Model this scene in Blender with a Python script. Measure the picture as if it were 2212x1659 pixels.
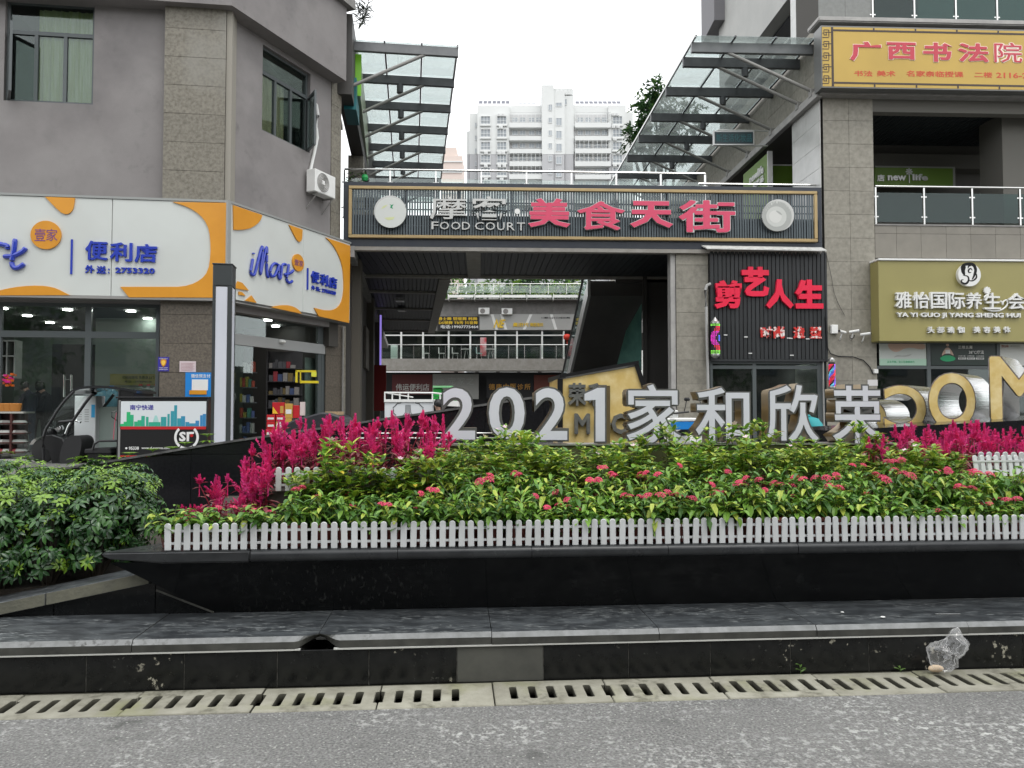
import bpy, bmesh, math, random
from mathutils import Vector, Matrix, noise
R = math.radians
PI = math.pi
rnd = random.Random(7)
for o in list(bpy.data.objects):
    bpy.data.objects.remove(o, do_unlink=True)
SC = bpy.context.scene
COL = SC.collection

# ------------------------------------------------------------------ camera, sky, sun, exposure
FPX, HC, PIT = 1650.0, 1.5, R(2.0)          # focal length in units of a 2212 px wide picture, eye height, tilt up
cam = bpy.data.cameras.new('camera')
camo = bpy.data.objects.new('camera', cam)
COL.objects.link(camo)
camo.location = (0, 0, HC)
camo.rotation_euler = (PI/2 + PIT, 0, 0)
cam.sensor_width = 36
cam.lens = 36 * FPX / 2212
cam.clip_start = 0.05
cam.clip_end = 4000
SC.camera = camo

wd = bpy.data.worlds.new('World')
SC.world = wd
wd.use_nodes = True
nt = wd.node_tree
nt.nodes.clear()
sky = nt.nodes.new('ShaderNodeTexSky')
sky.sky_type = 'NISHITA'
sky.sun_disc = False
SUN_EL, SUN_AZ = R(62), R(150)
sky.sun_elevation = SUN_EL
sky.sun_rotation = SUN_AZ
sky.air_density = 1.0
sky.dust_density = 3.0
hsv = nt.nodes.new('ShaderNodeHueSaturation')
hsv.inputs['Saturation'].default_value = 0.10
mx = nt.nodes.new('ShaderNodeMix')
mx.data_type = 'RGBA'
mx.inputs[0].default_value = 0.88
mx.inputs[7].default_value = (9.9, 10.1, 10.3, 1)     # the even cloud layer
bg = nt.nodes.new('ShaderNodeBackground')
bg.inputs['Strength'].default_value = 0.12
wo = nt.nodes.new('ShaderNodeOutputWorld')
nt.links.new(sky.outputs[0], hsv.inputs['Color'])
nt.links.new(hsv.outputs[0], mx.inputs[6])
nt.links.new(mx.outputs[2], bg.inputs[0])
nt.links.new(bg.outputs[0], wo.inputs[0])

sl = bpy.data.lights.new('sun', 'SUN')
sl.energy = 0.6
sl.angle = R(25)
sl.color = (1.0, 0.97, 0.92)
so = bpy.data.objects.new('sun', sl)
COL.objects.link(so)
_d = Vector((math.sin(SUN_AZ)*math.cos(SUN_EL), math.cos(SUN_AZ)*math.cos(SUN_EL), math.sin(SUN_EL)))
so.location = _d*60
so.rotation_euler = (-_d).to_track_quat('-Z', 'Y').to_euler()

SC.view_settings.view_transform = 'Standard'
SC.view_settings.look = 'None'
SC.view_settings.gamma = 1
SC.view_settings.use_curve_mapping = False
SC.view_settings.exposure = 0.78
try:
    SC.cycles.max_bounces = 7
    SC.cycles.diffuse_bounces = 3
    SC.cycles.glossy_bounces = 3
    SC.cycles.transparent_max_bounces = 24
    SC.cycles.caustics_reflective = False
    SC.cycles.caustics_refractive = False
    SC.cycles.sample_clamp_indirect = 4
except Exception:
    pass

# ------------------------------------------------------------------ measuring: lines of sight cut with real planes
def ray(px, py):
    u = (px - 1106) / FPX
    v = (829.5 - py) / FPX
    return Vector((u, math.cos(PIT) - v*math.sin(PIT), math.sin(PIT) + v*math.cos(PIT)))
def at(px, py, Y):
    d = ray(px, py)
    return Vector((0, 0, HC)) + d*(Y/d.y)
def atz(px, py, z):
    d = ray(px, py)
    return Vector((0, 0, HC)) + d*((z-HC)/d.z)
class Fr:
    """upright frame: s runs along the facade, t away from the street, z up"""
    def __init__(f, ox, oy, deg):
        f.o = Vector((ox, oy, 0)); f.a = R(deg)
        f.u = Vector((math.cos(f.a), math.sin(f.a), 0)); f.n = Vector((-math.sin(f.a), math.cos(f.a), 0))
    def w(f, s, t, z):
        return f.o + f.u*s + f.n*t + Vector((0, 0, z))
    def pix(f, px, py, t=0.0):
        d = ray(px, py)
        k = (t + f.n.dot(f.o)) / f.n.dot(d)
        p = d*k
        return ((p - f.o).dot(f.u), HC + d.z*k)
    def s(f, px, t=0.0, py=887):
        return f.pix(px, py, t)[0]
    def z(f, px, py, t=0.0):
        return f.pix(px, py, t)[1]
W0 = Fr(0, 0, 0)

# ------------------------------------------------------------------ mesh building
class MB:
    def __init__(b, fr=W0):
        b.fr = fr; b.v = []; b.f = []; b.m = []; b.uv = {}
    def add(b, pts, faces, m=0, raw=False):
        n = len(b.v)
        for p in pts:
            b.v.append(Vector(p) if raw else b.fr.w(*p))
        for fc in faces:
            b.f.append(tuple(n+i for i in fc)); b.m.append(m)
        return b
    def box(b, s0, s1, t0, t1, z0, z1, m=0, raw=False):
        p = [(s0,t0,z0),(s1,t0,z0),(s1,t1,z0),(s0,t1,z0),(s0,t0,z1),(s1,t0,z1),(s1,t1,z1),(s0,t1,z1)]
        return b.add(p, [(0,1,5,4),(1,2,6,5),(2,3,7,6),(3,0,4,7),(4,5,6,7),(3,2,1,0)], m, raw)
    def hexa(b, p, m=0, raw=False):
        return b.add(p, [(0,1,5,4),(1,2,6,5),(2,3,7,6),(3,0,4,7),(4,5,6,7),(3,2,1,0)], m, raw)
    def prism(b, poly, t0, t1, m=0):          # outline in (s,z), extruded along t
        n = len(poly)
        a = sum(poly[i][0]*poly[(i+1) % n][1]-poly[(i+1) % n][0]*poly[i][1] for i in range(n))
        if a < 0: poly = poly[::-1]
        p = [(q[0], t0, q[1]) for q in poly] + [(q[0], t1, q[1]) for q in poly]
        fs = [tuple(range(n)), tuple(range(2*n-1, n-1, -1))]
        fs += [(i, i+n, (i+1) % n+n, (i+1) % n) for i in range(n)]
        return b.add(p, fs, m)
    def prismz(b, poly, z0, z1, m=0, top=None):         # outline in (s,t), extruded up
        n = len(poly)
        a = sum(poly[i][0]*poly[(i+1) % n][1]-poly[(i+1) % n][0]*poly[i][1] for i in range(n))
        if a < 0: poly = poly[::-1]
        p = [(q[0], q[1], z0) for q in poly] + [(q[0], q[1], z1) for q in poly]
        fs = [tuple(range(n-1, -1, -1)), tuple(range(n, 2*n))]
        fs += [(i, (i+1) % n, (i+1) % n+n, i+n) for i in range(n)]
        return b.add(p, fs, m)
    def tube(b, pts, r, n=8, m=0, raw=True, cap=True):
        P = [Vector(p) if raw else b.fr.w(*p) for p in pts]
        rr = r if isinstance(r, (list, tuple)) else [r]*len(P)
        base = len(b.v)
        up = Vector((0, 0, 1))
        for i, p in enumerate(P):
            d = (P[min(i+1, len(P)-1)] - P[max(i-1, 0)]).normalized()
            a = d.cross(up)
            if a.length < 1e-3: a = d.cross(Vector((1, 0, 0)))
            a.normalize(); c = d.cross(a).normalized()
            for k in range(n):
                an = 2*PI*k/n
                b.v.append(p + (a*math.cos(an) + c*math.sin(an))*rr[i])
        for i in range(len(P)-1):
            for k in range(n):
                q = base+i*n; k2 = (k+1) % n
                b.f.append((q+k, q+k2, q+n+k2, q+n+k)); b.m.append(m)
        if cap:
            b.f.append(tuple(base+n-1-k for k in range(n))); b.m.append(m)
            q = base+(len(P)-1)*n
            b.f.append(tuple(q+k for k in range(n))); b.m.append(m)
        return b
    def lathe(b, c, prof, n=16, m=0, raw=True, ax=None):
        c = Vector(c) if raw else b.fr.w(*c)
        A = Matrix.Identity(3) if ax is None else Vector((0, 0, 1)).rotation_difference(Vector(ax).normalized()).to_matrix()
        base = len(b.v)
        for r, z in prof:
            for k in range(n):
                an = 2*PI*k/n
                b.v.append(c + A @ Vector((r*math.cos(an), r*math.sin(an), z)))
        for i in range(len(prof)-1):
            for k in range(n):
                q = base+i*n; k2 = (k+1) % n
                b.f.append((q+k, q+k2, q+n+k2, q+n+k)); b.m.append(m)
        b.f.append(tuple(base+n-1-k for k in range(n))); b.m.append(m)
        q = base+(len(prof)-1)*n
        b.f.append(tuple(q+k for k in range(n))); b.m.append(m)
        return b
    def ball(b, c, r, n=12, m=0, raw=True, sq=(1, 1, 1)):
        c = Vector(c) if raw else b.fr.w(*c)
        h = n//2
        base = len(b.v)
        for i in range(1, h):
            th = PI*i/h
            for k in range(n):
                an = 2*PI*k/n
                b.v.append(c + Vector((r*sq[0]*math.sin(th)*math.cos(an), r*sq[1]*math.sin(th)*math.sin(an), r*sq[2]*math.cos(th))))
        for i in range(h-2):
            for k in range(n):
                q = base+i*n; k2 = (k+1) % n
                b.f.append((q+n+k, q+n+k2, q+k2, q+k)); b.m.append(m)
        b.f.append(tuple(base+k for k in range(n))); b.m.append(m)
        q = base+(h-2)*n
        b.f.append(tuple(q+n-1-k for k in range(n))); b.m.append(m)
        return b
    def mesh(b, name, mats, off=None, bevel=0, smooth=False, seg=1):
        me = bpy.data.meshes.new(name)
        off = off or Vector((0, 0, 0))
        me.from_pydata([v-off for v in b.v], [], b.f)
        if not isinstance(mats, (list, tuple)): mats = [mats]
        for mt in mats: me.materials.append(mt)
        if len(mats) > 1: me.polygons.foreach_set('material_index', b.m)
        if bevel:
            bm = bmesh.new(); bm.from_mesh(me)
            bmesh.ops.recalc_face_normals(bm, faces=bm.faces)
            es = [e for e in bm.edges if len(e.link_faces) == 2 and e.calc_face_angle(0) > 0.5]
            bmesh.ops.bevel(bm, geom=es, offset=bevel, segments=seg, affect='EDGES', clamp_overlap=True)
            bm.to_mesh(me); bm.free()
        if smooth:
            me.polygons.foreach_set('use_smooth', [True]*len(me.polygons))
            try: me.set_sharp_from_angle(angle=R(40))
            except Exception: pass
        me.update()
        return me
    def build(b, name, mats, parent=None, bevel=0, smooth=False, seg=1):
        off = org(parent) if parent else Vector((0, 0, 0))
        return link(name, b.mesh(name, mats, off, bevel, smooth, seg), parent)

def org(o):
    p = Vector((0, 0, 0))
    while o is not None:
        p += o.location; o = o.parent
    return p
def link(name, data, parent=None, loc=None, rz=0):
    o = bpy.data.objects.new(name, data)
    COL.objects.link(o)
    if parent: o.parent = parent
    if loc is not None: o.location = loc
    if rz: o.rotation_euler = (0, 0, rz)
    return o
def tag(o, label=None, cat=None, group=None, kind=None):
    if label: o['label'] = label
    if cat: o['category'] = cat
    if group: o['group'] = group
    if kind: o['kind'] = kind
    return o
def thing(name, label, cat, loc=(0, 0, 0), group=None):
    o = link(name, None)
    o.location = loc
    o.empty_display_size = 0.2
    return tag(o, label, cat, group)
def struct(o):
    o['kind'] = 'structure'
    return o
def stuff(o):
    o['kind'] = 'stuff'
    return o
def copy_tree(o, parent=None, loc=None, rz=None, sc=None):
    c = o.copy(); COL.objects.link(c)
    if parent is not None: c.parent = parent
    if loc is not None: c.location = loc
    if rz is not None: c.rotation_euler = (0, 0, rz)
    if sc is not None: c.scale = sc if isinstance(sc, tuple) else (sc, sc, sc)
    for ch in KIDS.get(o.name, []): 
        cc = copy_tree(ch, c)
        KIDS.setdefault(c.name, []).append(cc)
    return c
KIDS = {}
def kids(o):
    KIDS[o.name] = [c for c in COL.objects if c.parent is o]
    for c in KIDS[o.name]: kids(c)
    return o

TC = {}
def tiles(parent, fr, t, ss, zs, mat, th=0.02, gap=0.006, name='tile', bev=0.002, skip=None):
    """separate cladding tiles, front face at depth t (thickness th behind it), grid edges ss x zs"""
    for i in range(len(ss)-1):
        for j in range(len(zs)-1):
            if skip and skip(i, j): continue
            w = ss[i+1]-ss[i]-gap; h = zs[j+1]-zs[j]-gap
            if w < .02 or h < .02: continue
            key = (round(w, 3), round(h, 3), th, bev, mat.name)
            if key not in TC:
                TC[key] = MB().box(0, w, 0, th, 0, h).mesh(name, mat, bevel=bev)
            p = fr.w(ss[i]+gap/2, t + rnd.uniform(-.0012, .0012), zs[j]+gap/2) - org(parent)
            link(name, TC[key], parent, p, fr.a)
def steps(a, b, n):
    return [a+(b-a)*i/n for i in range(n+1)]

def glyphs(txt, off=0.0, ext=0.0, shear=0.0, res=2):
    me = glyphs0(txt, off, ext, shear, res)
    if off <= .006: return me
    def fa(m): return sum(q.area for q in m.polygons if q.normal.z > .9)
    m0 = glyphs0(txt, 0, ext, shear, res); m5 = glyphs0(txt, .005, ext, shear, res)
    a0, a5 = fa(m0), fa(m5)
    if fa(me) >= a0 + .84*(a5-a0)/.005*off: return me
    # the outline filler failed on this heavy weight: thicken by overlapping shifted copies instead
    bm = bmesh.new()
    r = off*.95
    for k in range(9):
        n0 = len(bm.verts); bm.from_mesh(m0); bm.verts.ensure_lookup_table()
        dx, dy = (0, 0) if k == 0 else (r*math.cos(k*PI/4), r*math.sin(k*PI/4))
        for v in bm.verts[n0:]:
            v.co.x += dx; v.co.y += dy
            if v.co.z > 0: v.co.z -= .012*k
    out = bpy.data.meshes.new('lettering'); bm.to_mesh(out); bm.free()
    return out
def glyphs0(txt, off=0.0, ext=0.0, shear=0.0, res=2):
    c = bpy.data.curves.new('lettering', 'FONT')
    c.body = txt; c.resolution_u = res; c.extrude = ext; c.offset = off; c.shear = shear
    o = bpy.data.objects.new('lettering', c)
    COL.objects.link(o)
    dg = bpy.context.evaluated_depsgraph_get()
    me = bpy.data.meshes.new_from_object(o.evaluated_get(dg))
    bpy.data.objects.remove(o, do_unlink=True)
    bpy.data.curves.remove(c)
    return me
def text(txt, fr, x0, y0, x1, y1, t, mat, parent, d=0.0, off=0.0, name='lettering', mirror=False, shear=0.0, res=2, sz=None, push=None):
    """raised lettering fitted between two picture corners on plane t; d = depth standing out towards the street"""
    if sz: s0, zt, s1, zb = sz
    else:
        tp_ = t if push else t-max(d, 0)
        s0, zt = fr.pix(x0, y0, tp_); s1, zb = fr.pix(x1, y1, tp_)
    me = glyphs(txt, off, 0.5, shear, res)
    xs = [v.co.x for v in me.vertices]; ys = [v.co.y for v in me.vertices]
    ax, bx, ay, by = min(xs), max(xs), min(ys), max(ys)
    og = org(parent)
    for v in me.vertices:
        fx = (v.co.x-ax)/max(bx-ax, 1e-6)
        if mirror: fx = 1-fx
        fy = (v.co.y-ay)/max(by-ay, 1e-6)
        fz = 0.5 - v.co.z               # 0 front .. 1 back
        s = s0+(s1-s0)*fx; z = zb+(zt-zb)*fy; tt = t - max(d, .002)*(1-fz)
        if push: s += push[0]*fz; tt = t + push[1]*fz; z += push[2]*fz
        v.co = fr.w(s, tt, z) - og
    if mirror: me.flip_normals()
    me.name = name
    me.materials.clear()
    for mm in (mat if isinstance(mat, (list, tuple)) else [mat]): me.materials.append(mm)
    return link(name, me, parent)
def chars(txt, fr, x0, y0, x1, y1, t, mat, parent, d=0.02, off=0.0, gap=0.12, name='letter', **kw):
    """each character a part of its own, spread evenly between the two corners"""
    n = len(txt); w = (x1-x0)/(n+gap*(n-1))
    for i, ch in enumerate(txt):
        if ch == ' ': continue
        a = x0+i*w*(1+gap)
        ya = y0+(0)*(i)/n
        text(ch, fr, a, ya, a+w, y1, t, mat, parent, d, off, name, **kw)
def px_poly(fr, pts, t):
    return [fr.pix(x, y, t) for x, y in pts]
def smooth_poly(pts, it=2):
    for _ in range(it):
        q = []
        for i in range(len(pts)):
            a = pts[i]; b = pts[(i+1) % len(pts)]
            q.append((a[0]*.75+b[0]*.25, a[1]*.75+b[1]*.25)); q.append((a[0]*.25+b[0]*.75, a[1]*.25+b[1]*.75))
        pts = q
    return pts
def plate(name, outline, holes, d, mat, place, parent=None, bevel=0):
    """flat plate from 2-D outlines with holes; place(x,y,z)->world"""
    c = bpy.data.curves.new(name, 'CURVE'); c.dimensions = '2D'; c.fill_mode = 'BOTH'; c.extrude = .5
    for pl in [outline]+holes:
        sp = c.splines.new('POLY'); sp.points.add(len(pl)-1)
        for i, p in enumerate(pl): sp.points[i].co = (p[0], p[1], 0, 1)
        sp.use_cyclic_u = True
    o = bpy.data.objects.new(name, c); COL.objects.link(o)
    me = bpy.data.meshes.new_from_object(o.evaluated_get(bpy.context.evaluated_depsgraph_get()))
    bpy.data.objects.remove(o, do_unlink=True); bpy.data.curves.remove(c)
    og = org(parent) if parent else Vector((0, 0, 0))
    for v in me.vertices: v.co = place(v.co.x, v.co.y, (v.co.z)*d) - og
    me.materials.clear(); me.materials.append(mat); me.name = name
    if bevel:
        bm = bmesh.new(); bm.from_mesh(me); bmesh.ops.remove_doubles(bm, verts=bm.verts, dist=1e-5)
        bmesh.ops.recalc_face_normals(bm, faces=bm.faces)
        es = [e for e in bm.edges if len(e.link_faces) == 2 and e.calc_face_angle(0) > 1]
        bmesh.ops.bevel(bm, geom=es, offset=bevel, segments=1, affect='EDGES', clamp_overlap=True)
        bm.to_mesh(me); bm.free()
    return link(name, me, parent)

# ------------------------------------------------------------------ materials
MATS = {}
def mat(name, c, rough=.6, metal=0, c2=None, scale=8, detail=4, bump=0, rnd_v=0, spec=.5, em=0, stretch=(1, 1, 1), lo=.35, hi=.65,
        speck=None, speck_scale=200, speck_fac=.3, c3=None, scale3=1.0, lo3=.5, hi3=.75, trans=0, coat=0, bscale=None, coord='pos', rvar=0, patch=None):
    if name in MATS: return MATS[name]
    m = bpy.data.materials.new(name); m.use_nodes = True
    N = m.node_tree.nodes; L = m.node_tree.links
    P = N['Principled BSDF']; out = N['Material Output']
    def col(v): return (v[0], v[1], v[2], 1) if not isinstance(v, (int, float)) else (v, v, v, 1)
    P.inputs['Base Color'].default_value = col(c)
    P.inputs['Roughness'].default_value = rough
    P.inputs['Metallic'].default_value = metal
    P.inputs['Specular IOR Level'].default_value = spec
    if coat: P.inputs['Coat Weight'].default_value = coat; P.inputs['Coat Roughness'].default_value = .08
    if em:
        P.inputs['Emission Color'].default_value = col(c); P.inputs['Emission Strength'].default_value = em
    need = c2 is not None or bump or speck is not None or c3 is not None or rvar or patch
    vec = None
    if need:
        if coord == 'pos':
            g = N.new('ShaderNodeNewGeometry'); src = g.outputs['Position']
        else:
            g = N.new('ShaderNodeTexCoord'); src = g.outputs['Object']
        mp = N.new('ShaderNodeMapping'); mp.inputs['Scale'].default_value = stretch
        L.new(src, mp.inputs[0]); vec = mp.outputs[0]
    cur = None
    def noise_ramp(sc, det, a, b, v=None):
        n = N.new('ShaderNodeTexNoise'); n.inputs['Scale'].default_value = sc; n.inputs['Detail'].default_value = det
        n.inputs['Roughness'].default_value = .6
        L.new(v or vec, n.inputs['Vector'])
        r = N.new('ShaderNodeMapRange'); r.inputs[1].default_value = a; r.inputs[2].default_value = b
        L.new(n.outputs[0], r.inputs[0]); return r.outputs[0], n
    def mix(f, a, b):
        x = N.new('ShaderNodeMix'); x.data_type = 'RGBA'
        if isinstance(f, (int, float)): x.inputs[0].default_value = f
        else: L.new(f, x.inputs[0])
        for i, q in ((6, a), (7, b)):
            if isinstance(q, (tuple, float, int)): x.inputs[i].default_value = col(q)
            else: L.new(q, x.inputs[i])
        return x.outputs[2]
    if c2 is not None:
        f, _ = noise_ramp(scale, detail, lo, hi); cur = mix(f, c, c2)
    if c3 is not None:
        f, _ = noise_ramp(scale3, 5, lo3, hi3); cur = mix(f, cur or c, c3)
    if patch:
        for pc, sa, la, ha, sb, lb2, hb2 in patch:
            f1, _ = noise_ramp(sa, 3, la, ha); f2, _ = noise_ramp(sb, 6, lb2, hb2)
            mu = N.new('ShaderNodeMath'); mu.operation = 'MULTIPLY'; mu.use_clamp = True; L.new(f1, mu.inputs[0]); L.new(f2, mu.inputs[1])
            cur = mix(mu.outputs[0], cur or c, pc)
    if speck is not None:
        v = N.new('ShaderNodeTexVoronoi'); v.inputs['Scale'].default_value = speck_scale
        L.new(vec, v.inputs['Vector'])
        r = N.new('ShaderNodeSeparateColor'); L.new(v.outputs['Color'], r.inputs[0])
        mr = N.new('ShaderNodeMapRange'); mr.inputs[1].default_value = 1-speck_fac; mr.inputs[2].default_value = 1-speck_fac+.02
        L.new(r.outputs[0], mr.inputs[0]); cur = mix(mr.outputs[0], cur or c, speck)
    if rnd_v:
        oi = N.new('ShaderNodeObjectInfo'); mr = N.new('ShaderNodeMapRange')
        mr.inputs[3].default_value = 1-rnd_v; mr.inputs[4].default_value = 1+rnd_v
        L.new(oi.outputs['Random'], mr.inputs[0])
        h = N.new('ShaderNodeHueSaturation'); L.new(mr.outputs[0], h.inputs['Value'])
        if cur is None: h.inputs['Color'].default_value = col(c)
        else: L.new(cur, h.inputs['Color'])
        cur = h.outputs[0]
    if cur is not None:
        L.new(cur, P.inputs['Base Color'])
        if em: L.new(cur, P.inputs['Emission Color'])
    if rvar:
        f, _ = noise_ramp(scale*.7, 4, .3, .7)
        mr = N.new('ShaderNodeMapRange'); mr.inputs[3].default_value = max(0, rough-rvar); mr.inputs[4].default_value = min(1, rough+rvar)
        L.new(f, mr.inputs[0]); L.new(mr.outputs[0], P.inputs['Roughness'])
    if bump:
        n = N.new('ShaderNodeTexNoise'); n.inputs['Scale'].default_value = bscale or scale*3; n.inputs['Detail'].default_value = 5
        L.new(vec, n.inputs['Vector'])
        bp = N.new('ShaderNodeBump'); bp.inputs['Strength'].default_value = bump; bp.inputs['Distance'].default_value = .02
        L.new(n.outputs[0], bp.inputs['Height']); L.new(bp.outputs[0], P.inputs['Normal'])
    if trans:
        t = N.new('ShaderNodeBsdfTranslucent'); x = N.new('ShaderNodeMixShader'); x.inputs[0].default_value = trans
        if cur is not None: L.new(cur, t.inputs[0])
        else: t.inputs[0].default_value = col(c)
        L.new(P.outputs[0], x.inputs[1]); L.new(t.outputs[0], x.inputs[2]); L.new(x.outputs[0], out.inputs[0])
    MATS[name] = m
    return m
def glass(name, tint=(.85, .9, .88), refl=.12, rough=.02, dirt=0, dc=(.6, .62, .6)):
    if name in MATS: return MATS[name]
    m = bpy.data.materials.new(name); m.use_nodes = True
    N = m.node_tree.nodes; L = m.node_tree.links; N.remove(N['Principled BSDF']); out = N['Material Output']
    t = N.new('ShaderNodeBsdfTransparent'); t.inputs[0].default_value = (*tint, 1)
    g = N.new('ShaderNodeBsdfGlossy'); g.inputs['Roughness'].default_value = rough; g.inputs[0].default_value = (.9, .95, .95, 1)
    lw = N.new('ShaderNodeLayerWeight'); lw.inputs[0].default_value = .2
    mr = N.new('ShaderNodeMapRange'); mr.inputs[3].default_value = refl; mr.inputs[4].default_value = .75
    L.new(lw.outputs['Fresnel'], mr.inputs[0])
    x = N.new('ShaderNodeMixShader'); L.new(mr.outputs[0], x.inputs[0]); L.new(t.outputs[0], x.inputs[1]); L.new(g.outputs[0], x.inputs[2])
    last = x.outputs[0]
    if dirt:
        d = N.new('ShaderNodeBsdfDiffuse'); d.inputs[0].default_value = (*dc, 1)
        tr = N.new('ShaderNodeBsdfTranslucent'); tr.inputs[0].default_value = (*dc, 1)
        x0 = N.new('ShaderNodeMixShader'); x0.inputs[0].default_value = .5
        L.new(d.outputs[0], x0.inputs[1]); L.new(tr.outputs[0], x0.inputs[2])
        ge = N.new('ShaderNodeNewGeometry'); n = N.new('ShaderNodeTexNoise'); n.inputs['Scale'].default_value = 1.5; n.inputs['Detail'].default_value = 6
        L.new(ge.outputs['Position'], n.inputs['Vector'])
        r = N.new('ShaderNodeMapRange'); r.inputs[1].default_value = .3; r.inputs[2].default_value = .75; r.inputs[3].default_value = dirt*.4; r.inputs[4].default_value = min(.95, dirt*1.5)
        L.new(n.outputs[0], r.inputs[0])
        x2 = N.new('ShaderNodeMixShader'); L.new(r.outputs[0], x2.inputs[0]); L.new(last, x2.inputs[1]); L.new(x0.outputs[0], x2.inputs[2]); last = x2.outputs[0]
    L.new(last, out.inputs[0])
    MATS[name] = m
    return m

m_plaster = mat('purple grey plaster', (.215, .200, .197), .85, c2=(.255, .240, .235), scale=.9, detail=8, bump=.15, bscale=60, c3=(.15, .14, .14), scale3=.5, lo3=.52, hi3=.8, patch=[((.12, .112, .11), 1.1, .50, .75, 5, .50, .8)])
m_tileL = mat('brown granite tile', (.225, .207, .168), .6, c2=(.125, .112, .088), scale=16, detail=9, rnd_v=.09, bump=.05, bscale=60, lo=.4, hi=.68, c3=(.26, .25, .22), scale3=.6, lo3=.5, hi3=.75)
m_tileD = mat('dark brown granite tile', (.15, .128, .10), .45, c2=(.075, .062, .05), scale=22, detail=9, rnd_v=.08, lo=.35, hi=.68)
m_tileR = mat('grey brown stone tile', (.275, .258, .215), .62, c2=(.18, .167, .137), scale=8, detail=10, rnd_v=.08, bump=.05, bscale=60, lo=.38, hi=.72)
m_tileLit = mat('sky lit wall tile', (.52, .52, .50), .25, c2=(.45, .45, .43), scale=2, rnd_v=.04)  # paler copy of the stone tile, skylight painted into the colour
m_joint = mat('joint mortar', (.07, .065, .058), .9)
m_concrete = mat('grey painted concrete', (.27, .26, .25), .8, c2=(.2, .195, .185), scale=3, detail=8, bump=.1, bscale=60)
m_conc_lt = mat('pale concrete', (.42, .41, .39), .8, c2=(.32, .31, .3), scale=3, detail=8)
m_soffit = mat('beam paint', (.30, .285, .26), .7, c2=(.24, .225, .2), scale=4)
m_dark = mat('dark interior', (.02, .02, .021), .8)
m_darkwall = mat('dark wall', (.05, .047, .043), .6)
m_navy = mat('navy steel', (.028, .033, .045), .35, metal=.2, c2=(.035, .04, .05), scale=4)
m_slat = mat('grey blue slat', (.085, .105, .115), .4, metal=.2, rnd_v=.12)
m_gold = mat('gold anodised frame', (.42, .31, .15), .35, metal=.35, c2=(.36, .26, .13), scale=2)
m_steel = mat('stainless steel', (.62, .62, .6), .22, metal=1)
m_steelb = mat('satin steel', (.5, .5, .49), .35, metal=.9)
m_frame = mat('grey green window frame', (.085, .098, .10), .4, metal=.1)
m_beam = mat('dark grey canopy beam', (.075, .08, .085), .45, c2=(.05, .053, .058), scale=3)
m_beamlt = mat('grey canopy fascia', (.17, .175, .178), .45, c2=(.12, .125, .13), scale=2)
m_tubeg = mat('grey strut paint', (.26, .255, .24), .5)
m_white = mat('white paint', (.78, .78, .76), .5, c2=(.72, .72, .70), scale=3)
m_whiteg = mat('white gloss panel', (.58, .605, .58), .30, c2=(.54, .56, .535), scale=.7, detail=3)
m_orange = mat('orange acrylic', (.66, .29, .028), .3, c2=(.60, .255, .022), scale=1.5)
m_blue = mat('blue acrylic', (.02, .045, .40), .25, coat=.5)
m_black = mat('black paint', (.012, .012, .013), .3)
m_blackm = mat('matt black', (.015, .015, .016), .7)
m_red = mat('red paint', (.5, .015, .02), .4)
m_glassw = glass('window glass', (.74, .80, .77), .045)
m_glassc = glass('clear glass', (.90, .94, .92), .06)
m_glassg = glass('green rail glass', (.26, .42, .39), .035, dirt=.05, dc=(.07, .15, .14))
m_glassr = glass('canopy glass', (.93, .96, .95), .05, dirt=.10, dc=(.85, .88, .86))
m_lamp = mat('ceiling light', (1, .98, .95), em=26)
# ------------------------------------------------------------------ ground and street front (kerb frame K)
K = Fr(0, 0, 4.3)
def Ks(px, t, py=1300): return K.pix(px, py, t)[0]
m_terr = mat('far ground', (.12, .12, .11), .95)
b = MB(); b.add([(-900, -900, -.6), (900, -900, -.6), (900, 900, -.6), (-900, 900, -.6)], [(0, 1, 2, 3)], raw=True)
struct(b.build('terrain', m_terr))
m_road = mat('worn asphalt', (.105, .104, .100), .92, c2=(.30, .297, .285), scale=75, detail=7, lo=.38, hi=.68, bump=1.0, bscale=110, speck=(.40, .40, .37), speck_scale=120, speck_fac=.035,
             c3=(.25, .247, .235), scale3=.9, lo3=.40, hi3=1.3, patch=[((.58, .58, .555), 1.3, .44, .66, 26, .52, .62), ((.085, .084, .08), 2.3, .55, .75, 6, .45, .6)])
b = MB(K)
NX, NY = 140, 24
for i in range(NX+1):
    for j in range(NY+1):
        s = -40+80*i/NX; t = -30 + (3.93+30)*(1-(1-j/NY)**3)
        z = 0 if j == NY else .006*noise.noise(Vector((s*.8, t*.8, 0)))
        b.v.append(K.w(s, t + (0 if j < NY else .008*noise.noise(Vector((s*7, 0, 4)))), z))
for i in range(NX):
    for j in range(NY):
        q = i*(NY+1)+j
        b.f.append((q, q+NY+1, q+NY+2, q+1)); b.m.append(0)
struct(b.build('road', m_road, smooth=True))

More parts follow.
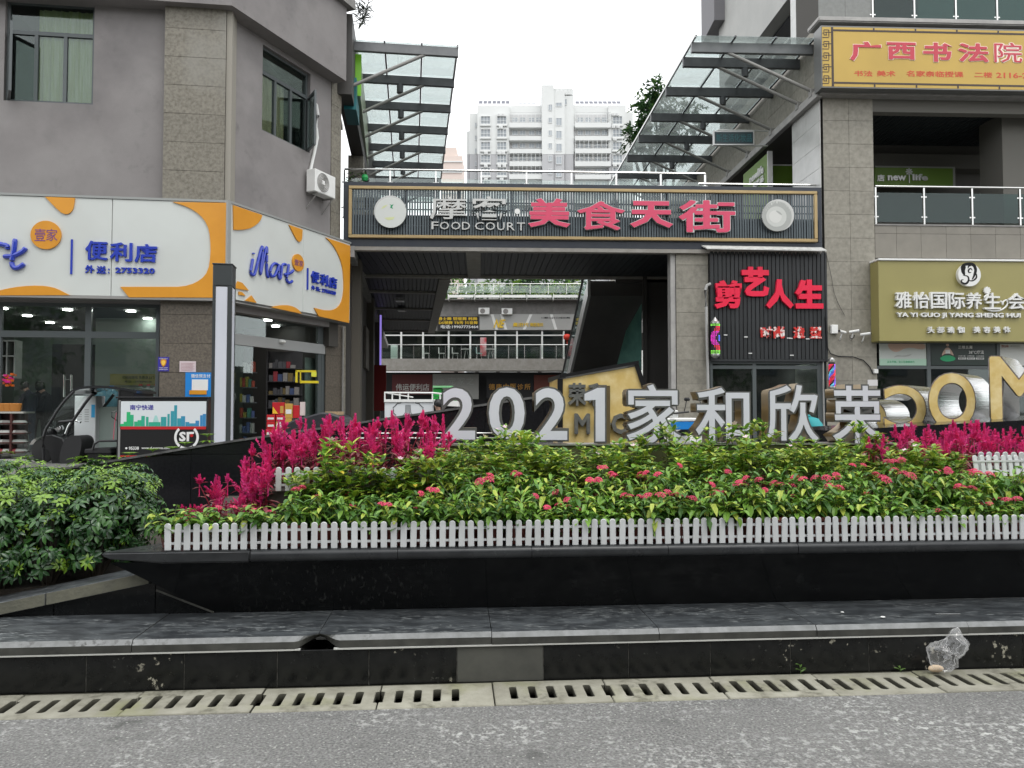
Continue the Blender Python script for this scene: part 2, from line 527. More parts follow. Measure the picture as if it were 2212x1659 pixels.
m_cover = mat('yellowish drain concrete', (.31, .30, .245), .92, c2=(.22, .21, .165), scale=7, detail=9, bump=.35, bscale=120, c3=(.20, .20, .11), scale3=2.2, lo3=.52, hi3=.72, rnd_v=.10, patch=[((.12, .115, .085), 3.5, .48, .66, 26, .45, .62)])
m_mudshade = mat('drain mud and slot shade', (.045, .043, .03), .8)  # mud of the channel, also the painted shade in the cover slots
b = MB(K); b.box(-30, 30, 3.90, 4.30, -.24, -.2).box(-30, 30, 3.90, 3.945, -.2, -.05).box(-30, 30, 4.262, 4.30, -.2, -.004)
struct(b.build('gutter_channel', m_mudshade))
def slot(cx, cy, hw, hl, n=4):
    p = []
    for k in range(n+1): an = PI*k/n; p.append((cx+hw*math.cos(an), cy+hl-hw*.55+hw*.55*math.sin(an)))
    for k in range(n+1): an = PI+PI*k/n; p.append((cx+hw*math.cos(an), cy-hl+hw*.55+hw*.55*math.sin(an)))
    return p
def cover(L, slots, half=(True, True), jit=0):
    p = L/6; hw = .0205; cy = .165; hl = .090
    out = [(0, 0), (L, 0)]
    if half[1]: out += [(L, cy-hl+.01), (L-hw, cy-hl+.012), (L-hw, cy+hl-.012), (L, cy+hl-.01)]
    out += [(L, .325), (0, .325)]
    if half[0]: out += [(0, cy+hl-.01), (hw, cy+hl-.012), (hw, cy-hl+.012), (0, cy-hl+.01)]
    return out, [slot(p*i+rnd.uniform(-.002, .002), cy+rnd.uniform(-.003, .003), hw*rnd.uniform(.93, 1.07), hl) for i in slots]
seams = [-1400, -1090, -800, -520, -245, 15, 283, 558, 820, 1068, 1316, 1556, 1785, 2010, 2232, 2450, 2660, 2870]
ss = [K.pix(p, 1495, 4.09)[0] for p in seams]
for i in range(len(ss)-1):
    L = ss[i+1]-ss[i]-.007
    if seams[i] == 820: o_, h_ = cover(L, [1, 2, 3, 4], (True, False))
    elif seams[i] == 1068: o_, h_ = cover(L, [1, 2, 3, 4, 5], (False, True))
    else: o_, h_ = cover(L, [1, 2, 3, 4, 5])
    dz = rnd.uniform(-.003, .003); s0 = ss[i]; ds = rnd.uniform(-.003, .003)
    o = plate('drain_cover', o_, h_, .05, m_cover, lambda x, y, z, s0=s0, dz=dz, ds=ds: K.w(s0+x, 3.938+y+ds, .003+dz-.025+z), bevel=.004)
    me_ = o.data; me_.materials.append(m_mudshade)
    for q in me_.polygons:
        if abs(q.normal.z) < .5:
            c_ = q.center; tt_ = (c_).dot(K.n); s_ = c_.dot(K.u)
            if 3.96 < tt_ < 4.24 and s0+.0 < s_ < s0+L: q.material_index = 1  # slot walls coloured dark to give the shade inside the slots
    if seams[i] == 820:
        tag(o, 'slotted concrete drain cover with a mortar-filled patch at its right end', 'drain cover', 'slotted drain covers along the road')
    else:
        tag(o, 'slotted concrete drain cover ' + {15: 'at the left picture edge', 283: 'second from the left picture edge', 558: 'left of the one with the mortar patch', 1068: 'just right of the mortar-patched one', 1316: 'below the fourth riser tile right of the grey tile', 1556: 'below the weed sprig', 1785: 'left of the plastic bag', 2010: 'right of the plastic bag'}.get(seams[i], 'beyond the picture edge, %d along' % (i+1)), 'drain cover', 'slotted drain covers along the road')
# small weeds in the joint at the foot of the bench
m_weed = mat('weed leaf', (.10, .19, .04), .5, trans=.2)
def sprig(name, base, h, n, m, parent=None, lw=.018, seed=1):
    rr = random.Random(seed); b = MB()
    p = Vector(base)
    b.tube([p, p+Vector((rr.uniform(-.01, .01), -.005, h))], .0015, 4)
    for i in range(n):
        z = h*(.25+.75*i/max(1, n-1)); an = i*2.4+rr.random()
        leaf(b, p+Vector((0, 0, z)), Vector((math.cos(an), math.sin(an), .5)), lw*2.2, lw, .3, 0)
    return b.build(name, m, parent)
def leaf(b, p, d, L, w, droop, m=0, up=None, fold=.25):
    """one leaf: six small faces, folded along the midrib and bent down"""
    d = Vector(d).normalized(); up = up or Vector((0, 0, 1))
    sd = d.cross(up)
    if sd.length < 1e-3: sd = Vector((1, 0, 0))
    sd.normalize(); n = sd.cross(d).normalized()
    a = p; c = p + d*L*.45 + n*(-droop*.10*L); e = p + d*L*.98 + n*(-droop*.42*L)
    q = len(b.v)
    c1 = p + d*L*.28 + n*(-droop*.03*L)
    c2 = p + d*L*.68 + n*(-droop*.22*L)
    f = n*w*fold
    b.v += [a, c1+sd*w*.42+f, c1-sd*w*.42+f, c1, c2+sd*w*.40+f, c2-sd*w*.40+f, c2, e]
    b.f += [(q, q+3, q+1), (q, q+2, q+3), (q+3, q+6, q+4, q+1), (q+2, q+5, q+6, q+3), (q+6, q+7, q+4), (q+5, q+7, q+6)]
    b.m += [m]*6
for px, hh, n, lb in ((1730, .05, 5, 'small weed sprig growing at the foot of the stone bench'), (1945, .02, 4, 'tiny weed in the joint left of the plastic bag')):
    p = K.w(Ks(px, 4.262, 1460), 4.262, .0)
    tag(sprig('weed', p, hh, n, m_weed, seed=px), lb, 'weed')

# ------------------------------------------------------------------ black stone bench
m_gran = mat('polished black granite', (.005, .0055, .006), .13, spec=.28, c2=(.008, .0085, .009), scale=30, rvar=.04, c3=(.03, .031, .03), scale3=5, lo3=.60, hi3=.85)
m_granr = mat('riser black granite', (.007, .0075, .0075), .22, spec=.3, c2=(.013, .0135, .013), scale=14, rvar=.06, patch=[((.34, .32, .26), 1.7, .57, .60, 17, .60, .63), ((.10, .10, .09), 2.5, .5, .7, 40, .62, .68)])
m_grant = mat('worn granite seat', (.026, .029, .032), .42, spec=.4, c2=(.075, .083, .088), scale=6, detail=10, stretch=(1, 2.6, 1), lo=.40, hi=.68, rvar=.12, patch=[((.17, .18, .18), 2.2, .42, .62, 15, .52, .62), ((.30, .31, .30), 3, .5, .6, 30, .64, .68)])
m_chamf = mat('unpolished granite chamfer', (.25, .255, .255), .7, c2=(.17, .175, .172), scale=12, patch=[((.07, .07, .065), 2, .5, .65, 30, .5, .62)])
m_edge = mat('granite slab edge', (.062, .062, .054), .6, c2=(.025, .025, .022), scale=7, detail=9)
m_caulk = mat('pale caulk', (.5, .5, .47), .7)
m_tilegr = mat('grey replacement tile', (.085, .085, .075), .45, c2=(.06, .06, .055), scale=6)
bench = thing('stone_bench', 'low black granite bench running along the drain below the planter', 'bench', K.w(0, 4.3, 0))
NX_ = K.pix(683, 1366, 4.24)[0]
core = MB(K); core.box(-9, NX_-.10, 4.286, 4.80, 0, .197).box(NX_+.10, 9, 4.286, 4.80, 0, .197).box(NX_-.10, NX_+.10, 4.286, 4.80, 0, .10).build('core', mat('pale joint filler', (.16, .155, .14), .8, c2=(.05, .05, .045), scale=30), bench)
MB(K).box(-9, NX_-.12, 4.30, 4.805, .198, .207).box(NX_+.12, 9, 4.30, 4.805, .198, .207).build('seat_bed', m_joint, bench)
rs = [-700, -460, -230, -20, 186, 398, 599, 797, 987, 1174, 1358, 1535, 1708, 1878, 2046, 2210, 2370, 2530, 2690]
rs = [K.pix(p, 1430, 4.28)[0] for p in rs]
for i in range(len(rs)-1):
    m = m_tilegr if i == 8 else m_granr
    o = MB(K).box(rs[i]+.0025, rs[i+1]-.0025, 4.28+rnd.uniform(-.001, .001), 4.2855, .002, .196).build('riser_tile', m, bench, bevel=.0015)
    if i == 8: o['label'] = 'lighter grey riser tile, a replacement'
MB(K).box(-8, NX_-.09, 4.2655, 4.285, .199, .2065).box(NX_+.09, 8, 4.2655, 4.285, .199, .2065).build('caulk_line', m_caulk, bench)
sl_ = [-560, -150, 280, 683, 1063, 1427, 1770, 2100, 2420, 2740]
sl_ = [K.pix(p, 1366, 4.24)[0] for p in sl_]
notch = sl_[3]
for i in range(len(sl_)-1):
    a, c = sl_[i]+.002, sl_[i+1]-.002
    dt = rnd.uniform(-.006, .006); dz = rnd.uniform(-.002, .002)
    ps = [a+(c-a)*k/40 for k in range(41)]
    b = MB(K)
    for k, s in enumerate(ps):
        cut = 0
        dn = (s-notch)
        if -.11 < dn < .10:
            cut = (1-abs(dn)/.11)*.085 + .012*noise.noise(Vector((s*60, 0, 0)))
            cut = max(0, cut)
        topc = max(0, cut-.045)*.9
        rg = .0012*noise.noise(Vector((s*25, 3, 0)))
        zc = .246
        b.add([(s, 4.81, .2075), (s, 4.81, .272+dz), (s, 4.288+dt*.5+topc, .272+dz), (s, 4.269+dt*.5+rg+cut*.8, zc+dz+min(cut*.3, .018)), (s, 4.268+dt*.5+cut*1.25, .209+min(cut*.5, .034)), ], [])
    for k in range(40):
        q = k*5
        for j, mm in ((0, 0), (1, 0), (2, 1), (3, 2), (4, 2)):
            j2 = (j+1) % 5
            b.f.append((q+j, q+5+j, q+5+j2, q+j2)); b.m.append(mm)
    b.f.append((4, 3, 2, 1, 0)); b.m.append(2)
    b.f.append((200, 201, 202, 203, 204)); b.m.append(2)
    b.f = [f[::-1] for f in b.f]
    o = b.build('seat_slab', [m_grant, m_chamf, m_edge], bench)
    if i == 2: o['label'] = 'seat slab with its front corner broken off'
# litter on the bench
def pebble(px, py, r, name, lb, m=m_white):
    p = atz(px, py, .274)
    o = MB().ball(p+Vector((0, 0, r*.5)), r, 8, sq=(1.4, 1, .5)).build(name, m)
    tag(o, lb, 'litter')
pebble((2968+655*.452)/1.794, (2150+497*.452)/1.794, .008, 'paper_scrap', 'tiny white scrap on the bench, the left one of two')
pebble((2968+1003*.452)/1.794, (2150+541*.452)/1.794, .011, 'paper_scrap', 'white crumpled scrap at the front edge of the bench')
p0 = atz((2968+1560*.452)/1.794, (2150+508*.452)/1.794, .274)
tag(MB().box(p0.x-.075, p0.x+.075, p0.y-.006, p0.y+.006, .2735, .276, raw=True).build('white_stick', m_chamf), 'flat white strip lying on the bench at the right', 'litter')

# ------------------------------------------------------------------ boat-shaped planter
m_plant = mat('planter black granite', (.0045, .005, .0055), .12, spec=.25, c2=(.007, .0075, .008), scale=12, rvar=.04, patch=[((.045, .047, .046), 1.5, .5, .7, 9, .6, .8), ((.08, .08, .078), 1.2, .60, .75, 20, .66, .74)])
def streaked():
    m = m_plant.copy(); m.name = 'streaked planter granite'
    N = m.node_tree.nodes; L = m.node_tree.links; P = N['Principled BSDF']
    g = N.new('ShaderNodeNewGeometry'); mp = N.new('ShaderNodeMapping'); mp.inputs['Scale'].default_value = (46, 46, .45)
    L.new(g.outputs['Position'], mp.inputs[0])
    n = N.new('ShaderNodeTexNoise'); n.inputs['Scale'].default_value = 1; n.inputs['Detail'].default_value = 3; L.new(mp.outputs[0], n.inputs['Vector'])
    r = N.new('ShaderNodeMapRange'); r.inputs[1].default_value = .60; r.inputs[2].default_value = .74; L.new(n.outputs[0], r.inputs[0])
    sx_ = N.new('ShaderNodeSeparateXYZ'); L.new(g.outputs['Position'], sx_.inputs[0]); ad_ = N.new('ShaderNodeMath'); ad_.operation = 'ADD'; ad_.inputs[1].default_value = 1.05; L.new(sx_.outputs[0], ad_.inputs[0]); n2 = N.new('ShaderNodeMath'); n2.operation = 'ABSOLUTE'; L.new(ad_.outputs[0], n2.inputs[0])
    r2 = N.new('ShaderNodeMapRange'); r2.inputs[1].default_value = .75; r2.inputs[2].default_value = .25; r2.inputs[4].default_value = .9; L.new(n2.outputs[0], r2.inputs[0])
    mu = N.new('ShaderNodeMath'); mu.operation = 'MULTIPLY'; L.new(r.outputs[0], mu.inputs[0]); L.new(r2.outputs[0], mu.inputs[1])
    x = N.new('ShaderNodeMix'); x.data_type = 'RGBA'; L.new(mu.outputs[0], x.inputs[0])
    lk = P.inputs['Base Color'].links[0].from_socket; L.new(lk, x.inputs[6]); x.inputs[7].default_value = (.045, .046, .044, 1)
    L.new(x.outputs[2], P.inputs['Base Color'])
    return m
m_streak = streaked()
m_soil = mat('dark potting soil', (.022, .017, .012), .95, c2=(.05, .04, .03), scale=30, bump=.6, bscale=80)
planter = thing('stone_planter', 'large black granite planter shaped like a boat hull, full of flowers', 'planter', K.w(0, 4.8, .27))
sT = K.pix(218, 1200, 4.61)[0]; sB = K.pix(462, 1333, 4.81)[0]
top = [(sT+.035, 4.655), (-1.83, 4.86), (-1.78, 5.0), (-2.2, 7.3), (5.6, 7.3), (5.6, 4.70)]
bot = [(sB, 4.815), (sB+.16, 5.0), (sB+.2, 5.1), (sB, 7.1), (5.5, 7.1), (5.5, 4.815)]
b = MB(K)
b.add([(x, y, .27) for x, y in bot]+[(x, y, .612) for x, y in top], [tuple(range(5, -1, -1)), tuple(range(6, 12))]+[(i, (i+1) % 6, (i+1) % 6+6, i+6) for i in range(6)])
b.f = [f[::-1] for f in b.f]
b.build('hull', m_streak, planter)
# pale mortar line under the bow
d0 = K.w(sB, 4.806, .275); d1 = K.w(K.pix(338, 1266, 4.75)[0], 4.742, .43)
MB().tube([d0, d1], .006, 5).build('mortar_line', MATS['granite slab edge'], planter)
m_lip = mat('honed granite lip', (.018, .019, .021), .30, spec=.4, c2=(.032, .034, .036), scale=6, detail=7, rvar=.08, patch=[((.10, .10, .098), 2, .5, .7, 14, .58, .7)])
ls = [K.pix(p, 1195, 4.6)[0] for p in (541, 859, 1149, 1444, 1725, 2004, 2290, 2600)]
def nose(s0, s1, t0):
    pr = [(5.05, .613), (5.05, .682), (t0+.03, .682), (t0+.014, .678), (t0+.004, .668), (t0, .654), (t0, .636), (t0+.005, .622), (t0+.014, .614), (t0+.03, .613)]
    n = len(pr); b = MB(K)
    b.add([(s0, t, z) for t, z in pr]+[(s1, t, z) for t, z in pr], [tuple(range(n)), tuple(range(2*n-1, n-1, -1))]+[(i, i+n, (i+1) % n+n, (i+1) % n) for i in range(n)])
    return b
b = MB(K); b.prismz([(sT-.01, 4.625), (sT+.05, 4.602), (sT+.35, 4.6), (ls[0]-.002, 4.6), (ls[0]-.002, 5.05), (-1.79, 5.02), (-1.84, 4.87)], .613, .682)
_tip = K.w(sT-.01, 4.625, 0); _tip2 = K.w(sT+.05, 4.602, 0)
for v in b.v:
    if (v.xy-_tip.xy).length < .002: v.z += .046 if v.z < .65 else -.004
    elif (v.xy-_tip2.xy).length < .002 and v.z < .65: v.z += .022
b.build('bow_slab', m_lip, planter, bevel=.010, seg=3, smooth=True)
for i in range(len(ls)-1):
    nose(ls[i]+.0015, ls[i+1]-.0015, 4.6+rnd.uniform(-.002, .002)).build('lip_slab', m_lip, planter, smooth=True)
bed = MB(K); bed.prismz([(-1.79, 5.0), (5.5, 5.0), (5.5, 7.2), (-2.12, 7.2)], .60, .72)
stuff(tag(bed.build('bed_soil', m_soil), 'dark soil filling the planter', 'soil'))
m_step = mat('planting step brick', (.05, .045, .037), .9, c2=(.03, .027, .022), scale=10)
step = MB(K); step.box(-1.25, 5.4, 5.0, 5.9, .7, .84).box(-1.3, -.05, 5.16, 6.0, .7, .97).box(3.55, 5.4, 5.5, 6.6, .7, .93)
tag(step.build('planting_step', m_step), 'stepped dark base carrying the upper rows of flower pots', 'planting step')

# ------------------------------------------------------------------ sloped low wall at the left with its coping
lw = thing('low_wall', 'low black granite wall with a grey coping slab rising towards the planter', 'wall', K.w(-2.4, 4.82, .27))
zs = [(K.pix(p, q, 4.80)) for p, q in ((-330, 1398), (0, 1329), (320, 1262), (500, 1224))]
sx = [zs[0][0], K.pix(114, 1330, 4.8)[0], K.pix(334, 1300, 4.8)[0], zs[3][0]]
zz = lambda s: zs[1][1]+(zs[2][1]-zs[1][1])*(s-zs[1][0])/(zs[2][0]-zs[1][0])
for i in range(3):
    b = MB(K); a, c = sx[i]+.003, sx[i+1]-.003
    b.prism([(a, .1), (c, .1), (c, zz(c)), (a, zz(a))], 4.81, 4.86); b.build('granite_panel', m_gran, lw)
MB(K).prism([(sx[0], .1), (sx[3], .1), (sx[3], zz(sx[3])-.01), (sx[0], zz(sx[0])-.01)], 4.862, 5.08).build('core', m_joint, lw)
cs = [zs[0][0], K.pix(97, 1310, 4.77)[0], K.pix(322, 1255, 4.77)[0]]
m_cop = mat('mossy coping stone', (.105, .105, .082), .75, c2=(.16, .155, .115), scale=6, detail=9, bump=.2, bscale=60)
for i in range(2):
    b = MB(K); a, c = cs[i]+.002, cs[i+1]-.002
    p = [(a, 4.775, zz(a)+.004), (c, 4.775, zz(c)+.004), (c, 5.10, zz(c)+.004), (a, 5.10, zz(a)+.004), (a, 4.775, zz(a)+.078), (c, 4.775, zz(c)+.078), (c, 5.10, zz(c)+.078), (a, 5.10, zz(a)+.078)]
    b.hexa(p)
    b.m = [1, 1, 0, 1, 0, 1]
    b.build('coping_slab', [m_grant, m_cop], lw, bevel=.003)
hs = MB(K); hs.prism([(-8, .1), (-1.9, .1), (-1.9, .42), (-8, .1)], 5.1, 7.6)
stuff(tag(hs.build('hedge_soil', m_soil), 'soil of the hedge bed behind the low wall', 'soil'))

# ------------------------------------------------------------------ tall black granite wall with a rising top
YB = 7.8
BW = Fr(0, YB, 0)
bw = thing('granite_wall', 'black polished granite wall whose top edge rises behind the flowers', 'wall', (-2.5, YB, .4))
wp = [BW.pix(p, q) for p, q in ((60, 1026), (180, 1008), (450, 963), (793, 913), (1050, 876), (1195, 855))]
def wtop(x):
    for (x0, z0), (x1, z1) in zip(wp, wp[1:]):
        if x <= x1: return z0+(z1-z0)*(x-x0)/(x1-x0)
    return wp[-1][1]
vs = [wp[0][0]] + [BW.s(p) for p in (159, 286, 414, 541, 668, 795, 922, 1049, 1176)] + [wp[-1][0]]
zr = [.1, BW.z(600, 1105), BW.z(600, 981), 3]
m_granw = mat('wall black granite', (.008, .008, .0095), .14, spec=.3, c2=(.013, .013, .015), scale=40, rnd_v=.15)
for i in range(len(vs)-1):
    a, c = vs[i]+.002, vs[i+1]-.002
    for j in range(3):
        z0, z1 = zr[j]+.002, zr[j+1]-.002
        ta, tc = min(z1, wtop(a)), min(z1, wtop(c))
        if max(ta, tc) <= z0+.01: continue
        poly = [(a, z0), (c, z0), (c, max(tc, z0)), (a, max(ta, z0))]
        if ta < z0: poly = [(a+(c-a)*(z0-wtop(a))/(wtop(c)-wtop(a)), z0), (c, z0), (c, tc)]
        MB(BW).prism(poly, 0, .03).build('granite_panel', m_granw, bw)
MB(BW).prism([(wp[0][0], .1), (wp[-1][0], .1)]+[(x, z-.006) for x, z in wp[::-1]], .031, .24).build('core', m_joint, bw)
b = MB(BW)
for (x0, z0), (x1, z1) in zip(wp, wp[1:]):
    b.hexa([(x0, -.012, z0), (x1, -.012, z1), (x1, .25, z1), (x0, .25, z0), (x0, -.012, z0+.022), (x1, -.012, z1+.022), (x1, .25, z1+.022), (x0, .25, z0+.022)])
b.build('coping', mat('pale stone edge', (.16, .16, .155), .5, c2=(.06, .06, .06), scale=9), bw)
# right-hand wall carrying the mirror letters
RW = Fr(0, 8.7, 2)
rwt = [RW.pix(1790, 930), RW.pix(2300, 903)]
b = MB(RW); b.prism([(rwt[0][0], .1), (8.5, .1), (8.5, rwt[0][1]+(rwt[1][1]-rwt[0][1])*(8.5-rwt[0][0])/(rwt[1][0]-rwt[0][0])), rwt[0]], 0, 1.3)
tag(b.build('granite_plinth', m_granw), 'black granite plinth under the yellow-backed chrome letters', 'plinth')
# plaza
m_plaza = mat('grey plaza paving', (.17, .168, .16), .7, c2=(.12, .12, .115), scale=1.2, detail=9, bump=.1)
b = MB(); b.box(-60, 60, 8.05, 220, -.55, .45, raw=True)
struct(b.build('plaza', m_plaza))
b = MB(); 
m_pv = mat('plaza slab', (.20, .197, .185), .65, c2=(.14, .138, .13), scale=2.5, rnd_v=.1)
struct(MB().box(-60, -5.6, 7.6, 8.05, -.55, .45, raw=True).build('plaza_edge', m_conc_lt))

# ------------------------------------------------------------------ white letters 2021 and stand
ls_root = thing('letter_sign', 'row of big white-faced metal letters reading 2021 with four Chinese characters', 'letter sign', K.w(1.2, 6.1, 1.24))
m_lface = mat('milky white letter face', (.66, .665, .73), .35, c2=(.61, .615, .68), scale=2)
m_lrim = mat('grey letter rim', (.10, .10, .097), .5, metal=.1)
m_lside = mat('bronze letter side', (.30, .22, .12), .32, metal=.75, c2=(.24, .18, .10), scale=6)
LB = [('2', 952, 834.7, 1030, 953), ('0', 1052.6, 833, 1137, 951.5), ('2', 1152, 834.7, 1229, 954), ('1', 1259, 834.5, 1310, 957),
      ('家', 1350, 827, 1474, 960), ('和', 1499, 834, 1623, 960), ('欣', 1652, 828, 1772, 960), ('荣', 1795, 830, 1910, 960)]
TL = 6.0
def digit_one(x0, y0, x1, y1, t, m, parent, d, inset, name):
    W_, H_ = x1-x0, y1-y0; i = inset
    P = [(x1-i, y0+i), (x1-i, y1-i), (x0+.47*W_+i, y1-i), (x0+.47*W_+i, y0+.24*H_), (x0+i, y0+.27*H_-i*.6), (x0+i, y0+.11*H_+i*.9), (x0+.62*W_, y0+i)]
    return MB(K).prism(px_poly(K, P, t), t-d, t).build(name, m, parent)
for ch, x0, y0, x1, y1 in LB:
    cj = ord(ch) > 200
    if ch == '1':
        o = digit_one(x0, y0, x1, y1, TL+.15, m_lside, ls_root, .15, 0, 'letter')
        digit_one(x0, y0, x1, y1, TL-.0005, m_lrim, o, .006, 0, 'rim'); digit_one(x0, y0, x1, y1, TL-.007, m_lface, o, .004, 3.4, 'face')
        continue
    o = text(ch, K, x0, y0, x1, y1, TL+.15, m_lside, ls_root, d=.15, off=.044 if cj else .05, name='letter', res=4)
    # narrow raised rim and the milky face set in front
    text(ch, K, x0, y0, x1, y1, TL-.0005, m_lrim, o, d=.006, off=.044 if cj else .05, name='rim', res=4)
    ix = 3.2 if cj else 3.6
    text(ch, K, x0+ix, y0+ix, x1-ix, y1-ix, TL-.007, m_lface, o, d=.004, off=.012 if cj else .016, name='face', res=4)
MB(K).box(Ks(948, 6, 962), Ks(1936, 6, 962), 5.93, 6.22, 1.228, 1.238).build('base_plate', m_steelb, ls_root)
m_olive = mat('olive glossy stand', (.12, .125, .055), .25, c2=(.08, .085, .04), scale=3, coat=.3)
es = steps(Ks(948, 6, 962), Ks(1936, 6, 962), 6)
for i in range(6):
    MB(K).box(es[i]+.003, es[i+1]-.003, 5.95, 6.2, .70, 1.226).build('stand_panel', m_olive, ls_root)
# thin rails behind the letters
b = MB(K)
for z in (1.275, 1.315): b.tube([K.w(Ks(740, 6.1, 950), 6.3, z), K.w(Ks(1200, 6.1, 950), 6.3, z)], .007, 6)
tag(b.build('light_rail', m_steelb), 'pair of thin steel rails low behind the first white letters', 'rail')

# ------------------------------------------------------------------ yellow box sign
YS = Fr(0, 8.4, 0)
m_yel = mat('yellow onyx acrylic', (.68, .50, .18), .35, c2=(.80, .65, .33), scale=5, detail=9, lo=.42, hi=.66, c3=(.62, .42, .12), scale3=3.0, lo3=.5, hi3=.8)
ysn = thing('box_sign', 'yellow box sign with black edges and a slanting top behind the white numbers', 'sign', YS.w(1.1, .2, .45))
fp = px_poly(YS, [(1216, 819), (1376, 791), (1436, 962), (1440, 985), (1216, 985)], 0)
MB(YS).prism(fp, 0, .05).build('front_face', m_yel, ysn)
sp = px_poly(YS, [(1214, 816), (1379, 786), (1446, 990), (1214, 990)], 0)
lb_ = YS.pix(1187, 826, .55)
zl = YS.z(1214, 816)
b = MB(YS); b.add([(fp[0][0]-.06, .02, .5), (fp[0][0]-.06, .02, fp[0][1]), (lb_[0], .55, lb_[1]), (lb_[0], .55, .5)], [(0, 1, 2, 3), (3, 2, 1, 0)])
b.build('side_face', m_yel, ysn)
edge = lambda b, p, q, r: b.hexa([(p[0], -.03, p[1]), (q[0], -.03, q[1]), (q[0], .6, q[1]), (p[0], .6, p[1]), (p[0], -.03, p[1]+r), (q[0], -.03, q[1]+r), (q[0], .6, q[1]+r), (p[0], .6, p[1]+r)])
b = MB(YS); edge(b, (sp[0][0]-.03, sp[0][1]-.005), sp[1], .035)
b.hexa([(lb_[0]-.02, .5, lb_[1]), (fp[0][0]-.03, -.03, fp[0][1]+.01), (fp[0][0]+.03, .0, fp[0][1]+.01), (lb_[0]+.03, .6, lb_[1]), (lb_[0]-.02, .5, lb_[1]+.05), (fp[0][0]-.03, -.03, fp[0][1]+.05), (fp[0][0]+.03, .0, fp[0][1]+.05), (lb_[0]+.03, .6, lb_[1]+.05)])
b.build('top_edge', m_black, ysn)
b = MB(YS); b.box(fp[0][0]-.06, fp[0][0]-.003, -.012, .04, .45, fp[0][1]+.005); b.build('corner_post', m_black, ysn)
b = MB(YS); b.hexa([(sp[2][0]-.05, -.02, sp[2][1]), (sp[2][0]+.02, -.02, sp[2][1]), (sp[2][0]+.02, .5, sp[2][1]), (sp[2][0]-.05, .5, sp[2][1]), (sp[1][0]-.05, -.02, sp[1][1]), (sp[1][0], -.02, sp[1][1]), (sp[1][0], .5, sp[1][1]), (sp[1][0]-.05, .5, sp[1][1])])
b.build('side_edge', m_black, ysn)
m_gltr = mat('weathered grey letter', (.10, .105, .10), .5, c2=(.16, .16, .14), scale=20)
text('荣', YS, 1227, 827, 1267, 877, -.003, m_gltr, ysn, d=.05, off=.03, name='letter')
text('和', YS, 1271, 827, 1311, 877, -.003, m_gltr, ysn, d=.05, off=.03, name='letter')
for ch, a, c in (('M', 1241, 1275), ('O', 1286, 1320), ('C', 1321, 1354), ('O', 1358, 1394)):
    text(ch, YS, a, 893, c, 938, -.003, m_gltr, ysn, d=.05, off=.035, name='letter')

# ------------------------------------------------------------------ chrome letters seen from behind
m_chrome = mat('ribbed chrome', (.52, .52, .51), .14, metal=1, bump=.25, bscale=1, stretch=(.3, .3, 60))
m_crust = mat('weathered letter edge', (.13, .07, .06), .5, c2=(.25, .24, .23), scale=14, metal=.3)
mo = thing('mirror_letters', 'row of large chrome-sided letters with yellow backs, reading MOCO from the far side', 'letter sign', (6.2, 9.2, 1.3))
MF = Fr(0, 9.2, 3)
def back_letter(ch, x0, y0, x1, y1, t, off=.03, depth=.75):
    o = text(ch, MF, x0, y0, x1, y1, t+.012, m_chrome, mo, d=.01, off=off, name='letter', mirror=True, push=(depth*.95, depth*.9, 0), res=6)
    text(ch, MF, x0, y0, x1, y1, t-.003, m_crust, o, d=.012, off=off, name='edge_trim', mirror=True, res=6)
    text(ch, MF, x0+2.0, y0+2.0, x1-2.0, y1-1.2, t-.018, m_yel, o, d=.006, off=off-.012, name='back_face', mirror=True, res=6)
back_letter('M', 2136, 768, 2268, 908, .0)
back_letter('O', 2004, 804, 2110, 928, .15)
back_letter('C', 1908, 831, 2003, 934, .35)
back_letter('O', 1826, 862, 1916, 940, .6)
# ------------------------------------------------------------------ white picket fences
m_pick = mat('white plastic picket', (.60, .615, .62), .42, c2=(.53, .54, .54), scale=5, rnd_v=.03, c3=(.40, .38, .33), scale3=26, lo3=.68, hi3=.8)
PW, PH, PT = .037, .158, .011
pp = [(-PW/2, 0), (PW/2, 0), (PW/2, PH-PW*.42)] + [(PW/2*math.cos(PI*k/8), PH-PW*.42+PW*.42*math.sin(PI*k/8)) for k in range(1, 8)] + [(-PW/2, PH-PW*.42)]
picket_me = MB().prism(pp, -PT/2, PT/2).mesh('picket', m_pick, bevel=.0032)
def fence(fr, sa, sb, t, z, n, label, group, tilt=0.0):
    r = thing('picket_fence', label, 'fence', fr.w((sa+sb)/2, t, z), group)
    for i in range(n):
        s = sa+(sb-sa)*(i+.5)/n
        o = link('picket', picket_me, r, fr.w(s, t+rnd.uniform(-.001, .001), z) - r.location, fr.a+rnd.uniform(-.03, .03))
        o.rotation_euler = (rnd.uniform(-.03, .03)+tilt, rnd.uniform(-.03, .03), fr.a+rnd.uniform(-.03, .03))
    for zz_ in (.040, .112):
        MB(fr).box(sa+.003, sb-.003, t+PT/2-.001, t+PT/2+.006, z+zz_-.007, z+zz_+.007).build('rail', m_pick, r)
    return r
fs = [K.pix(p, 1185, 4.635)[0] for p in (352, 537, 733, 924.5, 1110, 1294, 1473, 1647.5, 1816, 1983, 2146, 2308)]
nth = ['leftmost panel of the white picket fence on the planter lip', 'second panel from the left of the white picket fence on the planter lip', 'third panel from the left of the white picket fence on the planter lip',
       'fourth panel from the left of the front white picket fence', 'fifth panel from the left of the front white picket fence', 'sixth panel from the left of the front white picket fence',
       'front white picket fence panel below the second large white character', 'front white picket fence panel below the third large white character', 'front white picket fence panel below the last white character',
       'front white picket fence panel just right of the white characters', 'rightmost panel of the front white picket fence, cut by the picture edge']
for i in range(len(fs)-1):
    fence(K, fs[i]+.001, fs[i+1]-.001, 4.635, .682, 9, nth[i], 'white picket fence panels')
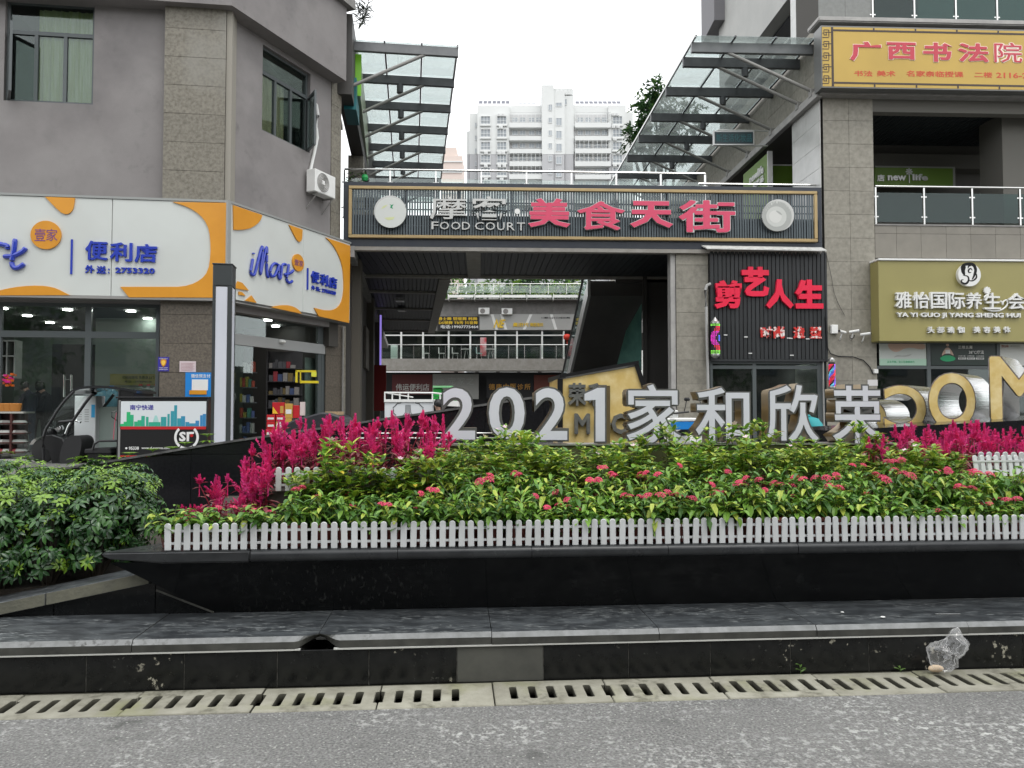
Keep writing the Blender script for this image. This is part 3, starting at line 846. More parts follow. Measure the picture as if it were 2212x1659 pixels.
f2 = [K.pix(p, 1058, 5.12)[0] for p in (590, 775, 960)]
fence(K, f2[0], f2[1], 5.13, .972, 9, 'left panel of the upper white picket fence, below the magenta plumes', 'white picket fence panels')
fence(K, f2[1], f2[2], 5.14, .965, 9, 'right panel of the upper white picket fence, half hidden by leaves', 'white picket fence panels')
Fz = Fr(*K.w(0, 0, 0).xy, 14); Fz2 = Fr(*K.w(0, 0, 0).xy, -9)
p1 = at(2104, 1030, 5.62)
q = Fr(p1.x, p1.y, 10); fence(q, 0, .52, 0, p1.z, 9, 'white picket fence panel at the far right among the leaves, nearer one', 'white picket fence panels', -.15)
q = Fr(p1.x+.1, p1.y+.14, -6); fence(q, 0, .52, 0, p1.z+.02, 9, 'white picket fence panel at the far right among the leaves, rear one', 'white picket fence panels', .12)

# ------------------------------------------------------------------ plants
m_lg = [mat('leaf green %s' % k, c, .42, c2=c2, scale=25, trans=.22, rnd_v=.12) for k, c, c2 in
        (('deep', (.055, .15, .026), (.09, .21, .035)), ('mid', (.15, .31, .04), (.21, .38, .05)), ('yellowish', (.38, .48, .06), (.46, .53, .09)), ('yellow', (.50, .38, .03), (.42, .36, .05)))]
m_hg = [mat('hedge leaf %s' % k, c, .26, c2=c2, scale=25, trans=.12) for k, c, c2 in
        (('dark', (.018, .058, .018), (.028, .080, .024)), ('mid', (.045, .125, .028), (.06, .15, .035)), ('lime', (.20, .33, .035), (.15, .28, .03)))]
m_stem = mat('plant stem', (.07, .085, .03), .7)
m_wood = mat('woody stem', (.05, .04, .03), .8)
m_pot = mat('brown plastic pot', (.14, .035, .028), .5, rnd_v=.25)
m_penta = mat('crimson pink petal', (.72, .035, .13), .5, c2=(.80, .10, .20), scale=60, trans=.2, rnd_v=.12)
m_vflow = mat('pale pink petal', (.80, .55, .66), .5, trans=.2)
m_plume = mat('magenta plume', (.80, .024, .19), .6, c2=(.76, .055, .31), scale=14, trans=.25, rnd_v=.10)
m_cleaf = mat('dark red leaf', (.20, .045, .055), .5, c2=(.30, .10, .10), scale=30, trans=.15, rnd_v=.1)
m_cleaf2 = mat('wine red leaf', (.30, .02, .05), .5, trans=.2)

def pot_me(r=.066, h=.13):
    return MB().lathe((0, 0, 0), [(r*.75, 0), (r*.98, h*.85), (r*1.08, h*.85), (r*1.08, h), (r*.9, h), (r*.86, h*.8)], 14).mesh('pot', m_pot, smooth=True)
POT = pot_me()
def rot(an, el): return Vector((math.cos(an)*math.cos(el), math.sin(an)*math.cos(el), math.sin(el)))
def pentas(seed, H=.34):
    rr = random.Random(seed); b = MB(); tips = []
    for k in range(13):
        an = k*2.4+rr.random(); out = rr.uniform(.02, .15); h = H*rr.uniform(.55, 1.0)
        p0 = Vector((rr.uniform(-.03, .03), rr.uniform(-.03, .03), .10)); p2 = Vector((math.cos(an)*out, math.sin(an)*out, h)); p1 = (p0+p2)/2+Vector((0, 0, .03))
        b.tube([p0, p1, p2], [.003, .0025, .002], 4, 3)
        tips.append((p2, h))
        for lv in range(5):
            f = .25+.75*lv/4
            pp_ = p0.lerp(p2, f)
            for q in range(2):
                a2 = lv*1.57+q*PI+an
                L = rr.uniform(.055, .088)*(1 if lv < 4 else .75)
                m = rr.choice([0, 0, 1, 1, 1, 2] if f > .6 else [0, 0, 0, 1])
                leaf(b, pp_, rot(a2, rr.uniform(-.85, .25) if lv < 3 else rr.uniform(-.3, .5)), L, L*.48, rr.uniform(.5, 1.8), m)
    me = b.mesh('foliage', m_lg[:3]+[m_stem], smooth=True)
    return me, tips
def flower_head(rr, r=.026):
    b = MB()
    for i in range(24):
        an = i*2.4; el = PI/2-math.sqrt(i/24)*1.35
        c = rot(an, el)*r; c.z *= .85; n = Vector((c.x, c.y, c.z+r*.5)).normalized()
        a = n.cross(Vector((0, 0, 1)))
        if a.length < .01: a = Vector((1, 0, 0))
        a.normalize(); d = n.cross(a); q = len(b.v); b.v.append(c+n*.001)
        R0 = rr.uniform(.0075, .0105)
        for k in range(10):
            w = R0 if k % 2 == 0 else R0*.45
            t_ = PI*k/5+i
            b.v.append(c + (a*math.cos(t_)+d*math.sin(t_))*w + n*(.003 if k % 2 == 0 else 0))
        for k in range(10):
            b.f.append((q, q+1+k, q+1+(k+1) % 10)); b.m.append(0)
    return b
def vinca(seed, H=.44):
    rr = random.Random(seed); b = MB(); tips = []
    for k in range(11):
        an = k*2.4+rr.random(); out = rr.uniform(.02, .12); h = H*rr.uniform(.5, 1.0)
        p0 = Vector((rr.uniform(-.03, .03), rr.uniform(-.03, .03), .10)); p2 = Vector((math.cos(an)*out, math.sin(an)*out, h)); p1 = (p0+p2)/2+Vector((0, 0, .02))
        b.tube([p0, p1, p2], [.0026, .0022, .0016], 4, 4)
        tips.append((p2, h))
        for lv in range(7):
            f = .28+.72*lv/6
            pp_ = p0.lerp(p2, f)
            for q in range(2 if lv < 5 else 5):
                a2 = lv*1.3+q*(PI if lv < 5 else 1.256)+an
                L = rr.uniform(.046, .070)*(1.0 if lv < 6 else .9)
                if f < .6 and rr.random() < .62: continue
                m = rr.choice([1, 1, 2, 2, 0] if f > .6 else [0, 1, 2, 1, 2]); 
                if rr.random() < .02: m = 3
                leaf(b, pp_, rot(a2, rr.uniform(-.35, .55) if lv < 5 else rr.uniform(.25, 1.05)), L*(1.0 if lv < 5 else 1.12), L*.56, rr.uniform(.3, 1.2), m, fold=.12)
    return b.mesh('foliage', m_lg+[m_stem], smooth=True), tips
def vflower():
    b = MB(); b.v.append(Vector((0, 0, 0)))
    for k in range(5):
        a = 2*PI*k/5; q = len(b.v)
        b.v += [Vector((math.cos(a-.5)*.014, math.sin(a-.5)*.014, .002)), Vector((math.cos(a-.2)*.021, math.sin(a-.2)*.021, .003)), Vector((math.cos(a+.2)*.021, math.sin(a+.2)*.021, .003)), Vector((math.cos(a+.5)*.014, math.sin(a+.5)*.014, .002))]
        b.f.append((0, q, q+1, q+2, q+3)); b.m.append(0)
    return b.mesh('blossom', m_vflow)
VF = vflower()
def plume(rr, h):
    b = MB()
    b.tube([(0, 0, -.10), (0, 0, h*.8)], [.004, .002], 5)
    n = int(80+h*620)
    side = [(rr.uniform(0, 6.28), rr.uniform(.0, .6), rr.uniform(.22, .6)) for _ in range(rr.choice([3, 5, 8]))]
    def spikes(base, ax, h, n, R):
        A = Vector((0, 0, 1)).rotation_difference(ax).to_matrix()
        for i in range(n):
            f = rr.random()**.8; an = rr.uniform(0, 6.28)
            r = R*(1-f)**.7*rr.uniform(.2, 1)
            p = base + A @ Vector((math.cos(an)*r, math.sin(an)*r, f*h))
            d = (A @ Vector((math.cos(an)*rr.uniform(.3, 1), math.sin(an)*rr.uniform(.3, 1), 1.1))).normalized()
            L = rr.uniform(.009, .020); w = rr.uniform(.0022, .0040)
            s1 = d.cross(Vector((.3, .5, .8))).normalized()*w; s2 = d.cross(s1).normalized()*w; q = len(b.v)
            b.v += [p+s1, p-s1*.5+s2*.8, p-s1*.5-s2*.8, p+d*L]
            b.f += [(q, q+1, q+3), (q+1, q+2, q+3), (q+2, q, q+3)]; b.m += [0, 0, 0]
    spikes(Vector((0, 0, 0)), Vector((0, 0, 1)), h, n, .007+h*.062)
    for a, z, l in side:
        spikes(Vector((0, 0, z*h*.8)), rot(a, .85), h*l, int(n*.22), .014)
    return b.mesh('plume', m_plume)
def celosia(seed, H=.5):
    rr = random.Random(seed); b = MB(); tips = []
    for k in range(5):
        an = k*2.4+rr.random(); out = rr.uniform(.02, .14); h = H*rr.uniform(.42, .84)
        p0 = Vector((0, 0, .1)); p2 = Vector((math.cos(an)*out, math.sin(an)*out, h))
        b.tube([p0, p2], [.005, .003], 5, 1)
        tips.append((p2, H-h))
        for lv in range(10):
            f = .15+.85*lv/9
            a2 = lv*2.4+an; L = rr.uniform(.075, .125)*(1.1-.5*f)
            leaf(b, p0.lerp(p2, f), rot(a2, rr.uniform(-.2, .7)), L, L*.36, rr.uniform(.6, 2.0), 1 if (f > .7 and rr.random() < .5) else 0)
    return b.mesh('foliage', [m_cleaf, m_cleaf2], smooth=True), tips

def plant_proto(kind, seed):
    rr = random.Random(seed+50)
    if kind == 'pentas':
        me, tips = pentas(seed)
        r = thing('pentas_plant', 'potted pentas with pointed leaves behind the front fence', 'flowering plant', (0, 0, 0), 'potted crimson flowers behind the front fence')
        link('pot', POT, r); link('foliage', me, r)
        tips.sort(key=lambda t: -t[1])
        nf = seed//10 % 3
        if seed == 53: nf = 3
        r['label'] = 'pentas plant with %s behind the front fence' % ['no open flowers', 'one crimson flower head', 'two crimson flower heads', 'three crimson flower heads'][nf]
        for p, h in rr.sample(tips[:7], nf):
            link('flower_head', flower_head(rr, rr.uniform(.020, .034)).mesh('flower_head', m_penta), r, p+Vector((0, -.004, .008))).rotation_euler = (p.y*-5+rr.uniform(-.3, .3), p.x*5+rr.uniform(-.3, .3), 0)
    elif kind == 'vinca':
        me, tips = vinca(seed)
        r = thing('periwinkle_plant', 'leggy light green periwinkle plant with small oval leaves and pale pink blossoms', 'flowering plant', (0, 0, 0), 'light green periwinkles in the middle of the planter')
        link('pot', POT, r); link('foliage', me, r)
        tips.sort(key=lambda t: -t[1])
        nf = [0, 1, 0, 2, 0, 1][seed//10]
        r['label'] = 'light green periwinkle with %s in the planter' % ['no blossoms', 'one pale pink blossom', 'two pale pink blossoms'][nf]
        for p, h in tips[:nf]:
            o = link('blossom', VF, r, p+Vector((0, -.006, .022))); o.rotation_euler = (rr.uniform(.2, .7), rr.uniform(-.4, .4), 0)
    else:
        me, tips = celosia(seed)
        r = thing('celosia_plant', 'potted celosia with feathery magenta plumes over dark red leaves', 'flowering plant', (0, 0, 0), 'potted magenta celosias in the planter')
        link('pot', POT, r); link('foliage', me, r)
        for p, h in tips: link('plume', plume(rr, max(.075, h*rr.uniform(.55, .95))), r, p)
    return kids(r)
PR = {}
USED = set()
for kd, n in (('pentas', 6), ('vinca', 6), ('celosia', 5)):
    PR[kd] = [plant_proto(kd, 10*i+3) for i in range(n)]
BASE = {(kd, i): q['label'] for kd in PR for i, q in enumerate(PR[kd])}
def put(kd, pos, sc=1.0, zs=1.0, label=None, group=None, where='middle row,'):
    i = rnd.randrange(len(PR[kd])); p = PR[kd][i]
    if (kd, i) not in USED:
        USED.add((kd, i)); o = p
        o.location = pos; o.rotation_euler = (0, 0, rnd.uniform(0, 6.28)); o.scale = (sc, sc, sc*zs)
    else:
        o = copy_tree(p, None, pos, rnd.uniform(0, 6.28), (sc, sc, sc*zs))
    if label: o['label'] = label
    if group: o['group'] = group
    if not label: o['label'] = BASE[(kd, i)]
    if where and not label:
        px = 1106+FPX*pos.x/pos.y
        spots = [(520, 'low at the bow'), (700, 'left below the magenta plumes'), (940, 'below the upper fence'), (1050, 'below the first 2'), (1145, 'below the 0'), (1240, 'below the second 2'), (1330, 'below the 1'), (1490, 'below the first white character'), (1640, 'below the second white character'), (1785, 'below the third white character'), (1930, 'below the fourth white character'), (2070, 'right of the white characters'), (9999, 'near the right picture edge')]
        w = next(t for x, t in spots if px < x)
        o['label'] = o['label'].replace('behind the front fence', where+' '+w).replace('in the planter', where+' '+w)
    return o
s = K.pix(372, 1150, 4.76)[0]
s_end = K.pix(2290, 1110, 4.76)[0]
i = 0
while s < s_end:
    px = 1106+FPX*K.w(s, 4.76, 0).x/K.w(s, 4.76, 0).y
    low = px < 590
    if rnd.random() > .10: put('pentas', K.w(s, 4.740+rnd.uniform(-.012, .012), .684), rnd.uniform(.90, 1.15), rnd.uniform(.55, .75) if low else rnd.uniform(.70, 1.08), where='front row,')
    s += .148; i += 1
s = K.pix(640, 1100, 4.92)[0]
while s < s_end:
    px = 1106+FPX*K.w(s, 4.92, 0).x/K.w(s, 4.92, 0).y
    o = put('pentas', K.w(s+.07, 4.925+rnd.uniform(-.01, .01), .684), rnd.uniform(.95, 1.12), rnd.uniform(.92, 1.30) if px > 930 else rnd.uniform(.75, .95))
    s += .155
s = K.pix(960, 1050, 5.1)[0]
while s < s_end+.2:
    (put('pentas', K.w(s, 5.09, .842), rnd.uniform(.9, 1.05), rnd.uniform(.65, .98)) if rnd.random() > .3 else None); s += .21
# periwinkles: left group low in front of the upper fence, centre and right rows in front of the stand
s = K.pix(655, 1060, 5.03)[0]; e = K.pix(950, 1060, 5.03)[0]
while s < e:
    put('vinca', K.w(s, 5.045+rnd.uniform(-.02, .02), .705), rnd.uniform(.95, 1.15), rnd.uniform(.88, 1.28)); s += .105
LV = 'leggy light green periwinkle plant with small oval leaves, in front of the olive stand'
for t, a0, a1, st, z, zs in ((5.26, 900, 2260, .17, .842, .88), (5.48, 935, 2240, .185, .842, 1.0), (5.72, 965, 2050, .20, .842, 1.12)):
    s = K.pix(a0, 1020, t)[0]; e = K.pix(a1, 1020, t)[0]
    while s < e:
        px = 1106+FPX*K.w(s, t, 0).x/K.w(s, t, 0).y
        f = 1.0 if px < 1950 else max(.72, 1-(px-1950)/900)
        if px > 2075: f *= .72
        if px > 2085 and t > 5.4: s += st; continue
        put('vinca', K.w(s+rnd.uniform(-.02, .02), t+rnd.uniform(-.03, .03), z), rnd.uniform(.9, 1.08), zs*f*rnd.uniform(.70, 1.12)); s += st*rnd.uniform(.8, 1.25)
# celosias left: upper group
CL = 'potted celosia with feathery magenta plumes over dark red leaves, left of the white numbers'
for t, a0, a1, st in ((5.27, 640, 950, .20), (5.47, 612, 955, .21), (5.70, 660, 950, .23)):
    s = K.pix(a0, 1000, t)[0]; e = K.pix(a1, 1000, t)[0]
    while s < e:
        px = 1106+FPX*K.w(s, t, 0).x/K.w(s, t, 0).y
        zf = .80+.18*min(1, max(0, (px-620)/80))
        put('celosia', K.w(s, t, .972), rnd.uniform(.9, 1.05), zf*rnd.uniform(.74, 1.12), 'magenta celosia %s of the upper left group, %s' % ({5.27: 'in the front row', 5.47: 'in the middle row', 5.70: 'in the back row'}[t], 'at its left end' if px < 700 else 'left of its middle' if px < 780 else 'right of its middle' if px < 865 else 'beside the first 2')); s += st
for px, t, z, sc in ((405, 5.10, .70, .60), (432, 5.2, .70, .58), (472, 5.12, .70, .86), (505, 5.25, .70, .64), (530, 5.1, .70, .72), (550, 5.25, .70, .98), (572, 5.12, .72, .92), (585, 5.4, .74, 1.12), (606, 5.5, .80, 1.2), (630, 5.6, .85, 1.22), (560, 5.5, .7, .98)):
    put('celosia', K.w(K.pix(px, 1080, t)[0], t, z), min(1, sc+.05), sc, 'magenta celosia low in the planter bow, %s' % ('the shortest at the far left' if px < 420 else 'at the left of the tall spike' if px < 450 else 'the lone tall spike' if px == 472 else 'right of the lone tall spike' if px < 535 else 'climbing towards the upper group, front' if t < 5.3 else 'climbing towards the upper group, rear'))
# celosias right
for t, a0, a1, st in ((5.62, 1905, 2250, .21), (5.85, 1950, 2260, .22), (6.15, 1965, 2270, .22)):
    s = K.pix(a0, 1000, t)[0]; e = K.pix(a1, 1000, t)[0]
    while s < e:
        put('celosia', K.w(s, t, .90), rnd.uniform(.9, 1.05), rnd.uniform(.74, 1.08), 'magenta celosia right of the white characters, %s, %s' % ({5.62: 'front row', 5.85: 'middle row', 6.15: 'back row'}[t], 'nearest the characters' if s < K.pix(1990, 1000, t)[0] else 'below the chrome letters C and O' if s < K.pix(2110, 1000, t)[0] else 'at the picture edge')); s += st
# the prototypes nobody used go
for kd in PR:
    for i, p in enumerate(PR[kd]):
        if (kd, i) not in USED:
            for c in KIDS.get(p.name, []): bpy.data.objects.remove(c, do_unlink=True)
            bpy.data.objects.remove(p, do_unlink=True)

# ------------------------------------------------------------------ hedge of whorled leaves at the left
def shrub(seed, rx, rz, n, lime):
    rr = random.Random(seed); b = MB()
    for i in range(n):
        an = rr.uniform(0, 6.28); u = rr.uniform(-.75, 1); f = rr.uniform(.72, 1.06) if rr.random() < .75 else rr.uniform(.35, .7)
        c = math.sqrt(max(0, 1-u*u))
        p = Vector((math.cos(an)*c*rx*f, math.sin(an)*c*rx*f, u*rz*f+rz))
        ax = Vector((math.cos(an)*c*.7, math.sin(an)*c*.7, .55+u*.5)).normalized()
        A = Vector((0, 0, 1)).rotation_difference(ax).to_matrix()
        nl = rr.choice([6, 7, 8]); L0 = rr.uniform(.040, .064); off = rr.random()*6
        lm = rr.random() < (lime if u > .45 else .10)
        for k in range(nl):
            L = L0*rr.uniform(.8, 1.1)*(.75 if lm else 1)
            d = A @ rot(off+2*PI*k/nl+rr.uniform(-.15, .15), rr.uniform(-.15, .25) + (.25 if lm else 0))
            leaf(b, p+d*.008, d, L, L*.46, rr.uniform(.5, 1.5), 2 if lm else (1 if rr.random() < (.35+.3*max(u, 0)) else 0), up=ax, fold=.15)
        if i % 5 == 0: b.tube([(p.x*.15, p.y*.15, .0), (p.x*.6, p.y*.6, p.z*.6), p], [.006, .004, .002], 4, 3)
    return b.mesh('foliage', m_hg+[m_wood], smooth=True)
HM = [shrub(5, .25, .36, 200, .65), shrub(8, .23, .33, 185, .5), shrub(13, .26, .37, 205, .6), shrub(21, .22, .35, 175, .45)]
hp = []
def hb(px, t): return K.pix(px, 1150, t)[0]
for px, t, z, k in ((30, 5.10, .34, 0), (135, 5.12, .36, 1), (235, 5.17, .40, 3), (-80, 5.12, .33, 2), (285, 5.38, .47, 1), (190, 5.42, .42, 2), (90, 5.42, .42, 3), (-15, 5.42, .42, 0), (-120, 5.4, .4, 1),
                    (275, 5.75, .44, 3), (215, 5.9, .45, 0), (120, 5.85, .44, 1), (30, 5.8, .46, 2), (-60, 5.85, .46, 3), (300, 6.15, .42, 2), (200, 6.35, .42, 1), (100, 6.3, .46, 0), (10, 6.3, .5, 3), (-70, 6.3, .5, 1),
                    (-190, 5.15, .3, 3), (-190, 5.6, .4, 0)):
    hp.append((px, t, z, k))
for px, t, z, k in hp:
    px -= 26
    if t < 5.3: t += .05; z += .02
    r = thing('hedge_shrub', 'whorled glossy-leaved shrub, %s of the left hedge, %s' % ('front row' if t < 5.3 else 'second row' if t < 5.6 else 'third row' if t < 6 else 'back row', 'beyond the picture edge' if px < -20 else 'at the picture edge' if px < 50 else 'left of the middle' if px < 140 else 'right of the middle' if px < 215 else 'nearest the planter'), 'shrub', K.w(hb(px, t), t, z), 'shrubs of the hedge at the left')
    o = link('foliage', HM[k], r); o.rotation_euler = (0, 0, rnd.uniform(0, 6.28)); o.scale = (1, 1, rnd.uniform(.97, 1.08))
    if t > 6: o.scale.z *= .9
# sprigs of the hedge showing above the sloped wall top (growing between the two walls)
for px, py, Y in ((400, 962, 8.15), (372, 972, 8.2), (448, 944, 8.15), (330, 976, 8.18), (280, 984, 8.15), (235, 992, 8.2)):
    p = at(px, py, Y); b = MB()
    b.tube([p-Vector((0, 0, .5)), p], [.004, .003], 5, 3)
    for q_ in (.13, .22, .31):
        for k in range(8): leaf(b, p-Vector((0, 0, q_)), rot(k*.785+px+q_*9, .1), .09, .04, 1.2, 1 if q_ < .2 else 0)
    for k in range(8):
        leaf(b, p, rot(k*.785+px, .85), .085, .040, 1.3, 2)
    for k in range(7):
        leaf(b, p-Vector((0, 0, .05)), rot(k*.9, .5), .08, .038, 1.6, 2)
    tag(b.build('hedge_sprig', m_hg+[m_stem], smooth=True), 'lime green sprig reaching above the sloped black wall, before the parked tricycle', 'plant', 'sprigs reaching over the wall')
# ------------------------------------------------------------------ left building: front L and slanting face A
_c = at(493, 540, 16.2); L = Fr(_c.x, _c.y, 7.5)
_e = at(757, 600, 20.25); A = Fr(_c.x, _c.y, math.degrees(math.atan2(_e.y-_c.y, _e.x-_c.x)))
AE = (Vector((_e.x, _e.y, 0))-A.o).dot(A.u)
TW = .35
lb = thing('left_building', 'two storey purple grey corner building with granite pillars above the convenience store', 'building', L.w(-5, 3, .45))
zsb = L.z(450, 643.5); zst = L.z(488, 438)
ZR = 10.15
# corner of the two wall planes (t = TW in both)
def isect(f1, t1, f2, t2):
    # point with f1.t=t1 and f2.t=t2 -> s1, s2
    a1, b1 = f1.n, f1.n.dot(f1.o)+t1; a2, b2 = f2.n, f2.n.dot(f2.o)+t2
    D = a1.x*a2.y-a1.y*a2.x
    p = Vector(((b1*a2.y-a1.y*b2)/D, (a1.x*b2-b1*a2.x)/D, 0))
    return (p-f1.o).dot(f1.u), (p-f2.o).dot(f2.u)
cL, cA = isect(L, TW, A, TW)
wx0, wx1 = L.s(10, TW, 100), L.s(203, TW, 100)
wz0, wz1 = L.z(200, 226, TW), L.z(204, 25, TW)+.15
cs0 = L.s(350, .15, 430)
def wall_hole(fr, s0, s1, z0, z1, t0, t1, hs0, hs1, hz0, hz1):
    return MB(fr).box(s0, hs0, t0, t1, z0, z1).box(hs1, s1, t0, t1, z0, z1).box(hs0, hs1, t0, t1, z0, hz0).box(hs0, hs1, t0, t1, hz1, z1)
wall_hole(L, -12, cs0+.3, zsb-.1, 13, TW, TW+.25, wx0, wx1, wz0, wz1).build('wall', m_plaster, lb)
# window on the front
def window(fr, s0, s1, z0, z1, t, parent, mull, trans, name='window', open_pane=None, glassm=None, fw=.06):
    b = MB(fr); b.box(s0, s1, t, t+.08, z0, z0+fw).box(s0, s1, t, t+.08, z1-fw, z1).box(s0, s0+fw, t, t+.08, z0+fw, z1-fw).box(s1-fw, s1, t, t+.08, z0+fw, z1-fw)
    for zt in trans: b.box(s0+fw, s1-fw, t+.002, t+.078, zt-fw*.7, zt+fw*.7)
    zc = [z0+fw] + [zt for zt in trans] + [z1-fw]
    for (sm, za, zb) in mull: b.box(sm-fw*.6, sm+fw*.6, t+.004, t+.076, za, zb)
    o = b.build(name, m_frame, parent)
    MB(fr).box(s0+fw, s1-fw, t+.036, t+.042, z0+fw, z1-fw).build('pane', glassm or m_glassw, o)
    return o
zt_ = L.z(140, 76, TW+.1)
sm1, sm2 = L.s(78, TW+.1, 150), L.s(141, TW+.1, 150)
w = window(L, wx0+.001, wx1-.001, wz0+.001, wz1-.001, TW+.08, lb, [(sm1, wz0, zt_), (sm2, wz0, zt_)], [zt_])
# open casement swung out at the left
cp = L.w(wx0+.05, TW+.05, 0); CF = Fr(cp.x, cp.y, 7.5-62)
cw = .62
b = MB(CF); z0, z1 = wz0+.03, zt_-.03
b.box(0, cw, 0, .05, z0, z0+.06).box(0, cw, 0, .05, z1-.06, z1).box(0, .06, 0, .05, z0+.06, z1-.06).box(cw-.06, cw, 0, .05, z0+.06, z1-.06)
o = b.build('open_casement', m_frame, lb)
MB(CF).box(.06, cw-.06, .022, .028, z0+.06, z1-.06).build('pane', m_glassw, o)
m_cur = mat('green curtain', (.50, .55, .20), .8, c2=(.72, .74, .50), scale=3, stretch=(5, 5, .3), trans=.3)
m_cur2 = mat('cream curtain', (.78, .68, .44), .8, c2=(.62, .53, .34), scale=3, stretch=(5, 5, .3), trans=.3)
def curtain(fr, s0, s1, z0, z1, t, m, parent, n=40, amp=.03):
    b = MB(fr)
    for i in range(n+1):
        s = s0+(s1-s0)*i/n; tt = t+amp*math.sin(i*1.05)+amp*.4*math.sin(i*.43)
        b.v += [fr.w(s, tt, z0), fr.w(s+.02*math.sin(i), tt, z1)]
    for i in range(n): b.f.append((2*i, 2*i+2, 2*i+3, 2*i+1)); b.m.append(0)
    return b.build('curtain', m, parent, smooth=True)
curtain(L, sm1+.02, wx1-.07, wz0, zt_+.55, TW+.16, m_cur, lb, 40, .022)
m_room = mat('upper room wall', (.10, .105, .10), .9)
b = MB(L); b.box(wx0-.6, wx1+.6, 3.2, 3.3, wz0-.8, wz1+.6).box(wx0-.6, wx1+.6, TW+.26, 3.3, wz1+.5, wz1+.6).box(wx0-.6, wx1+.6, TW+.26, 3.3, wz0-.8, wz0-.7)
b.box(wx0-.7, wx0-.6, TW+.26, 3.3, wz0-.8, wz1+.6).box(wx1+.6, wx1+.7, TW+.26, 3.3, wz0-.8, wz1+.6)
b.build('room', m_room, lb)
p = at(72, 86, 18.3); 
tag(MB().ball(p, .13, 12, sq=(1, 1, .6)).build('ceiling_lamp', m_white), 'round white lamp seen in the gap of the open upper window', 'lamp')
# granite pillar at the corner
cs1 = L.s(487, .15, 200)
zrow = [.45+.62*k for k in range(20)]
MB(L).box(cs0+.02, cs1-.02, .172, TW+.3, .45, 12.3).build('pillar_core', m_joint, lb)
zb_ = L.z(340, 650, .15)
for j in range(19):
    z0, z1 = zrow[j], zrow[j+1]
    tiles(lb, L, .15, [cs0, cs1], [z0, min(z1, 12.3)], m_tileD if z1 < zsb+.3 else m_tileL, name='granite_tile')
MB(L).box(cs1+.0, cs1+.12, .19, TW+.25, zst-.3, 12.3).build('pillar_return', mat('beige stone trim', (.30, .28, .24), .8), lb)
# upper slanting wall with its window
aw0, aw1 = A.s(566.7, TW, 200), A.s(670, TW, 240)
az1 = A.z(566.7, 94.5, TW); az0 = A.z(566.7, 281, TW)
ap = A.s(714.6, TW, 300)
_, cA0 = isect(L, .26, A, TW)
ae = AE-.05
wall_hole(A, cA0, ap, zsb-.2, 13, TW, TW+.25, aw0, aw1, az0, az1).build('wall', m_plaster, lb)
ztA = A.z(597, 173, TW+.1)
mA = [A.s(p, TW+.1, 260) for p in (594, 628)]
window(A, aw0+.001, aw1-.001, az0+.001, az1-.001, TW+.09, lb, [(mA[0], az0, ztA), (mA[1], az0, ztA)], [ztA])
curtain(A, aw0+.05, mA[0]-.06, az0, ztA-.03, TW+.165, m_cur2, lb, 16, .018)
curtain(A, mA[0]+.06, mA[1]-.2, az0, ztA-.03, TW+.165, m_cur2, lb, 16, .018)
cp = A.w(aw1-.05, TW+.06, 0); CF = Fr(cp.x, cp.y, math.degrees(A.a)+180+55)
b = MB(CF); z0, z1 = az0+.03, ztA-.03
b.box(0, cw, 0, .05, z0, z0+.06).box(0, cw, 0, .05, z1-.06, z1).box(0, .06, 0, .05, z0+.06, z1-.06).box(cw-.06, cw, 0, .05, z0+.06, z1-.06)
o = b.build('open_casement', m_frame, lb)
MB(CF).box(.06, cw-.06, .022, .028, z0+.06, z1-.06).build('pane', m_glassw, o)
b = MB(A); b.box(aw0-.5, aw1+.5, 2.6, 2.7, az0-.8, az1+.6).box(aw0-.5, aw1+.5, TW+.26, 2.7, az1+.5, az1+.6).box(aw1+.5, aw1+.6, TW+.26, 2.7, az0-.8, az1+.6)
b.build('room', m_room, lb)
# end pier of the slanting face
MB(A).box(ap+.02, AE-.02, .37, .9, 3.2, 12).build('pier_core', m_joint, lb)
tiles(lb, A, TW-.02, [ap, AE], [zst+.1+.72*k for k in range(9)], m_tileL, name='granite_tile')
# roof parapet
pz0, pz1 = A.z(743, 172, -.05), 12.2
pl, pa = isect(L, -.05, A, -.05)
pA1 = A.s(748, -.05, 160)
pl2, pa2 = isect(L, TW+.2, A, TW+.2)
b = MB()
def quadprism(p, z0, z1):
    b.hexa([(q.x, q.y, z0) for q in p]+[(q.x, q.y, z1) for q in p], raw=True)
quadprism([L.w(-12, -.05, 0), L.w(pl, -.05, 0), L.w(pl2, TW+.2, 0), L.w(-12, TW+.2, 0)], pz0, pz1)
quadprism([A.w(pa, -.05, 0), A.w(pA1, -.05, 0), A.w(pA1, 1.5, 0), A.w(pa2, TW+.2, 0)], pz0, pz1)
o = b.build('parapet', m_plaster, lb)
b = MB()
pl3, pa3 = isect(L, -.2, A, -.2); pl4, pa4 = isect(L, .8, A, .8)
pA2 = A.s(768, -.2, 60)
quadprism([L.w(-12, -.2, 0), L.w(pl3, -.2, 0), L.w(pl4, .8, 0), L.w(-12, .8, 0)], pz1, pz1+.25)
quadprism([A.w(pa3, -.2, 0), A.w(pA2, -.2, 0), A.w(pA2, 1.8, 0), A.w(pa4, .8, 0)], pz1, pz1+.25)
b.build('roof_edge', m_concrete, lb)
b = MB(L); b.box(-12, cL+1.5, .9, 12, 12.0, 12.2); b.build('roof_slab', m_concrete, lb)
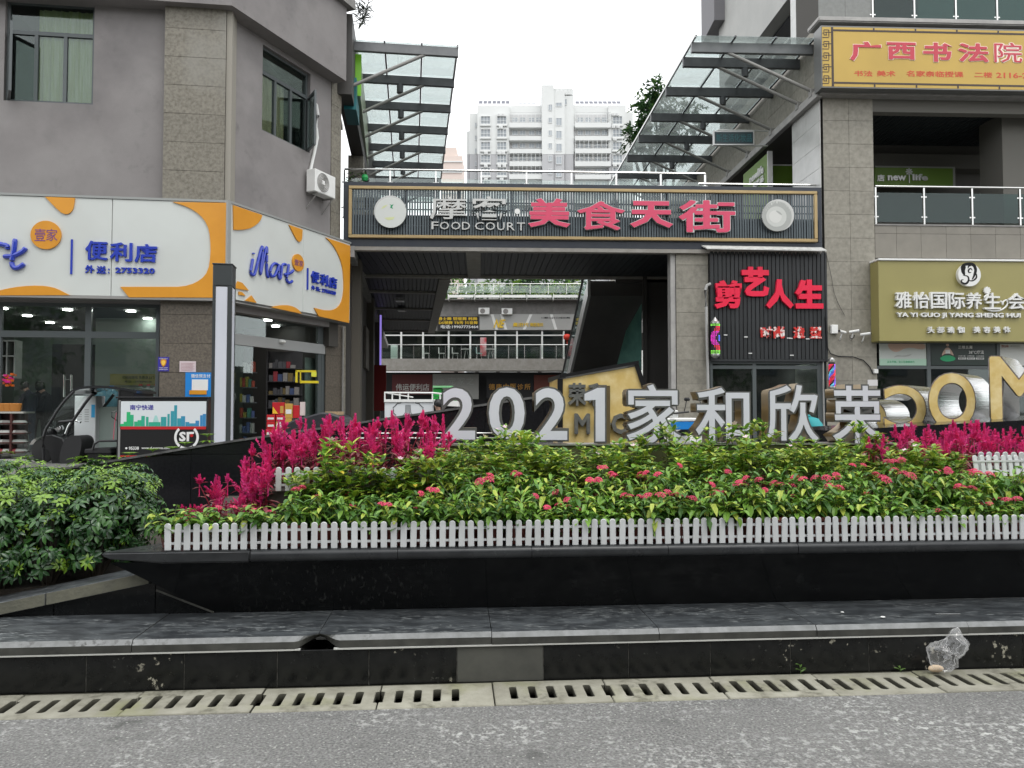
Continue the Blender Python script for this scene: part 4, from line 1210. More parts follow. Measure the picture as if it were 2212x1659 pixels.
# side wall receding along the passage
SD = Fr(*A.w(AE, 0, 0).xy, 97.5)     # s runs away from the street
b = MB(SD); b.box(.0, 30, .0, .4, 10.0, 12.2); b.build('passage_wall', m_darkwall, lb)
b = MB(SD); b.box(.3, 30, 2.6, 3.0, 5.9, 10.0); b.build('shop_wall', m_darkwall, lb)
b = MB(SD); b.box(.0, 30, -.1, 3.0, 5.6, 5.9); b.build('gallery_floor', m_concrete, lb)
for k in range(4):
    MB(SD).box(5+6.5*k, 5.7+6.5*k, 0, .5, 5.9, 10.0).build('gallery_column', m_tileL, lb)

# shop front below: interior, glazing
m_shopw = mat('pale green shop wall', (.22, .27, .24), .8, c2=(.18, .22, .20), scale=1)
m_ceil = mat('dark shop ceiling', (.045, .05, .048), .8)
m_floor = mat('shop floor tile', (.22, .22, .2), .4)
ZF, ZCE = .5, 3.80
g0 = L.s(343, .55, 800)
_i = isect(L, .6, A, .6)[0]
_q = A.w(AE-.35, .62, 0); _q2 = _q+Vector((-.13, .99, 0))*3.2
sp_ = [L.w(-12, .6, 0), L.w(_i, .6, 0), _q, _q2, L.w(-12, 6.8, 0)]
def wpoly(b, P, z0, z1):
    n = len(P)
    b.add([(p.x, p.y, z0) for p in P]+[(p.x, p.y, z1) for p in P], [tuple(range(n-1, -1, -1)), tuple(range(n, 2*n))]+[(i, (i+1) % n, (i+1) % n+n, i+n) for i in range(n)], 0, True)
    return b
wpoly(MB(), sp_, ZF-.5, ZF).build('shop_floor', m_floor, lb)
wpoly(MB(), sp_, ZCE, ZCE+.08).build('shop_ceiling', m_ceil, lb)
_n = (L.w(-12, 6.8, 0)-_q2).normalized(); _m = Vector((-_n.y, _n.x, 0))
wpoly(MB(), [_q2, L.w(-12, 6.8, 0), L.w(-12, 6.8, 0)+Vector((0, .1, 0)), _q2+Vector((0, .1, 0))], ZF, ZCE).build('shop_back_wall', m_shopw, lb)
wpoly(MB(), [_q+Vector((.0, 0, 0)), _q2, _q2+Vector((.1, 0, 0)), _q+Vector((.1, 0, 0))], ZF, ZCE).build('shop_end_wall', m_shopw, lb)
b = MB(L); b.box(L.s(205, 3.2, 800), L.s(345, 3.2, 800)+.5, 3.2, 3.3, ZF, ZCE); b.build('shop_partition', m_shopw, lb)
b = MB(L); b.box(-11.2, -11.1, .6, 8, ZF, ZCE).build('shop_side_wall', m_shopw, lb)
zt1, zt0 = L.z(100, 715, .5), L.z(100, 729, .5)
b = MB(L)
for s0, s1 in ((L.s(183, .5, 800), L.s(196, .5, 800)), (L.s(-6, .5, 800), L.s(2, .5, 800)), (g0-.05, g0+.02)): b.box(s0, s1, .48, .56, ZF, ZCE)
b.box(-12, g0, .478, .562, zt0, zt1).box(-12, g0, .478, .562, ZCE-.08, ZCE+.12)
fr_ = b.build('shop_front_frame', m_frame, lb)
MB(L).box(-12, L.s(183, .5, 800), .515, .522, zt1, ZCE-.08).build('shop_pane', m_glassc, lb)
MB(L).box(L.s(196, .5, 800), g0-.05, .515, .522, ZF, ZCE-.08).build('shop_pane', m_glassc, lb)
MB(L).box(L.s(30, .5, 800), L.s(183, .5, 800), .515, .522, ZF, zt0).build('shop_door_pane', m_glassc, lb)
# soffit under the sign
b = MB()
quadprism([L.w(-12, -.02, 0), L.w(-.02, -.02, 0), L.w(cL+.3, .7, 0), L.w(-12, .7, 0)], zsb-.06, zsb+.0)
quadprism([A.w(.02, .02, 0), A.w(AE, .02, 0), A.w(AE-.2, .9, 0), A.w(.4, .9, 0)], zsb-.06, zsb+.0)
b.build('soffit', mat('grey soffit', (.26, .255, .245), .7), lb)
b = MB(L); b.box(-12, cs0, .1, .5, ZF-.3, ZF-.02).build('door_step', m_conc_lt, lb)
# downlights
kdl = 0
for px, py in ((6, 665), (59, 681), (146, 668), (108, 696), (146, 707), (283, 671), (232, 698), (319, 687), (264, 709)):
    p = atz(px, py, ZCE-.006)
    tag(MB().lathe(p, [(.10, -.02), (.085, .0)], 16).build('downlight', m_lamp), 'round lit downlight in the dark ceiling of the convenience store', 'light', 'downlights of the convenience store')
ZA = zsb-.07
for px, py in ((540, 679), (578.6, 691), (595.5, 704), (609.4, 714)):
    p = atz(px, py, ZA-.006 if py < 700 else ZCE+.03)
    p = atz(px, py, 3.78)
    tag(MB().lathe(p, [(.10, -.02), (.085, .0)], 16).build('downlight', m_lamp), 'round lit downlight above the side door of the convenience store', 'light', 'downlights above the side door')
# slanting door side
TA = .55
dz0, dz1 = A.z(521, 746, TA), A.z(521, 722, TA)
da0, da1 = A.s(500, TA, 800), A.s(703.5, TA, 800)
m_hdr = mat('grey door header', (.33, .335, .33), .5)
MB(A).box(da0, da1, TA-.03, TA+.06, dz0, dz1).build('door_header', m_hdr, lb, bevel=.006)
b = MB(A); b.box(da1-.32, da1, TA+.0, TA+.08, ZF, ZCE).box(da0, da1, TA+.061, TA+.1, ZF-.02, ZF+.05); b.box(A.s(694, TA, 800), A.s(696, TA, 800), TA-.01, TA+.07, ZF, dz0)
b.build('door_frame', m_frame, lb)
MB(A).box(da0, da1-.32, TA+.02, TA+.027, dz1, ZCE).build('transom_pane', m_glassc, lb)
MB(A).box(A.s(655, TA, 800), da1-.32, TA+.02, TA+.027, ZF, dz0).build('door_pane', m_glassc, lb)
MB(A).box(A.s(660, .8, 800), A.s(690, .8, 800), .80, .83, ZF, dz0-.1).build('reflection_panel', mat('painted door reflection', (.26, .32, .29), .4, c2=(.18, .22, .20), scale=.8), lb)  # pale sheet behind the pane, painted stand-in for the door glass reflection
MB(A).box(da0, A.s(548, TA, 800), TA+.02, TA+.027, ZF, dz0).build('door_pane', m_glassc, lb)
p = A.w(A.s(608, TA-.05, 738), TA-.05, A.z(608, 738, TA-.05))
MB().ball(p, .11, 10, sq=(1, .8, .5)).build('door_sensor', m_white, lb)
pc0, pc1, pc2 = A.s(703.5, .5, 800), A.s(738, .5, 800), A.s(746.7, .5, 800)
MB(A).box(pc0+.02, pc2-.01, .52, 1.2, .45, zsb-.06).build('pier_core', m_joint, lb)
tiles(lb, A, .5, [pc0, pc1], steps(.45, zsb-.08, 4), m_tileD, name='granite_tile')
tiles(lb, A, .5, [pc1, pc2], steps(.45, zsb-.08, 2), m_tileL, name='granite_tile')
b = MB(); b.tube([A.w(pc1-.03, .44, .5), A.w(pc1-.03, .44, zsb-.1)], .022, 6); b.build('drain_pipe', m_concrete, lb)
MB(A).box(AE-.15, AE+.1, .55, 3.5, .45, 5.9).build('side_pier', m_darkwall, lb)

# ------------------------------------------------------------------ convenience store sign, two boards
def cx6(x, y): return (x*.25195, 390.2+.25195*y)
def cx8(x, y): return (445.9+.25195*x, 418.06+.25195*y)
m_trim = mat('grey sign trim', (.30, .31, .30), .5, metal=.3)
m_purp = mat('violet print', (.16, .05, .20), .5)
s1b = thing('shop_sign', 'long white store sign board with orange shapes and blue Chinese lettering over the shop window', 'sign', L.w(-3, 0, zsb))
sm = L.s(241, 0, 540)
MB(L).box(-9.2, sm-.006, 0, .16, zsb, zst).build('panel', m_whiteg, s1b, bevel=.008)
MB(L).box(sm+.006, -.05, 0, .16, zsb, zst).build('panel', m_whiteg, s1b, bevel=.008)
b = MB(L); b.box(-9.2, .0, -.02, .36, zst+.002, zst+.05).box(-9.2, 0, .02, .36, zsb-.03, zsb-.002); b.build('trim', m_trim, s1b)
def blob(fr, fn, pts, parent, m=None, t=-.03, d=.03, name='orange_shape', it=0):
    P = [fn(*q) for q in pts]
    if it: P = smooth_poly(P, it)
    MB(fr).prism(px_poly(fr, P, t), t, t+d-.001).build(name, m or m_orange, parent)
def disc(fr, fn, cx, cy, ry, parent, m, t=-.04, d=.038, name='orange_disc', n=40):
    x, y = fn(cx, cy); s, z = fr.pix(x, y, t); r = abs(fr.pix(*fn(cx, cy-ry), t)[1]-z)
    MB(fr).prism([(s+r*math.cos(2*PI*k/n), z+r*math.sin(2*PI*k/n)) for k in range(n)], t, t+d).build(name, m, parent)
    return s, z, r
rr_ = [(1480, 183), (1580, 215), (1640, 243), (1690, 275), (1730, 312), (1762, 355), (1785, 405), (1797, 460), (1803, 530), (1805, 600), (1800, 670), (1790, 740), (1770, 792), (1740, 830), (1700, 860), (1650, 885), (1590, 902), (1520, 910), (1030, 910), (1105, 1000), (1925, 1003), (1945, 190)]
blob(L, cx6, rr_, s1b)
blob(L, cx6, [(385, 138), (640, 148), (636, 190), (628, 230), (618, 255), (600, 275), (578, 286), (550, 285), (522, 272), (480, 235), (440, 195)], s1b)
blob(L, cx6, [(-300, 984), (-150, 980), (0, 940), (80, 922), (150, 910), (220, 903), (300, 900), (370, 902), (420, 908), (470, 920), (510, 937), (560, 963), (600, 982)], s1b)
s, z, r = disc(L, cx6, 392, 465, 122, s1b, m_orange)
text('壹', L, *cx6(298, 410), *cx6(388, 518), -.041, m_purp, s1b, d=.004, name='character')
text('家', L, *cx6(398, 412), *cx6(490, 518), -.041, m_purp, s1b, d=.004, name='character')
q0 = L.pix(*cx6(620, 505), 0); q1 = L.pix(*cx6(620, 803), 0)
MB(L).box(q0[0]-.018, q0[0]+.018, -.03, -.001, q1[1], q0[1]).build('bar', m_blue, s1b)
for i, ch in enumerate('便利店'): text(ch, L, *cx6(730+212*i, 512+14*i), *cx6(730+212*i+190, 685+10*i), -.001, m_blue, s1b, d=.045, off=.024, name='character')
for i, ch in enumerate('外送'): text(ch, L, *cx6(728+98*i, 722+6*i), *cx6(728+98*i+80, 794+4*i), -.001, m_blue, s1b, d=.03, off=.03, name='character')
text(':', L, *cx6(925, 752), *cx6(937, 796), -.001, m_blue, s1b, d=.03, off=.03, name='character')
text('2753320', L, *cx6(988, 742), *cx6(1326, 799), -.001, m_blue, s1b, d=.03, off=.03, name='phone_number')
def strokes(fr, fn, S, parent, r, t=-.03, name='script_lettering'):
    b = MB(fr)
    for pts in S:
        P = [Vector((x, y)) for x, y in pts]; Q = []
        for i in range(len(P)-1):          # catmull-rom
            p0 = P[max(0, i-1)]; p1 = P[i]; p2 = P[i+1]; p3 = P[min(len(P)-1, i+2)]
            for k in range(5):
                u = k/5
                Q.append(.5*((2*p1)+(-p0+p2)*u+(2*p0-5*p1+4*p2-p3)*u*u+(-p0+3*p1-3*p2+p3)*u**3))
        Q.append(P[-1])
        w = []
        for q in Q:
            s, z = fr.pix(*fn(q.x, q.y), t); w.append(fr.w(s, t, z))
        b.tube(w, [r*(.75 if i in (0, len(w)-1) else 1) for i in range(len(w))], 8)
    return b.build(name, m_blue, parent, smooth=True)
strokes(L, cx6, [[(-110, 690), (-90, 560), (-30, 540), (20, 548), (60, 560), (62, 590)], [(130, 500), (118, 600), (100, 700), (120, 745), (160, 745), (208, 712)], [(30, 650), (110, 645), (190, 610), (222, 575)]], s1b, .05)
s2b = thing('shop_sign', 'slanting white store sign board with orange shapes and blue script lettering at the street corner', 'sign', A.w(1.5, 0, zsb))
sm = A.s(cx8(830, 400)[0], 0, 600)
MB(A).box(.05, sm-.003, 0, .16, zsb, zst).build('panel', m_whiteg, s2b, bevel=.006)
MB(A).box(sm+.003, AE-.02, 0, .16, zsb, zst).build('panel', m_whiteg, s2b, bevel=.006)
b = MB(A); b.box(0, AE, -.02, .36, zst+.002, zst+.05).box(0, AE, .02, .36, zsb-.04, zsb-.002); b.build('trim', m_trim, s2b)
b = MB(A); b.box(-.05, .045, -.03, .1, zsb, zst+.05); b.build('corner_trim', m_trim, s2b)
blob(A, cx8, [(232, 100), (480, 185), (474, 208), (462, 232), (440, 258), (410, 280), (375, 298), (330, 308), (280, 312), (237, 310)], s2b)
blob(A, cx8, [(710, 268), (825, 308), (824, 350), (821, 388), (812, 408), (800, 415), (786, 408), (765, 378), (738, 325)], s2b)
blob(A, cx8, [(1025, 378), (1060, 412), (1090, 448), (1118, 493), (1140, 540), (1156, 583), (1168, 630), (1175, 680), (1180, 760), (1180, 820), (1174, 875), (1163, 922), (1145, 955), (1120, 982), (1090, 996), (1060, 1001), (1010, 1000), (925, 980), (965, 1052), (1224, 1110), (1234, 448)], s2b)
blob(A, cx8, [(560, 976), (590, 965), (625, 959), (660, 957), (700, 958), (735, 966), (768, 980), (795, 1000), (820, 1032)], s2b)
for tr in ([(270, 752), (308, 765), (365, 832), (300, 822), (250, 812)], [(280, 840), (308, 846), (338, 877), (280, 868)], [(388, 874), (432, 938), (335, 918)]): blob(A, cx8, tr, s2b)
disc(A, cx8, 790, 593, 73, s2b, m_orange)
text('壹', A, *cx8(757, 560), *cx8(792, 620), -.041, m_purp, s2b, d=.004, name='character')
text('家', A, *cx8(797, 570), *cx8(830, 632), -.041, m_purp, s2b, d=.004, name='character')
q0 = A.pix(*cx8(864, 640), 0); q1 = A.pix(*cx8(863, 825), 0)
MB(A).box(q0[0]-.02, q0[0]+.02, -.03, -.001, q1[1], q0[1]).build('bar', m_blue, s2b)
for i, ch in enumerate('便利店'): text(ch, A, *cx8(905+76*i, 658+24*i), *cx8(905+76*i+66, 778+22*i), -.001, m_blue, s2b, d=.045, off=.024, name='character')
for i, ch in enumerate('外送'): text(ch, A, *cx8(905+37*i, 785+10*i), *cx8(905+37*i+30, 830+10*i), -.001, m_blue, s2b, d=.03, off=.03, name='character')
text(':', A, *cx8(975, 815), *cx8(981, 845), -.001, m_blue, s2b, d=.03, off=.03, name='character')
text('2753320', A, *cx8(994, 812), *cx8(1112, 872), -.001, m_blue, s2b, d=.03, off=.03, name='phone_number')
strokes(A, cx8, [[(398, 560), (388, 620), (380, 672), (392, 698), (412, 690), (430, 630), (452, 540), (478, 455), (480, 520), (466, 620), (462, 690), (478, 620), (496, 530), (516, 462), (518, 530), (516, 620), (522, 700), (534, 718)],
                 [(612, 608), (585, 600), (560, 625), (548, 670), (556, 708), (582, 704), (606, 660), (622, 610), (616, 680), (624, 728), (636, 720), (644, 660), (650, 618), (668, 606), (684, 612)],
                 [(706, 606), (698, 670), (688, 730), (702, 762), (722, 762), (738, 748)], [(668, 694), (700, 690), (728, 676), (746, 656)], [(404, 508), (404, 520)]], s2b, .034)

# ------------------------------------------------------------------ wall things
ac = thing('air_conditioner', 'white outdoor air conditioner unit on a bracket at the end of the slanting wall', 'air conditioner', A.w(A.s(700, 0, 400), .1, 6))
a0, a1 = A.s(681, 0, 400), A.s(725, 0, 400); z1 = A.z(681, 363, 0); z0 = A.z(681, 412, 0)
MB(A).box(a0, a1, 0, .28, z0, z1).build('casing', m_white, ac, bevel=.015)
m_grill = mat('grey fan grille', (.22, .21, .2), .5)
def rings(fr, s, z, t, R0, parent, n=7):
    b = MB(fr)
    for k in range(1, n+1):
        r = R0*k/n
        b.tube([fr.w(s+r*math.cos(2*PI*i/24), t, z+r*math.sin(2*PI*i/24)) for i in range(25)], .004, 4, cap=False)
    return b.build('grille', m_white, parent)
MB(A).prism([(a0+.30*(a1-a0)*1.25+.24*math.cos(2*PI*k/24), (z0+z1)/2+.24*math.sin(2*PI*k/24)) for k in range(24)], -.006, .004).build('fan_opening', m_grill, ac)
rings(A, a0+.30*(a1-a0)*1.25, (z0+z1)/2, -.012, .24, ac)
MB(A).box(a0+.30*(a1-a0)*1.25-.05, a0+.30*(a1-a0)*1.25+.05, -.02, -.006, (z0+z1)/2-.05, (z0+z1)/2+.05).build('hub', m_white, ac)
b = MB(A)
for s in (a0+.1, a1-.1): b.tube([A.w(s, -.02, z0-.02), A.w(s, .36, z0-.02)], .018, 6).tube([A.w(s, .02, z0-.03), A.w(s, .36, z0-.4)], .015, 6)
b.build('bracket', m_tubeg, ac)
def a2(x, y, t=TW-.05): 
    px, py = 501.7+.25195*x, .25195*y
    s, z = A.pix(px, py, t); return A.w(s, t, z)
tag(MB().tube([a2(712, 890), a2(722, 900), a2(735, 990), a2(722, 1100), a2(730, 1180), a2(706, 1300), a2(688, 1380), a2(672, 1450), a2(668, 1560)], .04, 8).build('insulated_pipe', m_white, None, smooth=True), 'white insulated pipe running down the slanting wall to the air conditioner', 'pipe')
# things stuck to the pillar
def flat(fr, x0, y0, x1, y1, t, m, name, lb_, cat, parent=None, d=.01, bevel=0):
    s0, z1 = fr.pix(x0, y0, t); s1, z0 = fr.pix(x1, y1, t)
    o = MB(fr).box(s0, s1, t, t+d, z0, z1).build(name, m, parent, bevel=bevel)
    if lb_: tag(o, lb_, cat)
    return o
m_bluep = mat('blue print', (.015, .22, .62), .4)
m_viol = mat('violet blue print', (.04, .03, .30), .4)
po = thing('shield_poster', 'small blue poster with a yellow shield on the granite pillar', 'poster', L.w(L.s(353, .14, 786), .14, L.z(353, 802, .14)))
flat(L, 341.5, 771, 364.6, 802, .138, m_viol, 'sheet', None, None, po)
sh = [(0, 1), (.75, .75), (.8, .1), (.5, -.6), (0, -1), (-.5, -.6), (-.8, .1), (-.75, .75)]
s, z = L.pix(353, 784, .13)
MB(L).prism([(s+x*.075, z+y*.085) for x, y in sh], .130, .137).build('shield', m_orange, po)
MB(L).prism([(s+x*.05, z+y*.055) for x, y in sh], .127, .1295).build('shield_face', mat('yellow print', (.85, .55, .08), .5), po)
for y0 in (773.5, 793, 797): text('中国安全防护', L, 343.5, y0, 362.5, y0+2.6, .1375, m_white, po, d=.002)
po = thing('notice', 'pale pink paper notice on the granite pillar', 'notice', L.w(L.s(405, .14, 786), .14, L.z(405, 803, .14)))
flat(L, 388, 780, 423, 803.5, .144, mat('pale pink paper', (.62, .52, .54), .8), 'sheet', None, None, po, d=.003)
m_ink = mat('faded red ink', (.45, .22, .25), .8)
for k in range(6): text('各位业主请注意通告事项', L, 391, 784+3*k, 420-3*(k % 2), 785.6+3*k, .143, m_ink, po, d=.001)
po = thing('payment_board', 'blue board with white Chinese heading and a blank white panel on the pillar', 'board', L.w(L.s(425, .12, 830), .12, L.z(425, 860, .12)))
flat(L, 400.6, 804.5, 455, 862, .12, m_bluep, 'board', None, None, po, d=.02)
text('微信预支付', L, 413, 808, 454, 816.5, .119, m_white, po, d=.003, off=.01)
flat(L, 414.5, 819.5, 449, 843, .115, m_white, 'white_panel', None, None, po, d=.004)
flat(L, 409, 843, 446, 852, .10, m_orange, 'orange_band', None, None, po, d=.015)

# ------------------------------------------------------------------ lamp pillar
LP = Fr(*at(500, 700, 12).xy, 10)
lp = thing('lamp_pillar', 'tall square light pillar with white panels in a dark steel frame', 'street lamp', LP.w(-.15, .15, .45))
s0 = LP.s(461, 0, 570); zt = LP.z(500, 572, 0); w_ = -s0; s0 = -.30; 
s0 = LP.s(460, 0, 572)
m_lsteel = mat('dark grey lamp steel', (.055, .062, .064), .4, metal=.3)
m_lpan = mat('milky lamp panel', (.62, .64, .70), .35, c2=(.58, .60, .66), scale=1.5)
zc = LP.z(500, 617, 0)
wd_ = .33
MB(LP).box(s0, 0, 0, wd_, zc, zt).build('cap', m_lsteel, lp, bevel=.006)
MB(LP).box(s0-.01, .01, -.01, wd_+.01, zt, zt+.02).build('lid', m_lsteel, lp, bevel=.004)
b = MB(LP); e = .045
for a_, c_ in ((s0, s0+e), (-e-.02, 0)): b.box(a_, c_, 0, e, .45, zc-.001)
b.box(-e, 0, wd_-e, wd_, .45, zc-.001).box(s0, s0+e, wd_-e, wd_, .45, zc-.001).box(s0+.02, -.02, .02, wd_-.02, .45, .75)
b.build('frame', m_lsteel, lp)
MB(LP).box(s0+e+.003, -e-.023, .006, .02, .5, zc-.02).build('light_panel', m_lpan, lp)
MB(LP).box(-.02, -.006, e+.003, wd_-e-.003, .5, zc-.02).build('light_panel', m_lpan, lp)

# ------------------------------------------------------------------ roof plant silhouettes
b = MB(); rr = random.Random(4)
m_dkl = mat('dark strap leaf', (.03, .05, .03), .5, c2=(.05, .05, .035), scale=9)
for bx, by, ht in ((783, 60, 1.0), (790, 40, 1.2), (775, 35, .9), (797, 20, 1.3)):
    base = at(775, 62, 20.6)
    tip = at(bx, by-22, 20.6)
    b.tube([base, (base+tip)/2+Vector((.06, 0, 0)), tip], [.02, .012, .008], 5, 0)
    for k in range(26):
        f = rr.uniform(.35, 1)
        p = base.lerp(tip, f)
        leaf(b, p, rot(rr.uniform(0, 6.28), rr.uniform(.1, .9)), rr.uniform(.22, .36), .035, .8, 0)
tag(b.build('roof_plant', m_dkl), 'dark spiky-leaved plant at the corner of the left roof', 'plant')

# signs of the passage shops, upper left
m_teal = mat('teal sign side', (.015, .16, .18), .5)
m_lime = mat('lime sign edge', (.24, .62, .03), .4)
p = at(757, 200, 21.0)
F1 = Fr(*at(743, 200, 21.0).xy, 7.5)
o = MB(F1).box(0, F1.s(770, 0, 200), 0, 1.2, F1.z(757, 236), F1.z(757, 167)).build('teal_sign_box', m_teal)
tag(o, 'teal sign box sticking out at the upper passage wall', 'sign')
ps0 = at(773, 150, 21.4); ps1 = at(791, 200, 27.5)
F2 = Fr(ps0.x, ps0.y, math.degrees(math.atan2(ps1.y-ps0.y, ps1.x-ps0.x)))
o = thing('lime_sign', 'pale green sign board with lime edge running along the left upper passage', 'sign', (ps0.x, ps0.y, 9))
zb2, zt2 = F2.z(776, 236), F2.z(776, 144)
MB(F2).box(0, .02, -.1, .25, zb2, zt2).build('edge', m_lime, o)
MB(F2).box(.021, (ps1-ps0).length, -.08, .2, zb2, zt2).build('face', mat('pale lime face', (.48, .56, .42), .35, c2=(.38, .46, .30), scale=.8), o)
# ------------------------------------------------------------------ footbridge with the food court screen
B = Fr(0, 20.5, 2.4)
def zb(x, y): return (724.6+.2268*x, 362.3+.2268*y)
def zr2(x, y): return (1142.7+.3024*x, 362.3+.3024*y)
sL, sR = B.s(742, 0, 460), B.s(1775, 0, 460)
gz1, gz0 = B.z(753, 402.7), B.z(753, 514.7)
bz1, bz0 = gz1+.13, B.z(757, 532)
br = thing('footbridge', 'dark steel footbridge between the two buildings with a grey soffit', 'footbridge', B.w(1.8, 2, 5.8))
b = MB(B); b.box(sL, sR, 0, .3, gz1+.0, bz1).box(sL, sR, 0, .3, bz0, gz0).box(sL, sL+.13, 0, .3, gz0, gz1).box(sR-.1, sR, 0, .3, gz0, gz1)
b.build('steel_frame', m_navy, br, bevel=.004)
DK = 6.9
MB(B).box(sL, sR, .55, 4.3, bz0+.05, DK).build('deck', m_navy, br)
sg = thing('food_court_sign', 'long slatted sign screen in a gold frame with large pink Chinese letters on the footbridge', 'sign', B.w(1.8, -.05, gz0))
gs0, gs1 = B.s(753, -.06, 460), B.s(1765, -.06, 460)
gw = .085
b = MB(B)
for a_, c_, z0, z1 in ((gs0, gs1, gz1-gw, gz1), (gs0, gs1, gz0, gz0+gw), (gs0, gs0+gw, gz0+gw, gz1-gw), (gs1-gw, gs1, gz0+gw, gz1-gw)): b.box(a_, c_, -.10, -.002, z0, z1)
b.build('gold_frame', m_gold, sg, bevel=.012)
n = 176; pt = (gs1-gs0-2*gw)/n
sme = MB().box(0, pt*.62, 0, .03, 0, gz1-gz0-2*gw-.004).mesh('slat', m_slat)
for i in range(n):
    w_ = rnd.uniform(-.004, .004)
    link('slat', sme, sg, B.w(gs0+gw+pt*(i+.19)+w_, -.045+rnd.uniform(-.004, .004), gz0+gw+.002)-org(sg), B.a)
b = MB(B)
for z in (gz0+.35, gz0+.78, gz1-.42): b.box(gs0+gw, gs1-gw, -.012, .01, z, z+.03)
for k in range(9): b.box(gs0+gw+(gs1-gs0)*k/9, gs0+gw+(gs1-gs0)*k/9+.05, .012, .04, gz0+gw, gz1-gw)
b.build('rear_rails', m_navy, sg)
m_silver = mat('brushed silver letter', (.50, .50, .48), .35, metal=.6)
m_pinkr = mat('pink red letter face', (.62, .06, .13), .4)
T0 = -.06
for ch, q in (('摩', (928.7, 424.7, 1008, 473.9)), ('客', (1017, 423.5, 1096.5, 475.7))):
    text(ch, B, *q, T0, m_silver, sg, d=.09, off=.008, name='letter')
c_ = B.pix(1117.4, 457.5, T0)
MB(B).prism([(c_[0]+.075*math.cos(2*PI*k/20), c_[1]+.075*math.sin(2*PI*k/20)) for k in range(20)], T0-.05, T0).build('dot', m_white, sg)
for i, (ch, a_, c_) in enumerate((('F', 932, 947), ('O', 950, 970), ('O', 974.5, 994.5), ('D', 998, 1015.5), ('C', 1026, 1045), ('O', 1049, 1069.5), ('U', 1074, 1090), ('R', 1095, 1112), ('T', 1117, 1134))):
    text(ch, B, a_, 478.5+i*.25, c_, 495+i*.35, T0, m_silver, sg, d=.05, off=.004, name='letter')
for ch, q in (('美', (1140, 427, 1233, 492)), ('食', (1246, 433, 1351, 498)), ('天', (1360, 433, 1455, 493)), ('街', (1465, 431, 1590, 503))):
    k_ = {'食': .030, '街': .035, '美': .042, '天': .05}[ch]
    o = text(ch, B, *q, T0, m_silver, sg, d=.10, off=k_, name='letter')
    text(ch, B, q[0]+.8, q[1]+.8, q[2]-.8, q[3]-.8, T0-.1002, m_pinkr, o, d=.012, off=k_-.012, name='face')
def rounddisc(fr, cx, cy, r_px, t, d, m, parent, name, n=48):
    s, z = fr.pix(cx, cy, t); r = abs(fr.pix(cx+r_px, cy, t)[0]-s)
    MB(fr).prism([(s+r*math.cos(2*PI*k/n), z+r*math.sin(2*PI*k/n)) for k in range(n)], t-d, t).build(name, m, parent)
    return s, z, r
s, z, r = rounddisc(B, 844, 459, 34.5, T0, .12, m_silver, sg, 'round_logo_rim')
rounddisc(B, 844, 459, 33.4, T0-.1205, .004, mat('off white disc', (.62, .64, .61), .35), sg, 'round_logo')
m_gpr = mat('green print', (.02, .28, .12), .5); m_ypr = mat('pale yellow print', (.62, .66, .36), .5)
t_ = T0-.126
MB(B).prism([(s-.02, z+.20), (s+.03, z+.17), (s+.09, z+.19), (s+.05, z+.12), (s+.08, z+.06), (s+.0, z+.10), (s+.02, z+.15)], t_-.001, t_).build('leaf_mark', m_gpr, sg)
MB(B).prism([(s-.16, z-.18), (s-.05, z-.24), (s+.08, z-.22), (s+.12, z-.15), (s-.02, z-.16)], t_-.001, t_).build('yellow_mark', m_ypr, sg)
MB(B).prism([(s-.25, z+.05), (s-.18, z+.14), (s-.06, z+.18), (s-.14, z+.1)], t_-.001, t_).build('yellow_mark', m_ypr, sg)
s, z, r = rounddisc(B, 1678, 467, 33.5, T0, .12, m_silver, sg, 'round_logo_rim')
m_ld = mat('light grey disc', (.52, .53, .50), .4); m_ld2 = mat('darker grey disc', (.36, .37, .35), .4)
rounddisc(B, 1678, 467, 32, T0-.1205, .003, m_ld2, sg, 'round_logo')
rounddisc(B, 1677, 468, 22, T0-.124, .003, m_ld, sg, 'cup_saucer')
rounddisc(B, 1675, 468, 13.5, T0-.1275, .002, mat('cup white', (.60, .60, .57), .4), sg, 'cup')
MB(B).prism(smooth_poly([(s-.10, z+.13), (s+.02, z+.10), (s+.12, z-.01), (s+.02, z+.02)], 2), T0-.131, T0-.130).build('coffee_mark', m_ld2, sg)
for i, ch in enumerate('PACIFIC TEAM'):
    if ch == ' ': continue
    an = R(160-i*12.7); cx, cz = s+r*.82*math.cos(an), z+r*.82*math.sin(an)
    text(ch, B, 0, 0, 0, 0, T0-.1238, m_ld, sg, d=.002, name='ring_letter', sz=(cx-.022, cz+.035, cx+.022, cz-.035))

# underside: beams and long ceiling strips
m_strip = mat('black ceiling strip', (.007, .009, .012), .5, rnd_v=.35)
b = MB(B); b.box(sL-.1, sR, .0, .22, bz0-.10, bz0).box(sL-.5, sR, 4.1, 4.35, bz0-.10, bz0+.3)
p_ = B.pix(1016, 539, .2)[0]; b.box(p_-.12, p_+.28, .22, 4.1, bz0-.10, bz0)
b.build('soffit_beam', m_soffit, br)
k = sL
i = 0
stm = MB().box(0, .175, 0, 3.86, 0, .02).mesh('ceiling_strip', m_strip)
while k < sR-.2:
    link('ceiling_strip', stm, br, B.w(k, .23, bz0-.03+rnd.uniform(-.003, .003))-org(br), B.a); k += .19

